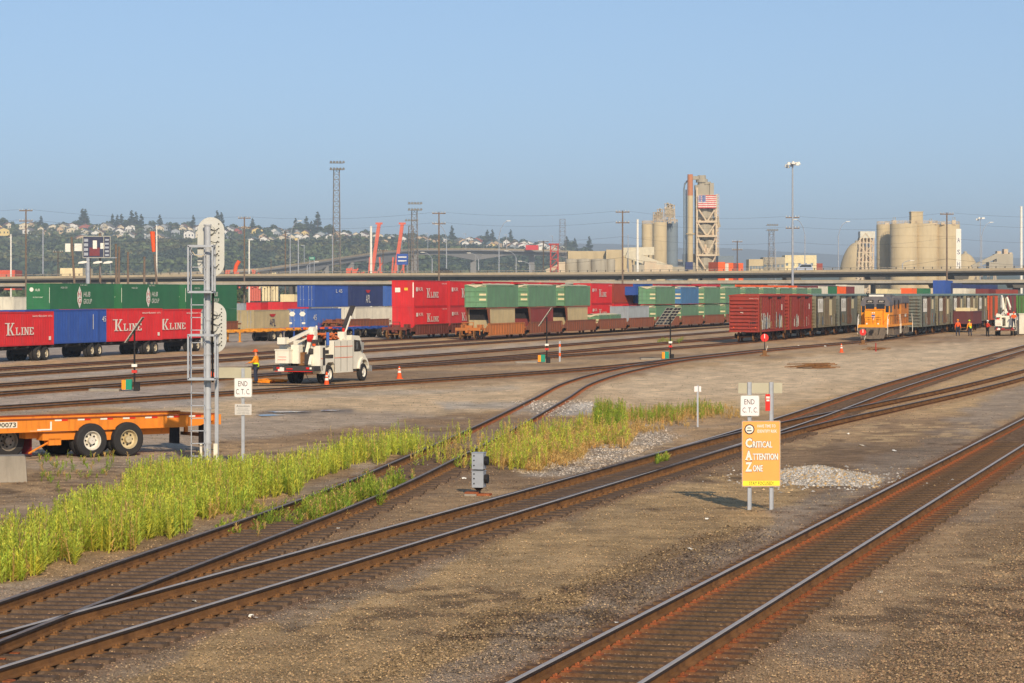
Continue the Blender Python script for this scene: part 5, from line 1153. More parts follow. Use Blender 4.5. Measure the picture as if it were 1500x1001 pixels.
    m = MB(); m.path([(-.1, .6, .7), (-.3, .3, .25), (.1, -.3, .03), (.8, -.7, .03)], .02, 5); m.build('hose', M_black, t)
    return t
Yt = 141.5; bt = bucket_truck('white railway bucket truck with tool cabinets seen from behind, nearest truck', (WX(463, Yt), Yt, 0), 20)
bt2 = dup(tree_of(bt), 'white bucket truck with a worker on its rear step near the right edge', (WX(1488, 303), 303, 0), AZ(12))
m = MB(); Y = 303
for r0, pts in ((.13, [(2.2, 1.2, 2.9), (1.6, 1.5, 4.0), (1.0, 1.6, 4.55), (.4, 1.5, 4.3), (.1, 1.4, 3.0)]), (.1, [(2.0, .7, 3.0), (1.2, .9, 4.2), (.6, 1.0, 4.4), (.3, .6, 3.2)])): m.path(pts, r0, 8)
m.build('folded_boom', TW, bt2)
for c_ in KIDS(bt2):
    if c_.name.split('.')[0] in ('raised_panel', 'lamp_stand', 'hose_bundle'): bpy.data.objects.remove(c_)
m = MB(); m.box(.3, .5, .4, 2.0, 1.0, 2.3); m.build('rear_panel', TW, bt2)
m = MB(); m.tube((.1, 2.0, 1.2), (.1, 2.0, 2.4), .18, n=10); m.build('fire_extinguisher', M_red, bt2)
# cream storage box cut by the right edge
m = MB(); m.box(0, 8, 0, 2.4, 0, 2.3); t = thing('storage_box', 'cream storage box cut by the right edge behind the truck', 'container', (WX(1493, 312)+0, 312, .1), 0); m.build('body', CWHITE, t); m = MB(); m.box(-.05, 8.05, -.05, 2.45, 2.3, 2.4); m.build('lid', CWHITE, t)
# ------------------------------------------------------------------ people
SKIN = mat('skin', (196, 140, 108), .6, var=.05); DENIM = mat('denim_dark', (48, 54, 70), .85, var=.15); HVO = mat('hivis_orange', (246, 96, 40), .7, var=.08); HVY = mat('hivis_amber', (246, 150, 34), .7, var=.08); HVL = mat('hivis_lime', (196, 226, 40), .7, var=.05); HAIR = mat('hair_dark', (44, 34, 28), .8)
def skin(name, V, E, Rd, M, parent=None, sub=1, root=0):
    me = bpy.data.meshes.new(name); me.from_pydata(V, E, []); o = bpy.data.objects.new(name, me); COL.objects.link(o)
    md = o.modifiers.new('s', 'SKIN'); sv = me.skin_vertices[0].data
    for i, r in enumerate(Rd): sv[i].radius = (r, r) if not isinstance(r, tuple) else r
    sv[root].use_root = True; md.use_smooth_shade = True
    s2_ = o.modifiers.new('u', 'SUBSURF'); s2_.levels = sub; s2_.render_levels = sub
    dg = bpy.context.evaluated_depsgraph_get(); dg.update(); nm = bpy.data.meshes.new_from_object(o.evaluated_get(dg)); bpy.data.objects.remove(o)
    nm.materials.clear(); nm.materials.append(M); o = bpy.data.objects.new(name, nm); COL.objects.link(o); o.parent = parent
    nm.polygons.foreach_set('use_smooth', [True]*len(nm.polygons)); return o
def person(label, loc, rz, shirt, vest=None, helmet=M_orange, handL=(.28, .35, 1.1), handR=(-.28, .3, 1.05), stance=.14, lean=0.0, trousers=DENIM, h=1.78):
    """faces +y in its own frame; x to its left is -x"""
    k = h/1.78; J = {}
    pel = (0, 0, .95); che = (0, lean*.5, 1.3); nek = (0, lean*.8, 1.48); hd0 = (0, lean+.01, 1.58); hd1 = (0, lean+.025, 1.71)
    shL = (.2, lean*.75, 1.42); shR = (-.2, lean*.75, 1.42)
    def elbow(sh, hnd):
        a = Vector(sh); b = Vector(hnd); mdp = (a+b)/2; d = (b-a).length; off = math.sqrt(max(0, .30**2-(min(d, .58)/2)**2)); dn = Vector((math.copysign(.4, sh[0]), -.5, -.6)).normalized(); return tuple(mdp+dn*off)
    eL, eR = elbow(shL, handL), elbow(shR, handR)
    hipL, hipR = (.1, 0, .92), (-.1, 0, .92); knL, knR = (stance, .05, .5), (-stance, .02, .5); anL, anR = (stance+.02, -.02, .09), (-stance-.02, -.03, .09)
    V = [pel, che, nek, hd0, hd1, shL, eL, handL, shR, eR, handR, hipL, knL, anL, hipR, knR, anR]
    E = [(0, 1), (1, 2), (2, 3), (3, 4), (1, 5), (5, 6), (6, 7), (1, 8), (8, 9), (9, 10), (0, 11), (11, 12), (12, 13), (0, 14), (14, 15), (15, 16)]
    Rd = [.13, .14, .055, .085, .082, .06, .042, .035, .06, .042, .035, .085, .06, .04, .085, .06, .04]
    for hnd, el in ((7, 6), (10, 9)):                      # fingers and thumb
        d = (Vector(V[hnd])-Vector(V[el])).normalized(); side = d.cross(Vector((0, 0, 1))).normalized() if abs(d.z) < .95 else Vector((0, 1, 0))
        pl = Vector(V[hnd])+d*.07; V.append(tuple(pl)); E.append((hnd, len(V)-1)); Rd.append(.03); pi = len(V)-1
        for q, (o_, l_) in enumerate(((-.03, .075), (-.01, .085), (.01, .08), (.03, .065))):
            a = pl+side*o_+d*l_*.5; b = pl+side*o_*1.15+d*l_*.9+Vector((0, 0, -l_*.35)); V += [tuple(a), tuple(b)]; n = len(V); E += [(pi, n-2), (n-2, n-1)]; Rd += [.01, .008]
        a = Vector(V[hnd])+side*.045+d*.045; V.append(tuple(a)); E.append((hnd, len(V)-1)); Rd.append(.012)
    V = [tuple(c*k for c in v) for v in V]; Rd = [r*k for r in Rd]
    b = skin('person', V, E, Rd, SKIN); b.location = loc; b.rotation_euler = (0, 0, rz); tag(b, label, 'person', 'workers in the yard')
    # clothing
    SV = [V[0], V[1], tuple(Vector(V[2])-Vector((0, 0, .02))), V[5], V[6], tuple(Vector(V[6])*.1+Vector(V[7])*.9), V[8], V[9], tuple(Vector(V[9])*.1+Vector(V[10])*.9)]
    skin('shirt', SV, [(0, 1), (1, 2), (1, 3), (3, 4), (4, 5), (1, 6), (6, 7), (7, 8)], [.165, .175, .085, .085, .066, .052, .085, .066, .052], shirt, b)
    skin('trousers', [V[0], V[11], V[12], V[13], V[14], V[15], V[16]], [(0, 1), (1, 2), (2, 3), (0, 4), (4, 5), (5, 6)], [.15, .115, .085, .075, .115, .085, .075], trousers, b)
    for a in (13, 16):
        x, y, z = V[a]; skin('boot', [(x, y-.05, .05), (x, y+.06, .05), (x, y+.17, .04)], [(0, 1), (1, 2)], [.06, .055, .042], M_black, b)
    if vest: m = MB(); m.lathe([(.17, V[0][2]-.06), (.185, V[0][2]-.02), (.185, V[0][2]+.12), (.175, V[0][2]+.17)], c=(V[0][0], V[0][1]), n=16); m.build('vest', vest, b, smooth=True)
    hx, hy, hz = V[4]
    if helmet:
        m = MB(); m.lathe([(.135, 0), (.13, .03), (.115, .08), (.08, .12), (.03, .145), (.001, .15)], c=(hx, hy), n=16); m.v = [(x, y, z+hz+.0) for x, y, z in m.v]
        m.ext([(hx-.1, hy+.1), (hx+.1, hy+.1), (hx+.07, hy+.19), (hx-.07, hy+.19)], lambda u, v, q: (u, v, q), hz-.005, hz+.012); m.build('helmet', helmet, b, smooth=False)
    m = MB(); yf = hy+.085
    for s_ in (-.035, .035): m.tube((hx+s_, yf-.01, hz-.02), (hx+s_, yf+.004, hz-.02), .013, n=8)
    m.box(hx-.03, hx+.03, yf-.012, yf+.002, hz-.105, hz-.095); m.build('eyes_and_mouth', HAIR, b)
    m = MB(); m.ext([(yf-.01, hz-.02), (yf+.02, hz-.065), (yf-.01, hz-.07)], lambda u, v, q: (q, u, v), hx-.014, hx+.014); 
    for s_ in (-.092, .092): m.box(hx+s_-.01, hx+s_+.01, hy-.02, hy+.02, hz-.07, hz-.0)
    m.build('nose_and_ears', SKIN, b)
    skin('hair', [(hx, hy-.02, hz+.02), (hx, hy-.045, hz-.06)], [(0, 1)], [.085, .07], HAIR, b)
    return b
x, y = G(375, 562); person('worker in an orange shirt and lime waistband facing left beside the bucket truck', (x, y, 0), R(80), HVY, HVL, M_orange, (.2, .42, 1.12), (-.14, .42, 1.1))
x, y = G(1403, 492.5); person('worker in bright orange seen from behind, leftmost of the right group', (x, y, 0), R(-20), HVO, None, HVY, (.3, .1, .85), (-.32, .12, .85), h=1.85)
x, y = G(1421, 492.5); person('worker in amber with a yellow helmet bending forward in the right group', (x, y, 0), R(20), HVY, HVL, HVL, (.25, .35, .8), (-.3, .2, .8), lean=.14)
x, y = G(1446.5, 493); person('worker in dark orange with a white helmet standing left of the far truck', (x, y, 0), R(-60), mat('hivis_dark', (206, 60, 36), .7), None, M_txtw, (.2, .35, 1.15), (-.2, .35, 1.15), trousers=M_black)
x, y = WX(1485, 302.5), 302.5; person('worker in orange standing on the rear step of the far bucket truck', (x, y, 1.0), R(15), HVO, None, HVO, (.3, .35, 1.25), (-.25, .3, 1.2), h=1.7)
# ------------------------------------------------------------------ cones, targets, switch stands
def cone(label, px, py, h=.71):
    x, y = G(px, py); t = thing('traffic_cone', label, 'traffic cone', (x, y, 0), .3, 'traffic cones')
    m = MB(); m.ext(rounded(-.19, .19, -.19, .19, .04, 3), lambda u, v, q: (u, v, q), 0, .035); m.lathe([(.15, .035), (.035, h), (.001, h)], n=18); m.build('body', M_orange, t)
    m = MB(); f = lambda z: .15-.115*(z-.035)/(h-.035)+.003
    m.lathe([(f(.34), .34), (f(.46), .46)], n=18); m.build('collar', M_txtw, t); m = MB(); m.lathe([(f(.54), .54), (f(.6), .6)], n=18); m.build('collar', M_txtw, t)
cone('orange cone standing alone right of the nearest bucket truck', 585, 555); cone('orange cone beside the rear wheel of the nearest bucket truck', 478.5, 567, .78); cone('small orange cone left of the locomotive', 1232.5, 516.5, .72)
x, y = G(1283, 515); t = thing('marker_stake', 'red stake standing in front of the locomotive', 'stake', (x, y, 0)); m = MB(); m.lathe([(.1, 0), (.07, .05), (.045, .1), (.045, .7), (.001, .72)], n=10); m.build('stake', mat('stake_red', (170, 48, 36), .6), t)
x, y = G(316, 555.5); t = thing('warning_prism', 'low orange folding warning tent behind the signal mast', 'warning tent', (x, y, 0)); m = MB(); m.add([(-.72, -.2, 0), (.72, -.2, 0), (.72, .2, 0), (-.72, .2, 0), (-.5, 0, .55), (.0, 0, .3)], [(0, 1, 5, 4), (1, 2, 5), (2, 3, 4, 5), (3, 0, 4), (0, 3, 2, 1)]); m.build('fabric', M_orange, t); m = MB(); m.tube((.05, 0, .28), (.35, 0, .5), .12, n=8); m.build('sandbag', CNAVY, t)
x, y = G(394, 561); m = MB(); r = random.Random(2)
for k in range(7): m.path([(r.uniform(-.9, .9), r.uniform(-1.5, 1.5), .06+r.uniform(0, .08)) for q in range(4)], .06, 5)
o = m.build('hose_coil', HVY, None, loc=(x, y, 0)); tag(o, 'orange hose heap on the ground between the worker and the truck', 'hose')
x, y = G(370, 566); m = MB(); m.path([(0, 0, .03), (1.5, .4, .03), (3.2, -.3, .03), (4.6, .2, .03), (5.5, 1.2, .03)], .025, 5); o = m.build('ground_hose', M_black, None, loc=(x, y, 0)); tag(o, 'black hose lying from the worker to the nearest bucket truck', 'hose')
def target(label, px, pyb, pyt):
    x, y = G(px, pyb); s = y/F; h = (pyb-pyt)*s; t = thing('switch_target', label, 'switch stand', (x, y, 0), 0, 'red switch targets')
    m = MB(); m.box(-.35, .35, -.25, .25, 0, .08); m.box(-.16, .16, -.14, .14, .08, .45); m.build('base', M_rust, t)
    m = MB(); m.tube((0, 0, .45), (0, 0, h), .035, n=8); m.build('rod', M_black, t)
    m = MB(); m.tube((.1, -.1, .4), (.22, -.2, .8), .025, n=6); m.build('lever', M_txtw, t)
    m = MB(); m.tube((-.0, -.03, h), (0, .01, h), .31, n=20); d = m.build('disc', M_red, t); m = MB(); m.box(-.03, .03, -.04, -.031, h-.05, h+.28); m.build('stripe', M_txtw, d)
target('round red switch target in front of the dark red boxcar', 1120, 522, 495); target('round red switch target in front of the locomotive', 1264, 505, 487)
def solar(label, px, pyb, cx, top, bot, panels, yaw):
    x, y = G(px, pyb); s = y/F; t = thing('solar_switch_stand', label, 'switch stand', (x, y, 0), 0, 'solar powered switch stands')
    zt, zb = (pyb-top)*s, (pyb-bot)*s; zc = (zt+zb)/2; L = (zt-zb)
    m = MB(); m.tube((0, 0, 0), (0, 0, zc), .05, n=10); m.build('pole', M_black, t)
    for z in (.9, 1.2): m = MB(); m.box(-.13, .13, -.1, .1, z, z+.14); m.build('reflector', M_txtw if z > 1 else mat('reflector_red', (200, 60, 50)), t)
    for q in range(panels):
        e = (q-(panels-1)/2)*.62
        c = Vector(((cx-px)*s, 0, zc)); a = Vector((math.cos(R(yaw)), math.sin(R(yaw)), 0)); dn = Vector((.46*L/1.0*.75, 0, L/2)); 
        p0, p1 = c-dn, c+dn; w = .28
        side = a*w; ctr = a*e
        nrm = (p1-p0).cross(side).normalized()*.02
        vs = [p0-side+ctr, p0+side+ctr, p1+side+ctr, p1-side+ctr]; vs = [v-nrm for v in vs]+[v+nrm for v in vs]
        m = MB(); m.add(vs, [(0, 1, 2, 3), (4, 7, 6, 5), (0, 4, 5, 1), (1, 5, 6, 2), (2, 6, 7, 3), (3, 7, 4, 0)]); pn = m.build('solar_panel', M_alu, t)
        m = MB()
        for sg in (-1.2, 1.2):
            for i in range(2):
                for j in range(6):
                    o0 = p0+(p1-p0)*((j+.12)/6)+side*(-.9+i*.95)+ctr+nrm*sg; u = side*.85; v = (p1-p0)*(.8/6); m.add([o0, o0+u, o0+u+v, o0+v], [(0, 1, 2, 3)])
        m.build('cell', mat('solar_cell', (34, 38, 52), .25, spec=.6), pn, fix=False)
    m = MB(); m.box(-.62, -.42, -.15, .15, .08, .55, 0); m.box(-.42, -.12, -.15, .15, .08, .58, 1); m.box(.0, .25, -.2, .2, 0, .4, 2); m.build('switch_machine', [HVY, M_green, M_black], t)
    m = MB(); m.box(-2.2, -.7, -.5, .5, 0, .12); m.build('slab', M_conc, t)
solar('solar panel switch stand seen edge on in front of the red trailers', 197, 573, 197, 465, 502, 1, 86)
solar('solar panel switch stand seen edge on before the orange well car', 801, 532, 799, 451, 478, 1, 80)
solar('switch stand with two dark solar panels facing the viewer', 982, 527, 979, 451, 476, 2, 15)
x, y = G(820, 530); s = y/F; t = thing('marker_post', 'grey post with faded orange bands in the middle of the yard', 'marker post', (x, y, 0)); m = MB(); m.box(-.06, .06, -.05, .05, 0, 30*s); m.build('post', M_galv, t); m = MB(); m.box(-.065, .065, -.055, .055, 22*s, 26*s); m.box(-.065, .065, -.055, .055, 8*s, 13*s); m.build('band', CORG, t)
# ------------------------------------------------------------------ viaduct
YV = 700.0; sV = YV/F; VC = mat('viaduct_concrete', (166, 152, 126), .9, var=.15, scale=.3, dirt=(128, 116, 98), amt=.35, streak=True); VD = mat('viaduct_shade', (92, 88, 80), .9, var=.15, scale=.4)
t = thing('viaduct', 'long concrete road viaduct with a parapet crossing the whole yard', 'viaduct', (0, YV, 0), R(0))
def vz(px): return WZ(np.interp(px, [-250, 0, 300, 600, 900, 1500, 1750], [410, 409, 405, 403.5, 402, 396, 394]), YV)
xs = list(range(-240, 1760, 20))
def strip(d0, d1, y0, y1, M, name, off=0):
    m = MB(); vs = []
    for px in xs:
        X = WX(px, YV); z = vz(px); vs += [(X, y0, z+d0), (X, y1, z+d0), (X, y1, z+d1), (X, y0, z+d1)]
    fs = [(4*i+a, 4*i+(a+1) % 4, 4*i+4+(a+1) % 4, 4*i+4+a) for i in range(len(xs)-1) for a in range(4)]; m.add(vs, fs); return m.build(name, M, t)
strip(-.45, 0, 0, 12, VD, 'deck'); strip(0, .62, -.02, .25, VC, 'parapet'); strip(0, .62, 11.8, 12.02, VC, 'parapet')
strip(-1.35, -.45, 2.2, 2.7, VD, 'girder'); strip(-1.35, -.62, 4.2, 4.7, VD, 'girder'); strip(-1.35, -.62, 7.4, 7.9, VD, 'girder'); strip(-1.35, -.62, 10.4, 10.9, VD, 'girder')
strip(1.0, 1.12, .0, .12, M_conc, 'rail')
m = MB()
for k in range(150):
    px = -230+k*13.3; X = WX(px, YV); z = vz(px); m.box(X-.12, X+.12, -.06, .29, z+.62, z+1.15)
m.build('parapet_posts', VD, t)['kind'] = 'stuff'
for px in list(range(-190, 1760, 123)):
    X = WX(px, YV); z = vz(px)-1.35; p = MB(); p.ext([(-3.6, z), (3.6, z), (3.2, z-.9), (-3.2, z-.9)], lambda u, v, q: (X+u*.55, q, v), .5, 11.5)
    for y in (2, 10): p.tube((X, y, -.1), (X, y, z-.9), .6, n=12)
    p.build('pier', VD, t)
# nearer, lower service viaduct hugging it
YW = 655.0; t = thing('lower_viaduct', 'second pale concrete viaduct just below and in front of the road viaduct', 'viaduct', (0, YW, 0))
def vz2(px): return WZ(np.interp(px, [-250, 0, 300, 600, 900, 1500, 1750], [418, 417, 414.5, 413.5, 413, 411.5, 411]), YW)
_vz, _YV = vz, YV; vz, YV = vz2, YW
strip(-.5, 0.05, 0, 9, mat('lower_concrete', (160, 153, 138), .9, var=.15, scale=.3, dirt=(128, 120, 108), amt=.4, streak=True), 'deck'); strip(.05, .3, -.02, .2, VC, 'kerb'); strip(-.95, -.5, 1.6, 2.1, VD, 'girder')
for px in list(range(-130, 1760, 116)):
    X = WX(px, YW); z = vz2(px)-.95; p = MB(); p.ext([(-3.0, z), (3.0, z), (2.4, z-.8), (-2.4, z-.8)], lambda u, v, q: (X+u*.6, q, v), .4, 8.6)
    for y in (2, 7): p.tube((X, y, -.1), (X, y, z-.8), .5, n=12)
    p.build('pier', VD, t)
vz, YV = _vz, _YV
# ------------------------------------------------------------------ poles, lights, wires
def street_light(label, px, top, Y=704, arm=1, base=None, h=None, group='street lights on the viaduct'):
    z0 = vz(px) if base is None else base; t = thing('street_light', label, 'street light', (WX(px, Y), Y, z0), 0, group); H = WZ(top, Y)-z0
    m = MB(); m.tube((0, 0, 0), (0, 0, H*.72), .16, .12, 8); m.build('pole', M_galv, t)
    m = MB(); pts = [(0, 0, H*.72), (arm*.5, 0, H*.86), (arm*1.3, 0, H*.96), (arm*2.2, 0, H)]; m.path(pts, .08, 6); m.build('arm', M_galv, t)
    m = MB(); m.ext([(arm*2.0, H-.06), (arm*3.1, H-.02), (arm*3.1, H+.12), (arm*2.0, H+.1)], lambda u, v, q: (u, q, v), -.2, .2); m.build('lamp', M_txtw, t)
for lb, px, top, arm in (('curved arm street light at the right of the first lattice tower', 342, 0, 1),): pass
SLs = [(633, 370, -1, 'short street light leaning left near the dark car'), (731, 324, 1, 'tall street light with its arm to the right in mid viaduct'), (756, 368, -1, 'short street light with its arm to the left in mid viaduct'), (654, 329, -1, 'slender street light beside the utility pole'),
       (776, 383, -1, 'small street light left of the tanks'), (1179, 322, -1, 'street light beside the white high mast'), (1228, 325, 1, 'street light left of the large silos'), (1438, 326, 1, 'street light right of the large silos'), (1322, 382, 1, 'small street light before the silos'), (701, 371, -1, 'thin street light behind the mid viaduct'), (425, 324, 1, 'street light with its arm up right before the hill'), (450, 384, 1, 'low street light before the far bridge')]
for px, top, arm, lb in SLs: street_light(lb, px, top, 706, arm)
def plain_pole(label, px, top, Y, M=M_txtw, r=.14, base=0.0, lean=0, name='pole', cat='pole', group='plain poles behind the yard'):
    t = thing(name, label, cat, (WX(px, Y), Y, base), 0, group); m = MB(); H = WZ(top, Y)-base; m.tube((0, 0, 0), (lean, 0, H), r*1.2, r, 8); m.tube((lean, 0, H), (lean, 0, H+.1), r*1.3, r*1.1, 8); m.build('shaft', M, t); return t
for px, top, w, lb in ((16, 344, .2, 'short white pole at the far left'), (63, 337, .18, 'slim grey pole right of the first utility pole'), (365, 351, .2, 'pale pole right of a utility pole above the viaduct'), (418, 340, .16, 'wooden brown pole before the hill'), (437, 351, .16, 'grey pole with a lamp before the hill'), (543.5, 332, .32, 'thick white pole left of the orange cranes'),
                       (934, 322, .3, 'white pole left of the cement tower'), (1496, 303, .34, 'tall white pole at the right edge'), (487, 345, .12, 'thin pole against the lattice tower'), (920, 345, .1, 'thin grey pole left of the white pole'), (397, 380, .1, 'short wooden pole before the far bridge'), (1136, 365, .1, 'thin antenna pole beside the low plant')):
    plain_pole(lb, px, top, 730, M_wood if 'wood' in lb else M_galv if 'grey' in lb or 'thin' in lb else M_txtw, w)
for px, top, ln, lb in ((112, 348, -1.2, 'leaning wooden pole with two white panels'), (131.5, 354, -.1, 'short wooden pole left of the billboard centre'), (147, 342, -.1, 'tall wooden pole in front of the billboard'), (171, 358, -.2, 'wooden pole right of the billboard'), (173.5, 362, .2, 'thin wooden pole touching the one right of the billboard'), (187.5, 370, 0, 'short wooden pole between billboard and sock'), (211, 377, .1, 'short wooden pole with a crossarm'), (233, 374, -1.1, 'leaning wooden pole under the orange sock')):
    plain_pole(lb, px, top, 640, M_wood, .26, lean=ln, name='wooden_pole', group='wooden poles at the left')
plain_pole('white pole carrying the orange sock', 229.5, 331, 645, M_txtw, .17, name='flag_pole')
def box_thing(name, label, cat, px0, px1, py0, py1, Y, dep, M, extra=None, z0=None):
    t = thing(name, label, cat, (WX(px0, Y), Y, 0 if z0 is None else z0)); m = MB(); zb = WZ(py1, Y) if z0 is None else 0; m.box(0, WX(px1, Y)-WX(px0, Y), 0, dep, zb, WZ(py0, Y)-(z0 or 0)); b = m.build('body', M, t); return t, b
t, _ = box_thing('transformer_panel', 'white panel left of the leaning wooden pole', 'panel', 95.5, 103, 357, 369, 639, .6, M_txtw); t, _ = box_thing('transformer_panel', 'white panel right of the leaning wooden pole', 'panel', 109, 120, 357, 368, 639, .6, M_txtw)
t = thing('wind_sock', 'orange fabric sock hanging left of a white pole', 'wind sock', (WX(224, 640), 640, WZ(369, 640))); m = MB(); H = WZ(340, 640)-WZ(369, 640); m.tube((.2, 0, 0), (-.1, 0, H), .42, .62, 14); m.tube((-.1, 0, H), (-.1, 0, H+.1), .66, .66, 14); m.build('fabric', M_orange, t); m = MB(); m.tube((-.1, 0, H), (1.1, 0, H+.3), .04, n=5); m.build('arm', M_galv, t)
for px, lb in ((121, 'white lamp head left of the billboard post'), (143, 'white lamp head under the billboard'), (158, 'white lamp head right of the billboard post')):
    t = thing('flood_lamp', lb, 'lamp', (WX(px, 630), 630, WZ(385, 630)), 0, 'lamp heads under the billboard'); m = MB(); m.ext([(-1.1, -.25), (-.9, .15), (.2, .4), (1.0, .35), (1.15, .05), (.3, -.2)], lambda u, v, q: (u, q, v), -.3, .3); m.build('shade', M_txtw, t); m = MB(); m.tube((.5, 0, -.1), (.7, .6, -3.2), .06, n=5); m.build('bracket', M_galv, t)
# billboards
t = thing('billboard', 'dark framed advertising billboard on a grey column at the left', 'billboard', (WX(122, 636), 636, 0)); sB = 636/F; H0, H1 = WZ(377, 636), WZ(347, 636); Wb = 39*sB
m = MB(); m.box(0, Wb, 0, .6, H0, H1, 0); m.box(-.12, Wb+.12, -.08, .62, H0-.2, H0, 1); m.box(-.12, Wb+.12, -.08, .62, H1, H1+.2, 1); m.box(-.15, 0, -.08, .62, H0, H1, 1); m.box(Wb, Wb+.15, -.08, .62, H0, H1, 1); m.box(29.5*sB, 30.5*sB, -.1, .6, H0, H1, 1)
bb = m.build('panel', [mat('billboard_dark', (52, 56, 80), .5), M_alu], t)
m = MB(); m.box(9*sB, 24*sB, -.03, -.005, H0+.3, H0+2.3); m.build('picture', mat('billboard_red', (120, 48, 52), .5), bb)
m = MB(); 
for k in range(4): m.box(1*sB, 7*sB, -.03, -.005, H0+.4+k*1.1, H0+1.1+k*1.1)
for k in range(5): m.box(32*sB, 37.5*sB, -.03, -.005, H0+.3+k*.9, H0+.75+k*.9)
m.build('picture', M_galv, bb)
m = MB(); m.box(14*sB, 20*sB, -.05, -.031, H0+2.0, H0+4.0); m.box(25*sB, 31*sB, -.05, -.031, H0+2.0, H0+3.4); m.build('picture', M_txtw, bb)
m = MB(); m.box(Wb, Wb+1.6, .2, .35, H0-.2, H0-.05); m.build('catwalk', M_galv, t)
m = MB(); m.tube((6.5*sB, .3, 0), (6.5*sB, .3, H0), .48, n=12); m.build('column', M_galv, t)
t, _ = box_thing('warehouse', 'cream flat roofed building at the left above the viaduct', 'building', 88, 121, 393, 425, 820, 20, cm('cream_wall', (226, 206, 160), .2)); 
t, _ = box_thing('warehouse', 'low orange red shed at the far left above the viaduct', 'building', -20, 22, 396, 425, 820, 12, cm('shed_orange', (206, 88, 62), .2))
# utility poles with crossarms and wires
UP = [(38, 307, 620, 2), (358, 318, 660, 2), (643, 311, 620, 2), (912, 309, 600, 2), (1161, 317, 600, 2), (1387, 312, 610, 1), (796, 353, 800, 1), (1080, 353, 800, 2), (85, 368, 800, 1), (561, 366, 820, 1)]
UL = ['at the far left', 'right of the signal mast top', 'right of the second lattice tower', 'left of the silo pair', 'behind the white high mast', 'in front of the large silos', 'right of the far bridge end', 'right of the cement tower', 'among the left hand poles', 'thin one among the cranes']
UT = []
for (px, top, Y, n), lb in zip(UP, UL):
    t = thing('utility_pole', 'wooden utility pole with crossarms, '+lb, 'utility pole', (WX(px, Y), Y, 0), 0, 'utility poles'); H = WZ(top, Y); m = MB(); m.tube((0, 0, 0), (0, 0, H), .24, .16, 8); m.build('pole', M_wood if Y < 700 else mat('pole_dark', (92, 82, 74), .9), t)
    for k in range(n):
        z = H-.3-k*2.4; m = MB(); m.box(-1.55, 1.55, -.1, .1, z-.12, z+.12); c = m.build('crossarm', M_wood, t); m = MB()
        for q in (-1.4, -.7, .7, 1.4): m.tube((q, 0, z+.12), (q, 0, z+.4), .07, n=6)
        m.build('insulator', M_txtw, c)
    UT.append((WX(px, Y), Y, H))
def wire(label, a, b, sag, r=.022):
    m = MB(); pts = []
    for k in range(25): u = k/24; pts.append((a[0]+(b[0]-a[0])*u, a[1]+(b[1]-a[1])*u, a[2]+(b[2]-a[2])*u-sag*4*u*(1-u)))
    m.path(pts, r, 4); o = m.build('power_line', M_black, None); tag(o, label, 'power line', 'power lines')
ch = [(WX(-330, 640), 640, 24.5)]+UT[:6]+[(WX(1720, 610), 610, 23)]
nn = ['left edge', 'first pole', 'second pole', 'third pole', 'fourth pole', 'fifth pole', 'sixth pole', 'right edge']
for dz, nm in ((.1, 'top wire'), (-2.3, 'middle wire'), (-5.8, 'lower wire'), (-10.5, 'bottom wire')):
    for i in range(7):
        a, b = ch[i], ch[i+1]; wire('%s spanning from the %s to the %s' % (nm, nn[i], nn[i+1]), (a[0], a[1], a[2]+dz), (b[0], b[1], b[2]+dz), 1.1 if dz > -8 else 1.6, .02 if dz > -8 else .03)
# white high mast light
def high_mast(label, px, top, Y, n=8, r=.28):
    t = thing('high_mast_light', label, 'floodlight mast', (WX(px, Y), Y, 0), 0, 'high mast lights'); H = WZ(top, Y); m = MB(); m.tube((0, 0, 0), (0, 0, H), r*.95, r*.5, 12); m.build('mast', M_galv, t)
    m = MB(); m.lathe([(.5, H-.3), (.55, H), (.5, H+.1)], n=12); m.build('ring', M_galv, t)
    for k in range(n):
        a = 6.283*k/n; c = Vector((math.cos(a)*1.2, math.sin(a)*1.2, H-.35+.35*math.sin(a*1.5+1))); m = MB(); m.tube((0, 0, H), c+Vector((0, 0, .4)), .05, n=5); m.tube(c+Vector((0, 0, .42)), c-Vector((0, 0, .1)), .18, .42, 10); m.build('lamp', M_txtw, t)
high_mast('tall white high mast light above the red boxcars', 1161, 240, 520); high_mast('distant high mast light right of the large silos', 1436, 320, 900, 6, .2)
# lattice towers
def lattice(label, px, top, Y, w=1.9, n=20, rows_=2):
    t = thing('lattice_tower', label, 'light tower', (WX(px, Y), Y, 0), R(10), 'lattice light towers'); H = WZ(top, Y); m = MB(); q = w/2
    def wd(z): return q*(1-.35*z/H)
    cs = [(-1, -1), (1, -1), (1, 1), (-1, 1)]
    for cx, cy in cs: m.tube((cx*wd(0), cy*wd(0), 0), (cx*wd(H), cy*wd(H), H-2), .09, .07, 5)
    for k in range(n):
        z0, z1 = (H-2)*k/n, (H-2)*(k+1)/n
        for j in range(4):
            a, b = cs[j], cs[(j+1) % 4]
            if k % 2: a, b = b, a
            m.tube((a[0]*wd(z0), a[1]*wd(z0), z0), (b[0]*wd(z1), b[1]*wd(z1), z1), .045, n=4, caps=False); m.tube((a[0]*wd(z1), a[1]*wd(z1), z1), (b[0]*wd(z1), b[1]*wd(z1), z1), .04, n=4, caps=False)
    m.build('lattice', mat('lattice_steel', (142, 132, 122), .6, .3), t)
    m = MB()
    for r_ in range(rows_): z = H-.4-r_*1.9; m.box(-1.9, 1.9, -1.2, 1.2, z-.08, z+.04)
    m.build('platform', M_galv, t)
    for r_ in range(rows_):
        z = H-.1-r_*1.9
        for k in range(5):
            m = MB(); x = -1.8+k*.9; m.tube((x, -1.3, z+.1), (x, -1.75, z-.15), .25, .38, 9); m.build('floodlight', M_chrome, t)
    return t
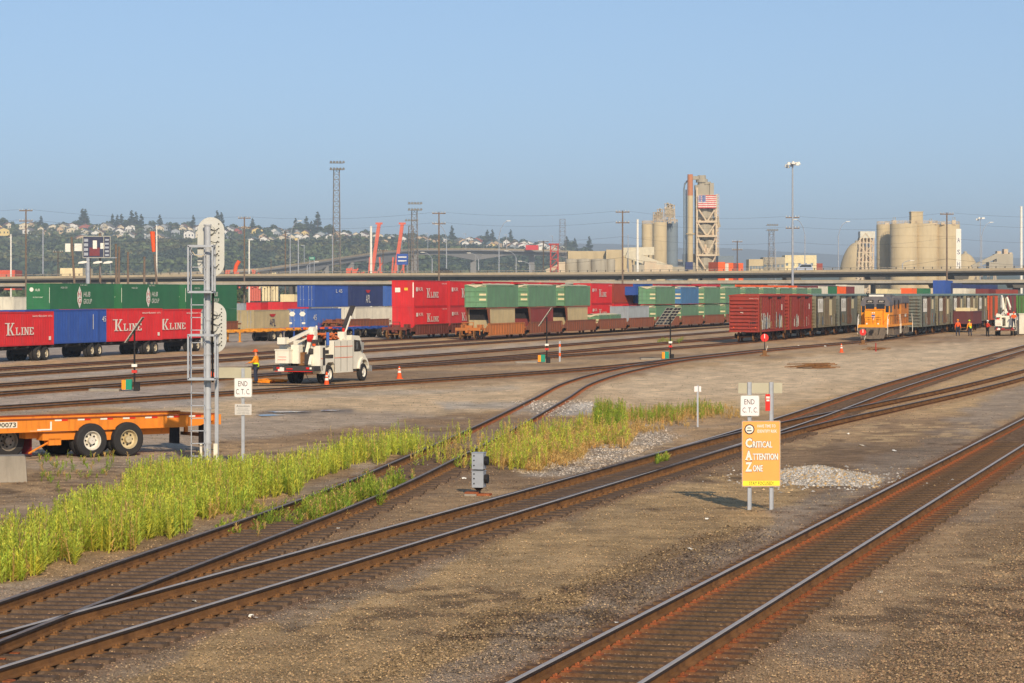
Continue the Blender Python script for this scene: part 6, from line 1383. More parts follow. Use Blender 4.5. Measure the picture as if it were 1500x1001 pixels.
lattice('tall lattice light tower before the hill, tallest of the towers', 493, 237, 760, 2.4, 26); lattice('shorter lattice light tower right of the orange cranes', 607, 297, 800, 2.4, 18); lattice('small lattice tower left of the shorter light tower', 602, 322, 860, 2.2, 14, 1)
lattice('distant lattice light tower left of the white high mast', 1130, 329, 1000, 2.6, 16)
lattice('thin red and white lattice mast right of the far bridge', 824, 316, 1500, 4.5, 20, 0)
# vehicles on the viaduct
def car(label, px, col, Y, kind):
    t = thing('car', label, 'car', (WX(px, Y), Y, vz(px)), 0, 'cars on the viaduct'); m = MB()
    P_ = [(0, .3), (0, .8), (.3, .95), (1.0, 1.0), (1.6, 1.42), (3.1, 1.42), (3.9, 1.02), (4.7, .92), (4.8, .3)] if kind == 'sedan' else [(0, .35), (.05, .95), (.9, 1.1), (1.7, 1.75), (4.4, 1.8), (4.8, 1.1), (4.9, .35)]
    m.ext(P_, lambda u, v, q: (u, q, v*1.25), 0, 1.75); b = m.build('body', col, t)
    P2 = [(1.15, 1.04), (1.65, 1.36), (3.05, 1.36), (3.7, 1.04)] if kind == 'sedan' else [(1.2, 1.15), (1.8, 1.65), (4.3, 1.68), (4.5, 1.15)]
    m = MB(); m.ext(P2, lambda u, v, q: (u, q, v*1.25), -.02, 1.77); m.build('window', M_glass, b)
    for x in (.9, 3.9):
        m = MB(); m.tube((x, -.03, .33), (x, .2, .33), .33, n=14); m.build('wheel', M_tyre, t)
car('dark saloon car on the viaduct', 637, M_black, 704, 'sedan'); car('silver minivan on the viaduct left of the plant', 1164, mat('car_silver', (176, 184, 198), .3, .4), 704, 'van')
# road signs
def road_sign(label, px0, px1, py0, py1, Y, M):
    t = thing('road_sign', label, 'road sign', (WX(px0, Y), Y, 0)); w = WX(px1, Y)-WX(px0, Y); m = MB(); m.box(0, w, 0, .15, WZ(py1, Y), WZ(py0, Y)); p = m.build('panel', M, t); m = MB()
    for z in (.3, .65): m.box(w*.12, w*.85, -.02, -.001, WZ(py1, Y)+(WZ(py0, Y)-WZ(py1, Y))*z, WZ(py1, Y)+(WZ(py0, Y)-WZ(py1, Y))*(z+.1))
    m.build('marking', M_txtw, p); m = MB(); m.tube((w*.1, .2, 3), (w*.1, .2, WZ(py0, Y)), .15, n=6); m.tube((w*.9, .2, 3), (w*.9, .2, WZ(py0, Y)), .15, n=6); m.build('post', M_galv, t)
road_sign('blue and green motorway sign left of the second lattice tower', 581, 598, 372, 388, 860, CBLUE); road_sign('small green motorway sign before the far bridge', 453, 461, 376.5, 380.5, 1200, M_green)
# ------------------------------------------------------------------ orange cranes
def crane(label, px, top, Y, lean, base=392):
    t = thing('crane', label, 'crane', (WX(px, Y), Y, 0), 0, 'orange cranes'); H = WZ(top, Y); m = MB(); z0 = WZ(base-15, Y); m.bar((-lean, 0, z0*.45), (lean, 0, H), 1.6, 1.3); m.bar((-lean*.3-1, 0, z0*.45), (lean*.2, 0, H*.6), .4, .4); m.box(lean-1.3, lean+1.3, -.5, .5, H, H+.7); m.build('boom', M_cr, t)
    m = MB(); 
    for q in (-3, 3): m.bar((q, 0, 0), (q*.6, 0, z0), .6, .6)
    m.box(-3.5, 3.5, -2, 2, z0*.5, z0*.5+1.4); m.box(-4, -1.5, -1.5, 1.5, z0*.5+1.4, z0*.5+3.2); m.bar((-3, 0, z0*.3), (3, 0, z0*.9), .3, .3); m.build('carriage', M_cr, t)
M_cr = mat('crane_orange', (208, 100, 76), .6, var=.1)
crane('orange crane boom, left of the pair', 549, 329, 1000, 1.6); crane('orange crane boom, right of the pair', 583, 329, 1000, 1.6)
for k, (px0, px1, py0, lb) in enumerate(((507, 560, 391, 'orange crane base frames left of the blue sign'), (366, 382, 394, 'orange machinery right of a pale pole'), (330, 350, 396, 'low orange machinery right of the signal mast'), (384, 408, 395.5, 'row of pale drums on the viaduct skyline'))):
    Y = 980; t = thing('machinery', lb, 'machinery', (WX(px0, Y), Y, 0)); r = random.Random(k); w = WX(px1, Y)-WX(px0, Y); 
    for q in range(6): m = MB(); x = w*q/6; h = WZ(py0, Y)*(r.uniform(.75, 1.0)); m.box(x, x+w/6*.8, 0, 3, 2, h); m.bar((x-1, -.5, h*.6), (x+w/6, -.5, h*1.02), .5, .5); m.build('section', M_cr if k < 3 else CBEIGE, t)
t = thing('crane', 'short curved orange boom right of the signal mast', 'crane', (WX(344, 980), 980, 0), 0); m = MB(); m.path([(0, 0, 3), (0, 0, 12.5), (.5, 0, 15), (1.6, 0, 16.8)], .75, 8); m.build('boom', M_orange, t); m = MB(); m.box(-2, 2, -1, 1, 0, 8); m.build('carriage', M_cr, t)
t = thing('crane', 'thin dark boom left of the curved orange one', 'crane', (WX(338, 985), 985, 0), 0); m = MB(); m.bar((0, 0, 2), (-3, 0, 17), .5, .5); m.build('boom', M_black, t); m = MB(); m.box(-1, 2, -1, 1, 0, 6); m.build('carriage', TD, t)
# ------------------------------------------------------------------ cement works
PC = mat('plant_concrete', (196, 178, 140), .9, var=.1, scale=.08, dirt=(160, 144, 112), amt=.4, streak=True); PG = mat('plant_grey', (172, 164, 144), .85, var=.12, scale=.1, dirt=(130, 122, 104), amt=.4, streak=True)
PS = mat('plant_steel', (204, 186, 156), .7, var=.12, scale=.3, dirt=(176, 116, 80), amt=.3); PB = mat('plant_blue_grey', (120, 132, 140), .8, var=.1); PR = mat('stack_rust', (186, 118, 78), .8, var=.15, dirt=(206, 178, 140), amt=.4)
def silo(name, label, px0, px1, top, Y, M=PC, bands=6, cap=True, group='silos of the cement works', z0=0):
    r = (px1-px0)/2*Y/F; t = thing(name, label, 'silo', (WX((px0+px1)/2, Y), Y, z0), 0, group); H = WZ(top, Y)-z0; m = MB(); m.lathe([(r, 0), (r, H), (r*.97, H+.3), (0.01, H+.5)], n=48); 
    s = m.build('shell', M, t, smooth=False); s.data.polygons.foreach_set('use_smooth', [True]*48*2+[False]*(len(s.data.polygons)-96)) if len(s.data.polygons) > 96 else None
    if cap:
        m = MB()
        for k in range(28): a = 6.283*k/28; m.tube((r*.95*math.cos(a), r*.95*math.sin(a), H+.4), (r*.95*math.cos(a), r*.95*math.sin(a), H+1.5), .06, n=4)
        for z in (.95, 1.5): m.lathe([(r*.95, H+z), (r*.95, H+z+.1)], n=28)
        m.build('guard_rail', PS, t)
    m = MB()
    for k in range(bands): z = H*(k+1)/(bands+1); m.lathe([(r+.02, z-.12), (r+.1, z-.1), (r+.1, z+.1), (r+.02, z+.12)], n=48)
    m.build('band', M, t); return t, r, H
Yp = 1150
silo('silo', 'large concrete silo at the left of the big group', 1284, 1304, 330, Yp+15); silo('silo', 'second large concrete silo, wide one of the big group', 1304, 1344, 329, Yp); silo('silo', 'third large concrete silo under the square penthouse', 1338, 1374, 329, Yp+2); t, r, H = silo('silo', 'large concrete silo at the right of the big group with a white banner', 1370, 1406, 330, Yp+3)
m = MB(); m.box(r*.55, r*.55+2.2, -r*.86, -r*.80, H*.42, H*.95); bn = m.build('banner', M_txtw, t)
for k, c in enumerate('ASH'): text(c, bn, CNAVY, (r*.55+.5, -r*.862, H*(.78-.15*k)), U, Vv, 1.2, 2.0)
t, _ = box_thing('penthouse', 'square concrete penthouse on top of the big silo group', 'penthouse', 1335, 1352, 311, 330, Yp, 6, PC, z0=WZ(330.5, Yp)); m = MB(); w = WX(1352, Yp)-WX(1335, Yp); m.box(-.2, w+.2, -.2, 6.2, WZ(311, Yp)-WZ(330.5, Yp), WZ(310, Yp)-WZ(330.5, Yp)); m.build('roof', PC, t)
r_ = random.Random(8)
for k, px in enumerate((1298, 1309, 1326, 1362, 1368, 1380, 1396)):
    t = thing('roof_equipment', 'small steel equipment on the silo roof, %s from the left' % ORD[k], 'equipment', (WX(px, Yp), Yp-2, WZ(329.5, Yp)), 0, 'equipment on the silo roofs'); m = MB(); h = r_.uniform(1, 3.2); m.box(-.8, .8, -.5, .5, 0, h*.6); m.build('casing', PS, t); m = MB(); m.tube((.5, 0, h*.6), (.5, 0, h), .15, n=6); m.path([(-.6, 0, h*.6), (-.4, 0, h), (.5, 0, h*.9)], .1, 5); m.build('duct', PG, t)
def dome(label, px0, px1, top, Y):
    r = (px1-px0)/2*Y/F; H = WZ(top, Y); t = thing('storage_dome', label, 'dome', (WX((px0+px1)/2, Y), Y, 0), 0, 'storage domes'); m = MB(); zc = H*.35; m.lathe([(r, 0), (r, zc)]+[(r*math.cos(a), zc+(H-zc)*math.sin(a)) for a in np.linspace(.1, 1.5, 12)], n=40); m.build('shell', PC, t, smooth=True)
    m = MB(); m.lathe([(r*.12, H-.5), (r*.12, H+.6), (.01, H+1)], n=12); m.build('vent', PG, t)
dome('pale storage dome left of the big silos', 1229, 1282, 355, 1230); dome('pale storage dome right of the big silos', 1392, 1436, 371, 1230)
# transfer tower left of the silos
t = thing('transfer_tower', 'steel transfer tower with a pale hood between dome and silos', 'tower', (WX(1252, 1140), 1140, 0)); sP = 1140/F
m = MB(); w = 24*sP; h1 = WZ(349, 1140); m.ext([(8*sP, WZ(339, 1140)), (30*sP, WZ(339, 1140)), (30*sP, h1), (8*sP, h1)], XL, 0, 7); m.build('hood', cm('hood_white', (206, 202, 184), .2), t)
for q in range(5):
    m = MB(); x0, x1 = (3+q*6)*sP, (8+q*5)*sP
    for y in (0, 6): m.bar((x0, y, 0), (x1, y, h1), .5, .5)
    m.build('column', PS, t)
m = MB()
for k in range(7):
    z = h1*(k+.5)/7; m.bar((4*sP, 0, z), (29*sP, 0, z), .4, .4); m.bar((4*sP+(k % 2)*12*sP, 0, z), (16*sP+(k % 2)*12*sP, 0, z+h1/7), .35, .35); m.bar((28*sP-(k % 2)*12*sP, 0, z), (16*sP-(k % 2)*12*sP, 0, z+h1/7), .35, .35)
    m.box(8*sP, 26*sP, 2, 5, z-.1, z+h1/7*.55)
m.build('bracing', PS, t)
# conveyor right of the silos
def conveyor(label, a, b, Y, w=3, h=2.6, M=PG, legs=4):
    t = thing('conveyor', label, 'conveyor', (WX(a[0], Y), Y, 0), 0, 'conveyors'); p0 = Vector((0, 0, WZ(a[1], Y))); p1 = Vector((WX(b[0], Y)-WX(a[0], Y), 0, WZ(b[1], Y))); m = MB(); m.bar(p0, p1, w, h); m.build('gallery', M, t)
    for k in range(legs): p = p0.lerp(p1, (k+.5)/legs); m = MB(); m.bar((p.x-1, 0, 0), (p.x, 0, p.z-h/2), .4, .4); m.bar((p.x+1, 0, 0), (p.x, 0, p.z-h/2), .4, .4); m.build('leg', PS, t)
conveyor('thin sloping conveyor right of the big silos', (1424, 392), (1462, 374), 1180, 2, 2)
t, _ = box_thing('hopper_building', 'grey hopper building at the right of the conveyor', 'building', 1460, 1484, 372, 400, 1185, 10, PG)
for k, (a, b, c) in enumerate(((1462, 1468, 368), (1472, 1478, 365), (1480, 1484, 370))): m = MB(); m.box(WX(a, 1185)-WX(1460, 1185), WX(b, 1185)-WX(1460, 1185), 2, 7, WZ(372, 1185), WZ(c, 1185)); m.build('hopper', PS, t)
t, _ = box_thing('shed', 'low grey shed before the hopper building', 'building', 1449, 1471, 384, 402, 1160, 8, PG)
# left group: silo pair, low tanks, building, conveyors
silo('silo', 'pale concrete silo, left one of the tall pair', 940, 956, 329, 1150, PC, 5); silo('silo', 'pale concrete silo, middle of the tall pair', 956, 977, 327, 1170, PC, 5); silo('silo', 'darker silo at the right of the tall pair', 975, 993, 327, 1178, PB, 5)
for k, px in enumerate((961, 967, 978, 984)):
    t = thing('headhouse', 'steel headhouse frame on the tall silo pair, %s from the left' % ORD[k], 'equipment', (WX(px, 1170), 1170, WZ(327.5, 1170)), 0, 'headhouse frames'); h = (327-(311, 306, 298, 300)[k])*1170/F; m = MB()
    for cx in (-1.4, 1.4):
        for cy in (-1.4, 1.4): m.bar((cx, cy, 0), (cx*.8, cy*.8, h), .25, .25)
    for q in range(4): z = h*(q+1)/4; m.box(-1.5, 1.5, -1.5, 1.5, z-.15, z); m.bar((-1.4, -1.4, z-h/4), (1.3, -1.4, z), .2, .2)
    m.build('frame', PS, t); m = MB(); m.box(-.9, .9, -1, 1, h*.3, h*.8); m.tube((0, 0, h*.8), (0, 0, h*1.05), .5, n=8); m.build('casing', PG, t)
for k, (a, b) in enumerate(((828, 846), (846, 866), (866, 890), (889, 901))):
    silo('storage_tank', 'low wide concrete tank before the plant, %s from the left' % ORD[k], a, b, 381, 1050, PG, 1, False, 'low tanks')
t, _ = box_thing('plant_building', 'long low concrete building behind the low tanks', 'building', 832, 930, 368, 402, 1100, 25, PC)
t2, _ = box_thing('plant_building', 'narrow pale building right of the low tanks', 'building', 888, 912, 366, 400, 1095, 4, PC)
conveyor('long covered conveyor sloping down right beside the tall silos', (918, 372), (984, 396), 1060, 3.5, 3.2, cm('gallery', (204, 194, 166), .2)); conveyor('upper covered conveyor beside the tall silos', (912, 369), (958, 368), 1065, 3, 3.2, cm('gallery', (204, 194, 166)), 3); conveyor('short conveyor left of the low tanks', (800, 398), (828, 386), 1060, 2, 1.6, PS, 3)
for k, (a, b, c, M) in enumerate(((928, 944, 388, PG), (944, 962, 383, PS), (962, 985, 388, PS), (818, 828, 384, PS), (985, 1003, 391, PG))):
    t, _ = box_thing('plant_shed', 'small plant shed before the silos, %s from the left' % ORD[k], 'building', a, b, c, 402, 1040+k, 8, M)
# red lattice hoist beside the bridge end
t = thing('hoist_tower', 'red steel hoist tower at the right end of the far bridge', 'tower', (WX(812, 1010), 1010, 0)); h = WZ(357, 1010); m = MB()
for cx in (-1.4, 1.4): m.bar((cx, 0, 0), (cx, 0, h), .5, .5)
for k in range(8): z = h*k/8; m.bar((-1.4, 0, z), (1.4, 0, z+h/8), .3, .3); m.bar((-1.4, 0, z), (1.4, 0, z), .3, .3)
m.box(-2.2, 1.8, -.6, .6, h-.6, h); m.build('frame', mat('steel_red', (170, 60, 52), .6), t)
# preheater tower
Yq = 1080; sQ = Yq/F; t = thing('preheater_tower', 'tall cement preheater tower with a flag and a rusty stack', 'tower', (WX(1004, Yq), Yq, 0)); q = lambda px: (px-1004)*sQ; zq = lambda py: WZ(py, Yq)
m = MB(); m.tube((q(1010.5), -2, 0), (q(1010.5), -2, zq(287)), 4.3*sQ, 4.3*sQ, 24); m.tube((q(1010.5), -2, zq(344)), (q(1010.5), -2, zq(342)), 6.5*sQ, n=24); m.build('stack', PC, t, smooth=False)
m = MB(); m.tube((q(1010.5), -2, zq(287)), (q(1010.5), -2, zq(256)), 4.3*sQ, 4.0*sQ, 24); m.build('stack_top', PR, t)
m = MB()
for px in (1002, 1005): m.tube((q(px), 0, 0), (q(px), 0, zq(278)), 1.2*sQ, n=8)
m.path([(q(1002), 0, zq(278)), (q(1003), 0, zq(270)), (q(1007), 0, zq(265))], 1.2*sQ, 8); m.build('side_duct', PB, t)
for px in (1021, 1049.5):
    for y in (0, 9): m = MB(); m.bar((q(px), y, 0), (q(px), y, zq(285 if px > 1030 else 275)), .75, .75); m.build('column', PS, t)
for py in (398, 374, 346, 325, 303, 287): m = MB(); m.box(q(1020), q(1050.5), -.4, 9.4, zq(py)-.4, zq(py)+.4); m.build('floor', PS, t)
for i, (p0, p1) in enumerate(((398, 374), (374, 346), (346, 325), (325, 303))):
    m = MB()
    for y in (-.1, 9.1):
        xa, xb, xc = q(1021), q(1049.5), q(1035.5); m.bar((xa, y, zq(p1)), (xc, y, zq(p0)), .55, .55); m.bar((xb, y, zq(p1)), (xc, y, zq(p0)), .55, .55)
    m.build('brace', PS, t)
for k, (px, py, r, h) in enumerate(((1044, 336, 2.0, 5), (1028, 390, 2.2, 4), (1034, 382, 3.2, 6), (1027, 360, 2.0, 5.5), (1040, 358, 2.2, 4.5), (1034, 336, 3.3, 5), (1034, 314, 3.3, 5), (1026, 332, 1.6, 6), (1043, 380, 1.4, 5))):
    m = MB(); z = zq(py); m.lathe([(.3, z-h), (r, z-h*.3), (r, z+h*.4), (r*.4, z+h*.5), (r*.4, z+h*.8)], c=(q(px), 4), n=14); m.path([(q(px), 4, z+h*.7), (q(px)+2, 4, z+h), (q(px)+3, 5, z+h*.2)], .7, 7); m.build('cyclone', PG, t)
m = MB(); m.box(q(1019), q(1045), 2, 8, zq(287), zq(271)); m.tube((q(1029), 4, zq(280)), (q(1029), 4, zq(256.5)), 1.7, n=12); m.tube((q(1029), 4, zq(267)), (q(1029), 4, zq(262)), 2.4, n=12); m.tube((q(1036), 4, zq(287)), (q(1036), 4, zq(270)), 5*sQ, 5.5*sQ, 14); m.tube((q(1036), 4, zq(270)), (q(1036), 4, zq(266)), 6.5*sQ, n=14); m.box(q(1040), q(1046), 1.2, 7, zq(286), zq(268)); m.box(q(1013), q(1024), 2, 4, zq(263), zq(258)); m.build('top_housing', PG, t)
m = MB()
for k in range(24): z = zq(398)+(zq(285)-zq(398))*k/23; m.box(q(1050), q(1053.5), 1, 3, z, z+.15)
m.bar((q(1053.5), 2, 0), (q(1053.5), 2, zq(285)), .2, .2); m.build('stair_tower', PS, t)
m = MB(); r_ = random.Random(3)
for k in range(64): px = r_.uniform(1021, 1048); py = r_.uniform(300, 396); w = r_.uniform(.5, 1.6); m.box(q(px), q(px)+w, 1+r_.uniform(0, 5), 2+r_.uniform(4, 6), zq(py), zq(py)+r_.uniform(.8, 3))
m.build('pipework', PS, t)['kind'] = 'stuff'
m = MB(); m.tube((q(1013), 0, 0), (q(1013), 0, zq(385)), 1.5, n=8); m.box(q(1002), q(1022), 4, 9, 0, zq(372)); m.build('base_building', PG, t)
# flag on the tower
x0, x1, z0, z1 = WX(1023, Yq-3), WX(1049.5, Yq-3), WZ(305, Yq-3), WZ(286, Yq-3); t = thing('flag', 'large red, white and blue flag hung on the cement tower', 'flag', (x0, Yq-1.5, z0)); fw, fh = x1-x0, z1-z0
def wav(x): return .12*math.sin(x*2.3)+.08*math.sin(x*5+1)
def fpan(a, b, c, d, y): 
    m = MB(); n = 14; vs = []
    for k in range(n+1): x = a+(b-a)*k/n; vs += [(x, y+wav(x), c), (x, y+wav(x), d)]
    m.add(vs, [(2*i, 2*i+2, 2*i+3, 2*i+1) for i in range(n)]); return m
m = MB()
for k in range(13): p = fpan(0, fw, fh*k/13, fh*(k+1)/13, 0); m.add(p.v, p.f, k % 2)
fl = m.build('cloth', [mat('flag_red', (200, 60, 60), .8), mat('flag_white', (226, 220, 208), .8)], t, fix=False)
p = fpan(0, fw*.42, fh*6/13, fh, -.03); p.build('canton', mat('flag_blue', (52, 84, 150), .8), fl, fix=False)
m = MB()
for r0 in range(5):
    for c0 in range(6): x = fw*.42*(c0+.5)/6; z = fh*6/13+fh*7/13*(r0+.5)/5; m.box(x-.13, x+.13, -.06+wav(x), -.045+wav(x), z-.13, z+.13)
m.build('stars', MATS['flag_white'], fl)['kind'] = 'stuff'
t, _ = box_thing('tower_hoarding', 'small blue board at the foot of the cement tower', 'board', 1004, 1015, 384, 396, 1070, 1, CNAVY)
# low works between tower and big silos
W_ = [(1052, 1062, 384, CORG, 'orange'), (1058, 1070, 386, CWHITE, 'white'), (1066, 1078, 385, CORG, 'orange'), (1075, 1086, 386, CBROWN, 'brown'), (1083, 1096, 385, CORG, 'orange')]
for k, (a, b, c, M, nm) in enumerate(W_):
    t = thing('trailer', '%s trailer in the row beside the cement tower, %s from the left' % (nm, ORD[k]), 'trailer', (WX(a, 900), 900+k*3, 5), R(20), 'trailers beside the cement tower'); m = MB(); m.box(0, 2.6, 0, 8, .9, WZ(c, 900)-5); m.build('body', M, t); m = MB()
    for y in (1, 6.5): m.box(.2, 2.4, y, y+.8, 0, .9)
    m.build('wheel', M_tyre, t)
for k, (a, b, c, M) in enumerate(((1097, 1118, 380, PC), (1118, 1150, 377, PG), (1150, 1196, 374, CBEIGE), (1165, 1205, 386, CBROWN), (1105, 1135, 385, CWHITE), (1052, 1075, 375, PB))):
    t, _ = box_thing('low_building', 'low industrial building right of the cement tower, %s of six' % ORD[k], 'building', a, b, c, 404, 1000+k*6, 12, M)
    m = MB(); w = WX(b, 1000)-WX(a, 1000)
    for q in range(5): m.box(w*q/5+.3, w*q/5+1.2, -.05, -.01, WZ(c, 1000)*.8, WZ(c, 1000)*.8+1)
    m.build('window_row', PB, t)['kind'] = 'stuff'
# ------------------------------------------------------------------ far bridge
t = thing('high_bridge', 'long curved high level bridge in the haze behind the cranes', 'bridge', (0, 0, 0)); BC = mat('bridge_concrete', (132, 132, 130), .9, var=.06, scale=.05)
P_ = [(230, 404, 1500), (300, 400, 1500), (380, 396, 1520), (440, 388, 1560), (500, 379, 1620), (560, 370.5, 1700), (610, 366.5, 1780), (700, 366, 1850), (800, 368, 1900), (860, 371, 1920), (940, 377, 1950), (1010, 384, 1980)]
pts = [(WX(a, Y), Y, WZ(b, Y)) for a, b, Y in P_]; px_ = np.array([p[0] for p in pts]); tt = np.linspace(0, len(pts)-1, 90); pp = np.stack([np.interp(tt, range(len(pts)), [p[i] for p in pts]) for i in range(3)], 1)
def bstrip(z0f, z1, yo0, yo1, name, M):
    m = MB(); vs = []
    for i, p in enumerate(pp): d = z0f(tt[i]); vs += [(p[0], p[1]+yo0, p[2]+d), (p[0], p[1]+yo1, p[2]+d), (p[0], p[1]+yo1, p[2]+z1), (p[0], p[1]+yo0, p[2]+z1)]
    m.add(vs, [(4*i+a, 4*i+(a+1) % 4, 4*i+4+(a+1) % 4, 4*i+4+a) for i in range(len(pp)-1) for a in range(4)]); return m.build(name, M, t)
bstrip(lambda u: -.8, 0, 0, 22, 'deck', BC); bstrip(lambda u: 0, 1.1, 0, .4, 'parapet', VC)
bstrip(lambda u: -3.2-4.2*max(0, 1-abs(((u-6.0) % 1.9)-.95)/.5), -.8, 5, 16, 'girder', BC)
for u in (2.2, 2.9, 3.6, 4.3, 5.0, 6.0, 6.95, 7.9, 8.85, 9.8): i = int(u/(len(pts)-1)*89); p = pp[i]; m = MB(); m.box(p[0]-2, p[0]+2, p[1]+7, p[1]+14, 0, p[2]-3); m.build('pier', BC, t)
for k, u in enumerate((3.2, 4.0, 4.9, 5.6, 6.2, 6.8, 7.5, 8.2)):
    p = pp[int(u/(len(pts)-1)*89)]; l = thing('bridge_light', 'slim lamp post on the far high bridge, %s from the left' % ORD[k], 'street light', (p[0], p[1], p[2]), 0, 'lamp posts on the far bridge'); m = MB(); m.tube((0, 0, 0), (0, 0, 11), .2, n=5); m.build('pole', M_galv, l); m = MB(); m.box(-1.8, .2, -.2, .2, 10.8, 11.1); m.build('lamp', M_galv, l)
t = thing('truck', 'red and white lorry on the far high bridge', 'truck', (WX(770, 1880), 1880, WZ(368, 1880))); m = MB(); m.box(0, 9, 0, 2.5, .8, 4.2); m.build('box_body', CRED, t); m = MB(); m.box(9.3, 11.5, 0, 2.5, .6, 3.2); m.build('cab', M_txtw, t)
# ------------------------------------------------------------------ hills, woods, houses
def sky_z(px): return np.interp(px, [-700, -200, 0, 100, 200, 300, 400, 500, 600, 700, 800, 860, 920, 1000, 1100, 1400, 2600], [338, 334, 334, 335, 337, 338, 342, 345, 350, 357, 365, 371, 381, 392, 400, 404, 404])
def hill_z(px, Y):
    top = CAMZ-(sky_z(px)-HZ)*3500/F; u = np.clip((Y-2250)/1250, 0, 1); return -2+(top+2)*(u**.62)*(1-.0*u)+np.where(Y > 3500, -(Y-3500)*.03, 0)
hp = np.arange(-700, 1700, 10.0); hy = np.concatenate([np.arange(2200, 3520, 40.0), [3600, 3900, 4400]]); HY, HP = np.meshgrid(hy, hp, indexing='ij'); HX = (HP-750)*HY/F; HZZ = hill_z(HP, HY)+(vnoise(HX, HY, 160, 31)-.5)*14*np.clip((HY-2250)/400, 0, 1)*np.clip((3450-HY)/200, 0, 1)*(HP < 1000)
V = np.stack([HX, HY, HZZ], -1).reshape(-1, 3); nc = len(hp); ii = (np.arange(len(hy)-1)[:, None]*nc+np.arange(nc-1)[None]).ravel(); hc = np.tile([.10, .12, .06], (len(V), 1))
o = npmesh('hillside', V, np.stack([ii, ii+1, ii+nc+1, ii+nc], 1), hc, vmat('hill_ground', .95, .3, .02), smooth=True); o['kind'] = 'structure'
# far ridge
fx = np.arange(-600, 2200, 20.0); top = np.interp(fx, [-600, 300, 600, 900, 1300, 1700, 2200], [352, 348, 353, 360, 374, 382, 390])+(vnoise(fx, fx*0, 90, 3)-.5)*5; Yf = 11000
V = np.concatenate([np.stack([(fx-750)*Yf/F, np.full_like(fx, Yf), CAMZ-(top-HZ)*Yf/F], 1), np.stack([(fx-750)*9500/F, np.full_like(fx, 9500), np.full_like(fx, -5)], 1), np.stack([(fx-750)*13500/F, np.full_like(fx, 13500), np.full_like(fx, -5)], 1)]); n = len(fx); a = np.arange(n-1)
o = npmesh('far_hills', V, np.concatenate([np.stack([n+a, n+a+1, a+1, a], 1), np.stack([a, a+1, 2*n+a+1, 2*n+a], 1)]), np.tile([.06, .08, .05], (len(V), 1)), vmat('far_ground', .95, .1, .01), smooth=True); o['kind'] = 'structure'
M_fol = vmat('foliage', .9, .2, .15, trans=.15)
def clumps(P, S, cols, name, parent=None, leaves=26, flat=1.0):       # P centres, S sizes: many small leaf faces around each centre
    n = len(P); d = rng.normal(0, 1, (n, leaves, 3)); d /= np.linalg.norm(d, axis=2)[..., None]; rr = rng.uniform(.55, 1.0, (n, leaves, 1)); c = P[:, None, :]+d*rr*S[:, None, None]*np.array([1, 1, flat])
    u = rng.normal(0, 1, (n, leaves, 3)); u -= d*.7*(u*d).sum(2, keepdims=True); u /= np.linalg.norm(u, axis=2)[..., None]; v = np.cross(d, u); v /= np.linalg.norm(v, axis=2)[..., None]
    s = (S[:, None, None]*rng.uniform(.28, .5, (n, leaves, 1))); V = np.stack([c-u*s, c+v*s*.9, c+u*s, c-v*s*.7], 2).reshape(-1, 3); Fc = np.arange(len(V)).reshape(-1, 4)
    cc = cols[:, None, :]*rng.uniform(.6, 1.4, (n, leaves, 1)); cc = np.repeat(cc.reshape(-1, 3), 4, 0); return npmesh(name, V, Fc, cc, M_fol, parent=parent)
# woods on the slope (one mass)
n = 17000; yy = rng.uniform(2250, 3450, n); pq = rng.uniform(-120, 960, n); xx = (pq-750)*yy/F; z = hill_z(pq, yy)+(vnoise(xx, yy, 160, 31)-.5)*14*np.clip((yy-2250)/400, 0, 1)*np.clip((3450-yy)/200, 0, 1); dens = vnoise(xx, yy, 120, 41)
k = (dens > -1) & ((yy < 2880+vnoise(xx, yy*0, 150, 7)*150) | (rng.uniform(0, 1, n) < .1)); xx, yy, z = xx[k], yy[k], z[k]; S = rng.uniform(3, 6.5, len(xx))
pal = np.array([[.07, .10, .04], [.10, .13, .045], [.06, .085, .045], [.14, .14, .055], [.12, .15, .06]]); cl = pal[(vnoise(xx, yy, 90, 12)*4.99).astype(int)]*rng.uniform(.7, 1.3, (len(xx), 1))
o = clumps(np.stack([xx, yy, z+S*.6], 1), S, cl, 'woods', leaves=16, flat=.85); o['kind'] = 'stuff'
# low scrub between the viaduct and the hill
n = 1500; yy = rng.uniform(1000, 2200, n); pq = rng.uniform(-150, 900, n); xx = (pq-750)*yy/F; S = rng.uniform(2, 4.5, n); cl = pal[rng.integers(0, 5, n)]*rng.uniform(.8, 1.4, (n, 1)); o = clumps(np.stack([xx, yy, S*.7], 1), S, cl, 'scrub', leaves=14); o['kind'] = 'stuff'
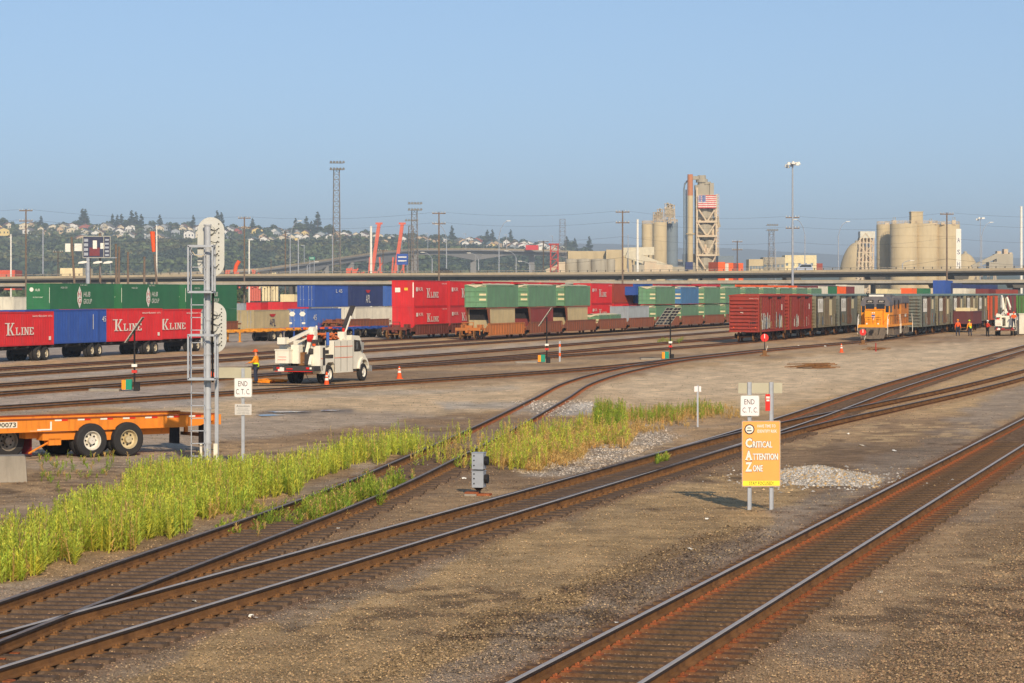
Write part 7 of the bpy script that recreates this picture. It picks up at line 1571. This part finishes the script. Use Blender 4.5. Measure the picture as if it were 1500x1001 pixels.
# single trees
def tree_proto(kind, seed):
    r = np.random.default_rng(seed); e = bpy.data.objects.new('tree', None); COL.objects.link(e); m = MB()
    if kind == 'conifer':
        H = 22; m.tube((0, 0, 0), (0, 0, H*.95), .5, .1, 7)
        for k in range(9): a = k*2.4; z = H*(.2+.08*k); m.tube((0, 0, z), (2.4*(1-z/H)*math.cos(a)*1.5, 2.4*(1-z/H)*math.sin(a)*1.5, z+.3), .12, .04, 5)
        hh = r.uniform(.12, 1.0, 60); a = r.uniform(0, 6.28, 60); rad = (1-hh)**.8*4.2*r.uniform(.4, 1.05, 60); P = np.stack([rad*np.cos(a), rad*np.sin(a), hh*H], 1); S = .6+(1-hh)*1.7; cl = np.tile([.04, .065, .03], (60, 1))*r.uniform(.7, 1.4, (60, 1)); fl = .7
    else:
        H = 15; m.tube((0, 0, 0), (0, 0, H*.5), .55, .35, 7)
        for k in range(6): a = k*1.1; m.tube((0, 0, H*.4), (3.2*math.cos(a), 3.2*math.sin(a), H*(.6+.05*k)), .25, .08, 5)
        d = r.normal(0, 1, (46, 3)); d /= np.linalg.norm(d, axis=1)[:, None]; P = d*r.uniform(.3, 1, (46, 1))*np.array([5.2, 5.2, 4.8])+[0, 0, H*.62]; S = r.uniform(1.2, 2.4, 46); cl = np.tile([.075, .10, .035], (46, 1))*r.uniform(.7, 1.4, (46, 1)); fl = .9
    m.build('trunk', M_wood, e); o = clumps(P, S, cl, 'crown', e, 22, fl); return tree_of(e)
PR_ = [tree_proto('conifer', 1), tree_proto('conifer', 2), tree_proto('broad', 3), tree_proto('broad', 4)]
spots = [(4, 1.0), (18, .7), (60, 1.0), (67, .8), (112, .95), (118, .8), (121, 1.35), (125, 1.25), (131, .75), (137, .7), (150, .7), (158, .9), (165, 1.0), (172, 1.1), (178, 1.25), (186, 1.0), (193, 1.35), (199, 1.2), (207, 1.25), (214, .8), (222, .9), (234, 1.2), (247, .9), (256, .9), (262, .7), (278, 1.15), (283, 1.0), (318, 1.4), (324, 1.3), (340, .9), (344, .8), (370, 1.1), (390, .7), (408, .8), (433, 1.1), (440, 1.2), (449, 1.3), (456, 1.1), (465, 1.6), (472, .8), (482, 1.0), (505, .8), (510, .6), (530, .7), (548, .7), (620, .7), (632, .7), (640, .8), (662, 1.1), (668, .7), (700, .8), (706, .9), (714, 1.1), (721, 1.1), (730, .7), (742, 1.0), (748, 1.1), (754, .9), (766, .9), (830, 1.1), (836, 1.2), (842, 1.0), (858, .9), (863, 1.2), (50, .6), (86, .7), (240, .8), (300, .9), (294, .7), (402, .9), (420, .6), (570, .6), (590, .7), (606, .6), (650, .8), (690, .6), (780, .6), (800, .6)]+[(px_+(k_*37 % 11)-5, .45+.1*(k_*7 % 5)) for k_, px_ in enumerate(range(6, 815, 22))]
used = {i: 0 for i in range(4)}
for i, (px, s) in enumerate(spots):
    Y = 3420+random.uniform(-40, 50); kd = i % 2 if s > .95 and i % 5 else 2+i % 2; z = float(hill_z(px, Y))-1
    nb = 'the skyline above the houses, %s from the left' % (ORD+['later'])[min(i, 31)] if 0 else ''
    dup(PR_[kd], 'tree', (WX(px, Y), Y, z), random.uniform(0, 6), 'trees on the hilltop skyline', (s*1.25*random.uniform(.85, 1.25), s*1.25, s*random.uniform(.8, 1.05)))
sk = sorted([o for o in bpy.data.objects if o.get('group') == 'trees on the hilltop skyline'], key=lambda o: o.location.x/o.location.y)
def word_num(n):
    T = ['', '', 'twenty', 'thirty', 'forty', 'fifty', 'sixty', 'seventy', 'eighty', 'ninety']
    if n <= 32: return ORD[n-1]
    t_, u_ = divmod(n, 10)
    if n >= 100: return 'hundred and '+word_num(n-100) if n > 100 else 'hundredth'
    return (T[t_][:-1]+'ieth') if u_ == 0 else T[t_]+'-'+ORD[u_-1]
for i, o in enumerate(sk):
    con = 'pointed dark conifer' if len([c for c in KIDS(o) if c.name.startswith('crown')]) and o.scale[2] > .88 else 'small rounded tree'
    o['label'] = '%s tree from the left on the hilltop skyline, %s' % (word_num(i+1), 'a tall one' if o.scale[2] > .88 else 'a low one'); o['category'] = 'tree'; o.name = 'tree'
for i in range(4):
    for o in PR_[i][1]: bpy.data.objects.remove(o[0])
    bpy.data.objects.remove(PR_[i][0])
# a few nearer bushes and trees under and over the viaduct
NT = [tree_proto('broad', 9), tree_proto('broad', 10)]
for i, (px, Y, s, lb) in enumerate(((98, 860, .55, 'green bush tree behind the billboard column'), (135, 850, .6, 'bushy tree below the billboard'), (205, 850, .5, 'pale green tree between short wooden poles'), (160, 870, .55, 'dark bush right of the billboard column'), (347, 800, .5, 'small tree seen under the viaduct right of the green stack'), (1475, 640, .35, 'green bush under the viaduct at the right'), (1500, 650, .35, 'green bush under the viaduct at the right edge'))):
    c = dup(NT[i % 2], lb, (WX(px, Y), Y, 0), i*1.3, None, s); c.name = 'tree'; c['category'] = 'tree'
for T_ in NT:
    for o in T_[1]: bpy.data.objects.remove(o[0])
    bpy.data.objects.remove(T_[0])
# houses: 150 individual ones along the upper slope
HW = [mat('house_'+n, c, .7, var=.06, scale=.2) for n, c in (('white', (238, 234, 224)), ('cream', (226, 212, 180)), ('grey', (170, 176, 178)), ('tan', (206, 178, 140)), ('yellow', (236, 208, 130)), ('brick', (176, 92, 72)), ('blue', (128, 148, 168)))]
HR = [mat('roof_'+n, c, .9, var=.08, scale=.2) for n, c in (('slate', (84, 82, 84)), ('brown', (112, 88, 72)), ('red', (140, 100, 84)), ('grey', (124, 122, 118)))]
HN = ['white', 'cream', 'grey', 'tan', 'yellow', 'brick red', 'blue grey']; RN = ['dark', 'brown', 'red', 'grey']
hr = random.Random(12); HL = []
for k in range(210):
    px = hr.uniform(-20, 830); u = hr.random(); band = (1 if px < 620 else .45); Y = 3430-u**1.3*520*band
    if hr.random() < .1: Y = 2850+hr.random()*100
    HL.append((px, Y))
HL.sort()
hproto = {}
for k, (px, Y) in enumerate(HL):
    w, d, h = hr.uniform(7, 14), hr.uniform(6, 9), hr.uniform(4.5, 7.5); wi = hr.choices(range(7), [8, 4, 2.5, 3, 1, .4, 1])[0]; ri = hr.randrange(4); key = (wi, ri, k % 5)
    z = float(hill_z(px, Y))+float((vnoise(np.array([WX(px, Y)]), np.array([Y]), 160, 31)[0]-.5)*14*np.clip((3450-Y)/200, 0, 1))-1
    t = thing('house', '%s house, %s roof, %s from the left on the hill' % (HN[wi], RN[ri], word_num(k+1)), 'house', (WX(px, Y), Y, z), hr.uniform(-.6, .6), 'houses on the hill')
    m = MB(); m.box(-w/2, w/2, -d/2, d/2, -3, h); m.ext([(-w/2, h), (w/2, h), (0, h+2.4)], lambda u, v, q: (u, q, v), -d/2+.01, d/2-.01); m.build('wall', HW[wi], t)
    m = MB(); m.ext([(-w/2-.6, h-.3), (0, h+2.5), (w/2+.6, h-.3), (w/2+.6, h), (0, h+2.9), (-w/2-.6, h)], lambda u, v, q: (u, q, v), -d/2-.5, d/2+.5); m.build('roof', HR[ri], t)
    m = MB()
    for q in (-.3, .05, .35): m.box(w*q-.6, w*q+.6, -d/2-.05, -d/2-.01, h*.45, h*.75)
    m.build('windows', M_glass, t)['kind'] = 'stuff'
# ---- pieces of the same kind become parts of their own
SPL = {'bolt', 'hand_hole', 'lamp_hood', 'latch', 'sticker_panel', 'lamp_housing', 'insulator', 'band', 'serif', 'reflective_tape', 'step', 'fender', 'axle_pair', 'eyes', 'ring_clamp', 'bracket', 'wheel_pair', 'hexagon_mark', 'vent', 'placard', 'ditch_light', 'headlight', 'orange_stripe'}
cache = {}
for o in [o for o in bpy.data.objects if o.type == 'MESH' and o.name.split('.')[0] in SPL and o.parent]:
    me = o.data
    if me.name not in cache:
        n = len(me.vertices); par = list(range(n))
        def fd(a):
            while par[a] != a: par[a] = par[par[a]]; a = par[a]
            return a
        for e in me.edges: par[fd(e.vertices[0])] = fd(e.vertices[1])
        gr = {}
        for p in me.polygons: gr.setdefault(fd(p.vertices[0]), []).append(p)
        out = []
        if 1 < len(gr) <= 40:
            for ps in gr.values():
                ids = sorted({v for p in ps for v in p.vertices}); mp_ = {v: i for i, v in enumerate(ids)}
                nm = bpy.data.meshes.new(me.name); nm.from_pydata([tuple(me.vertices[i].co) for i in ids], [], [[mp_[v] for v in p.vertices] for p in ps])
                for m_ in me.materials: nm.materials.append(m_)
                nm.polygons.foreach_set('material_index', [p.material_index for p in ps]); nm.update(); out.append(nm)
        cache[me.name] = out
    if cache[me.name]:
        o.data = cache[me.name][0]
        for nm in cache[me.name][1:]: c = o.copy(); c.data = nm; COL.objects.link(c)
# ------------------------------------------------------------------ air
m = MB(); m.box(-17500, 17500, -500, 24000, -6.2, 270); hz = m.build('haze', bpy.data.materials.new('haze_air')); hz['kind'] = 'stuff'
hm = hz.data.materials[0]; hm.use_nodes = True; N = hm.node_tree.nodes; N.clear(); pv = N.new('ShaderNodeVolumePrincipled'); pv.inputs['Density'].default_value = 1.7e-4; pv.inputs['Color'].default_value = (.74, .88, 1.0, 1); pv.inputs['Anisotropy'].default_value = 0.0
ho = N.new('ShaderNodeOutputMaterial'); hm.node_tree.links.new(pv.outputs[0], ho.inputs['Volume'])
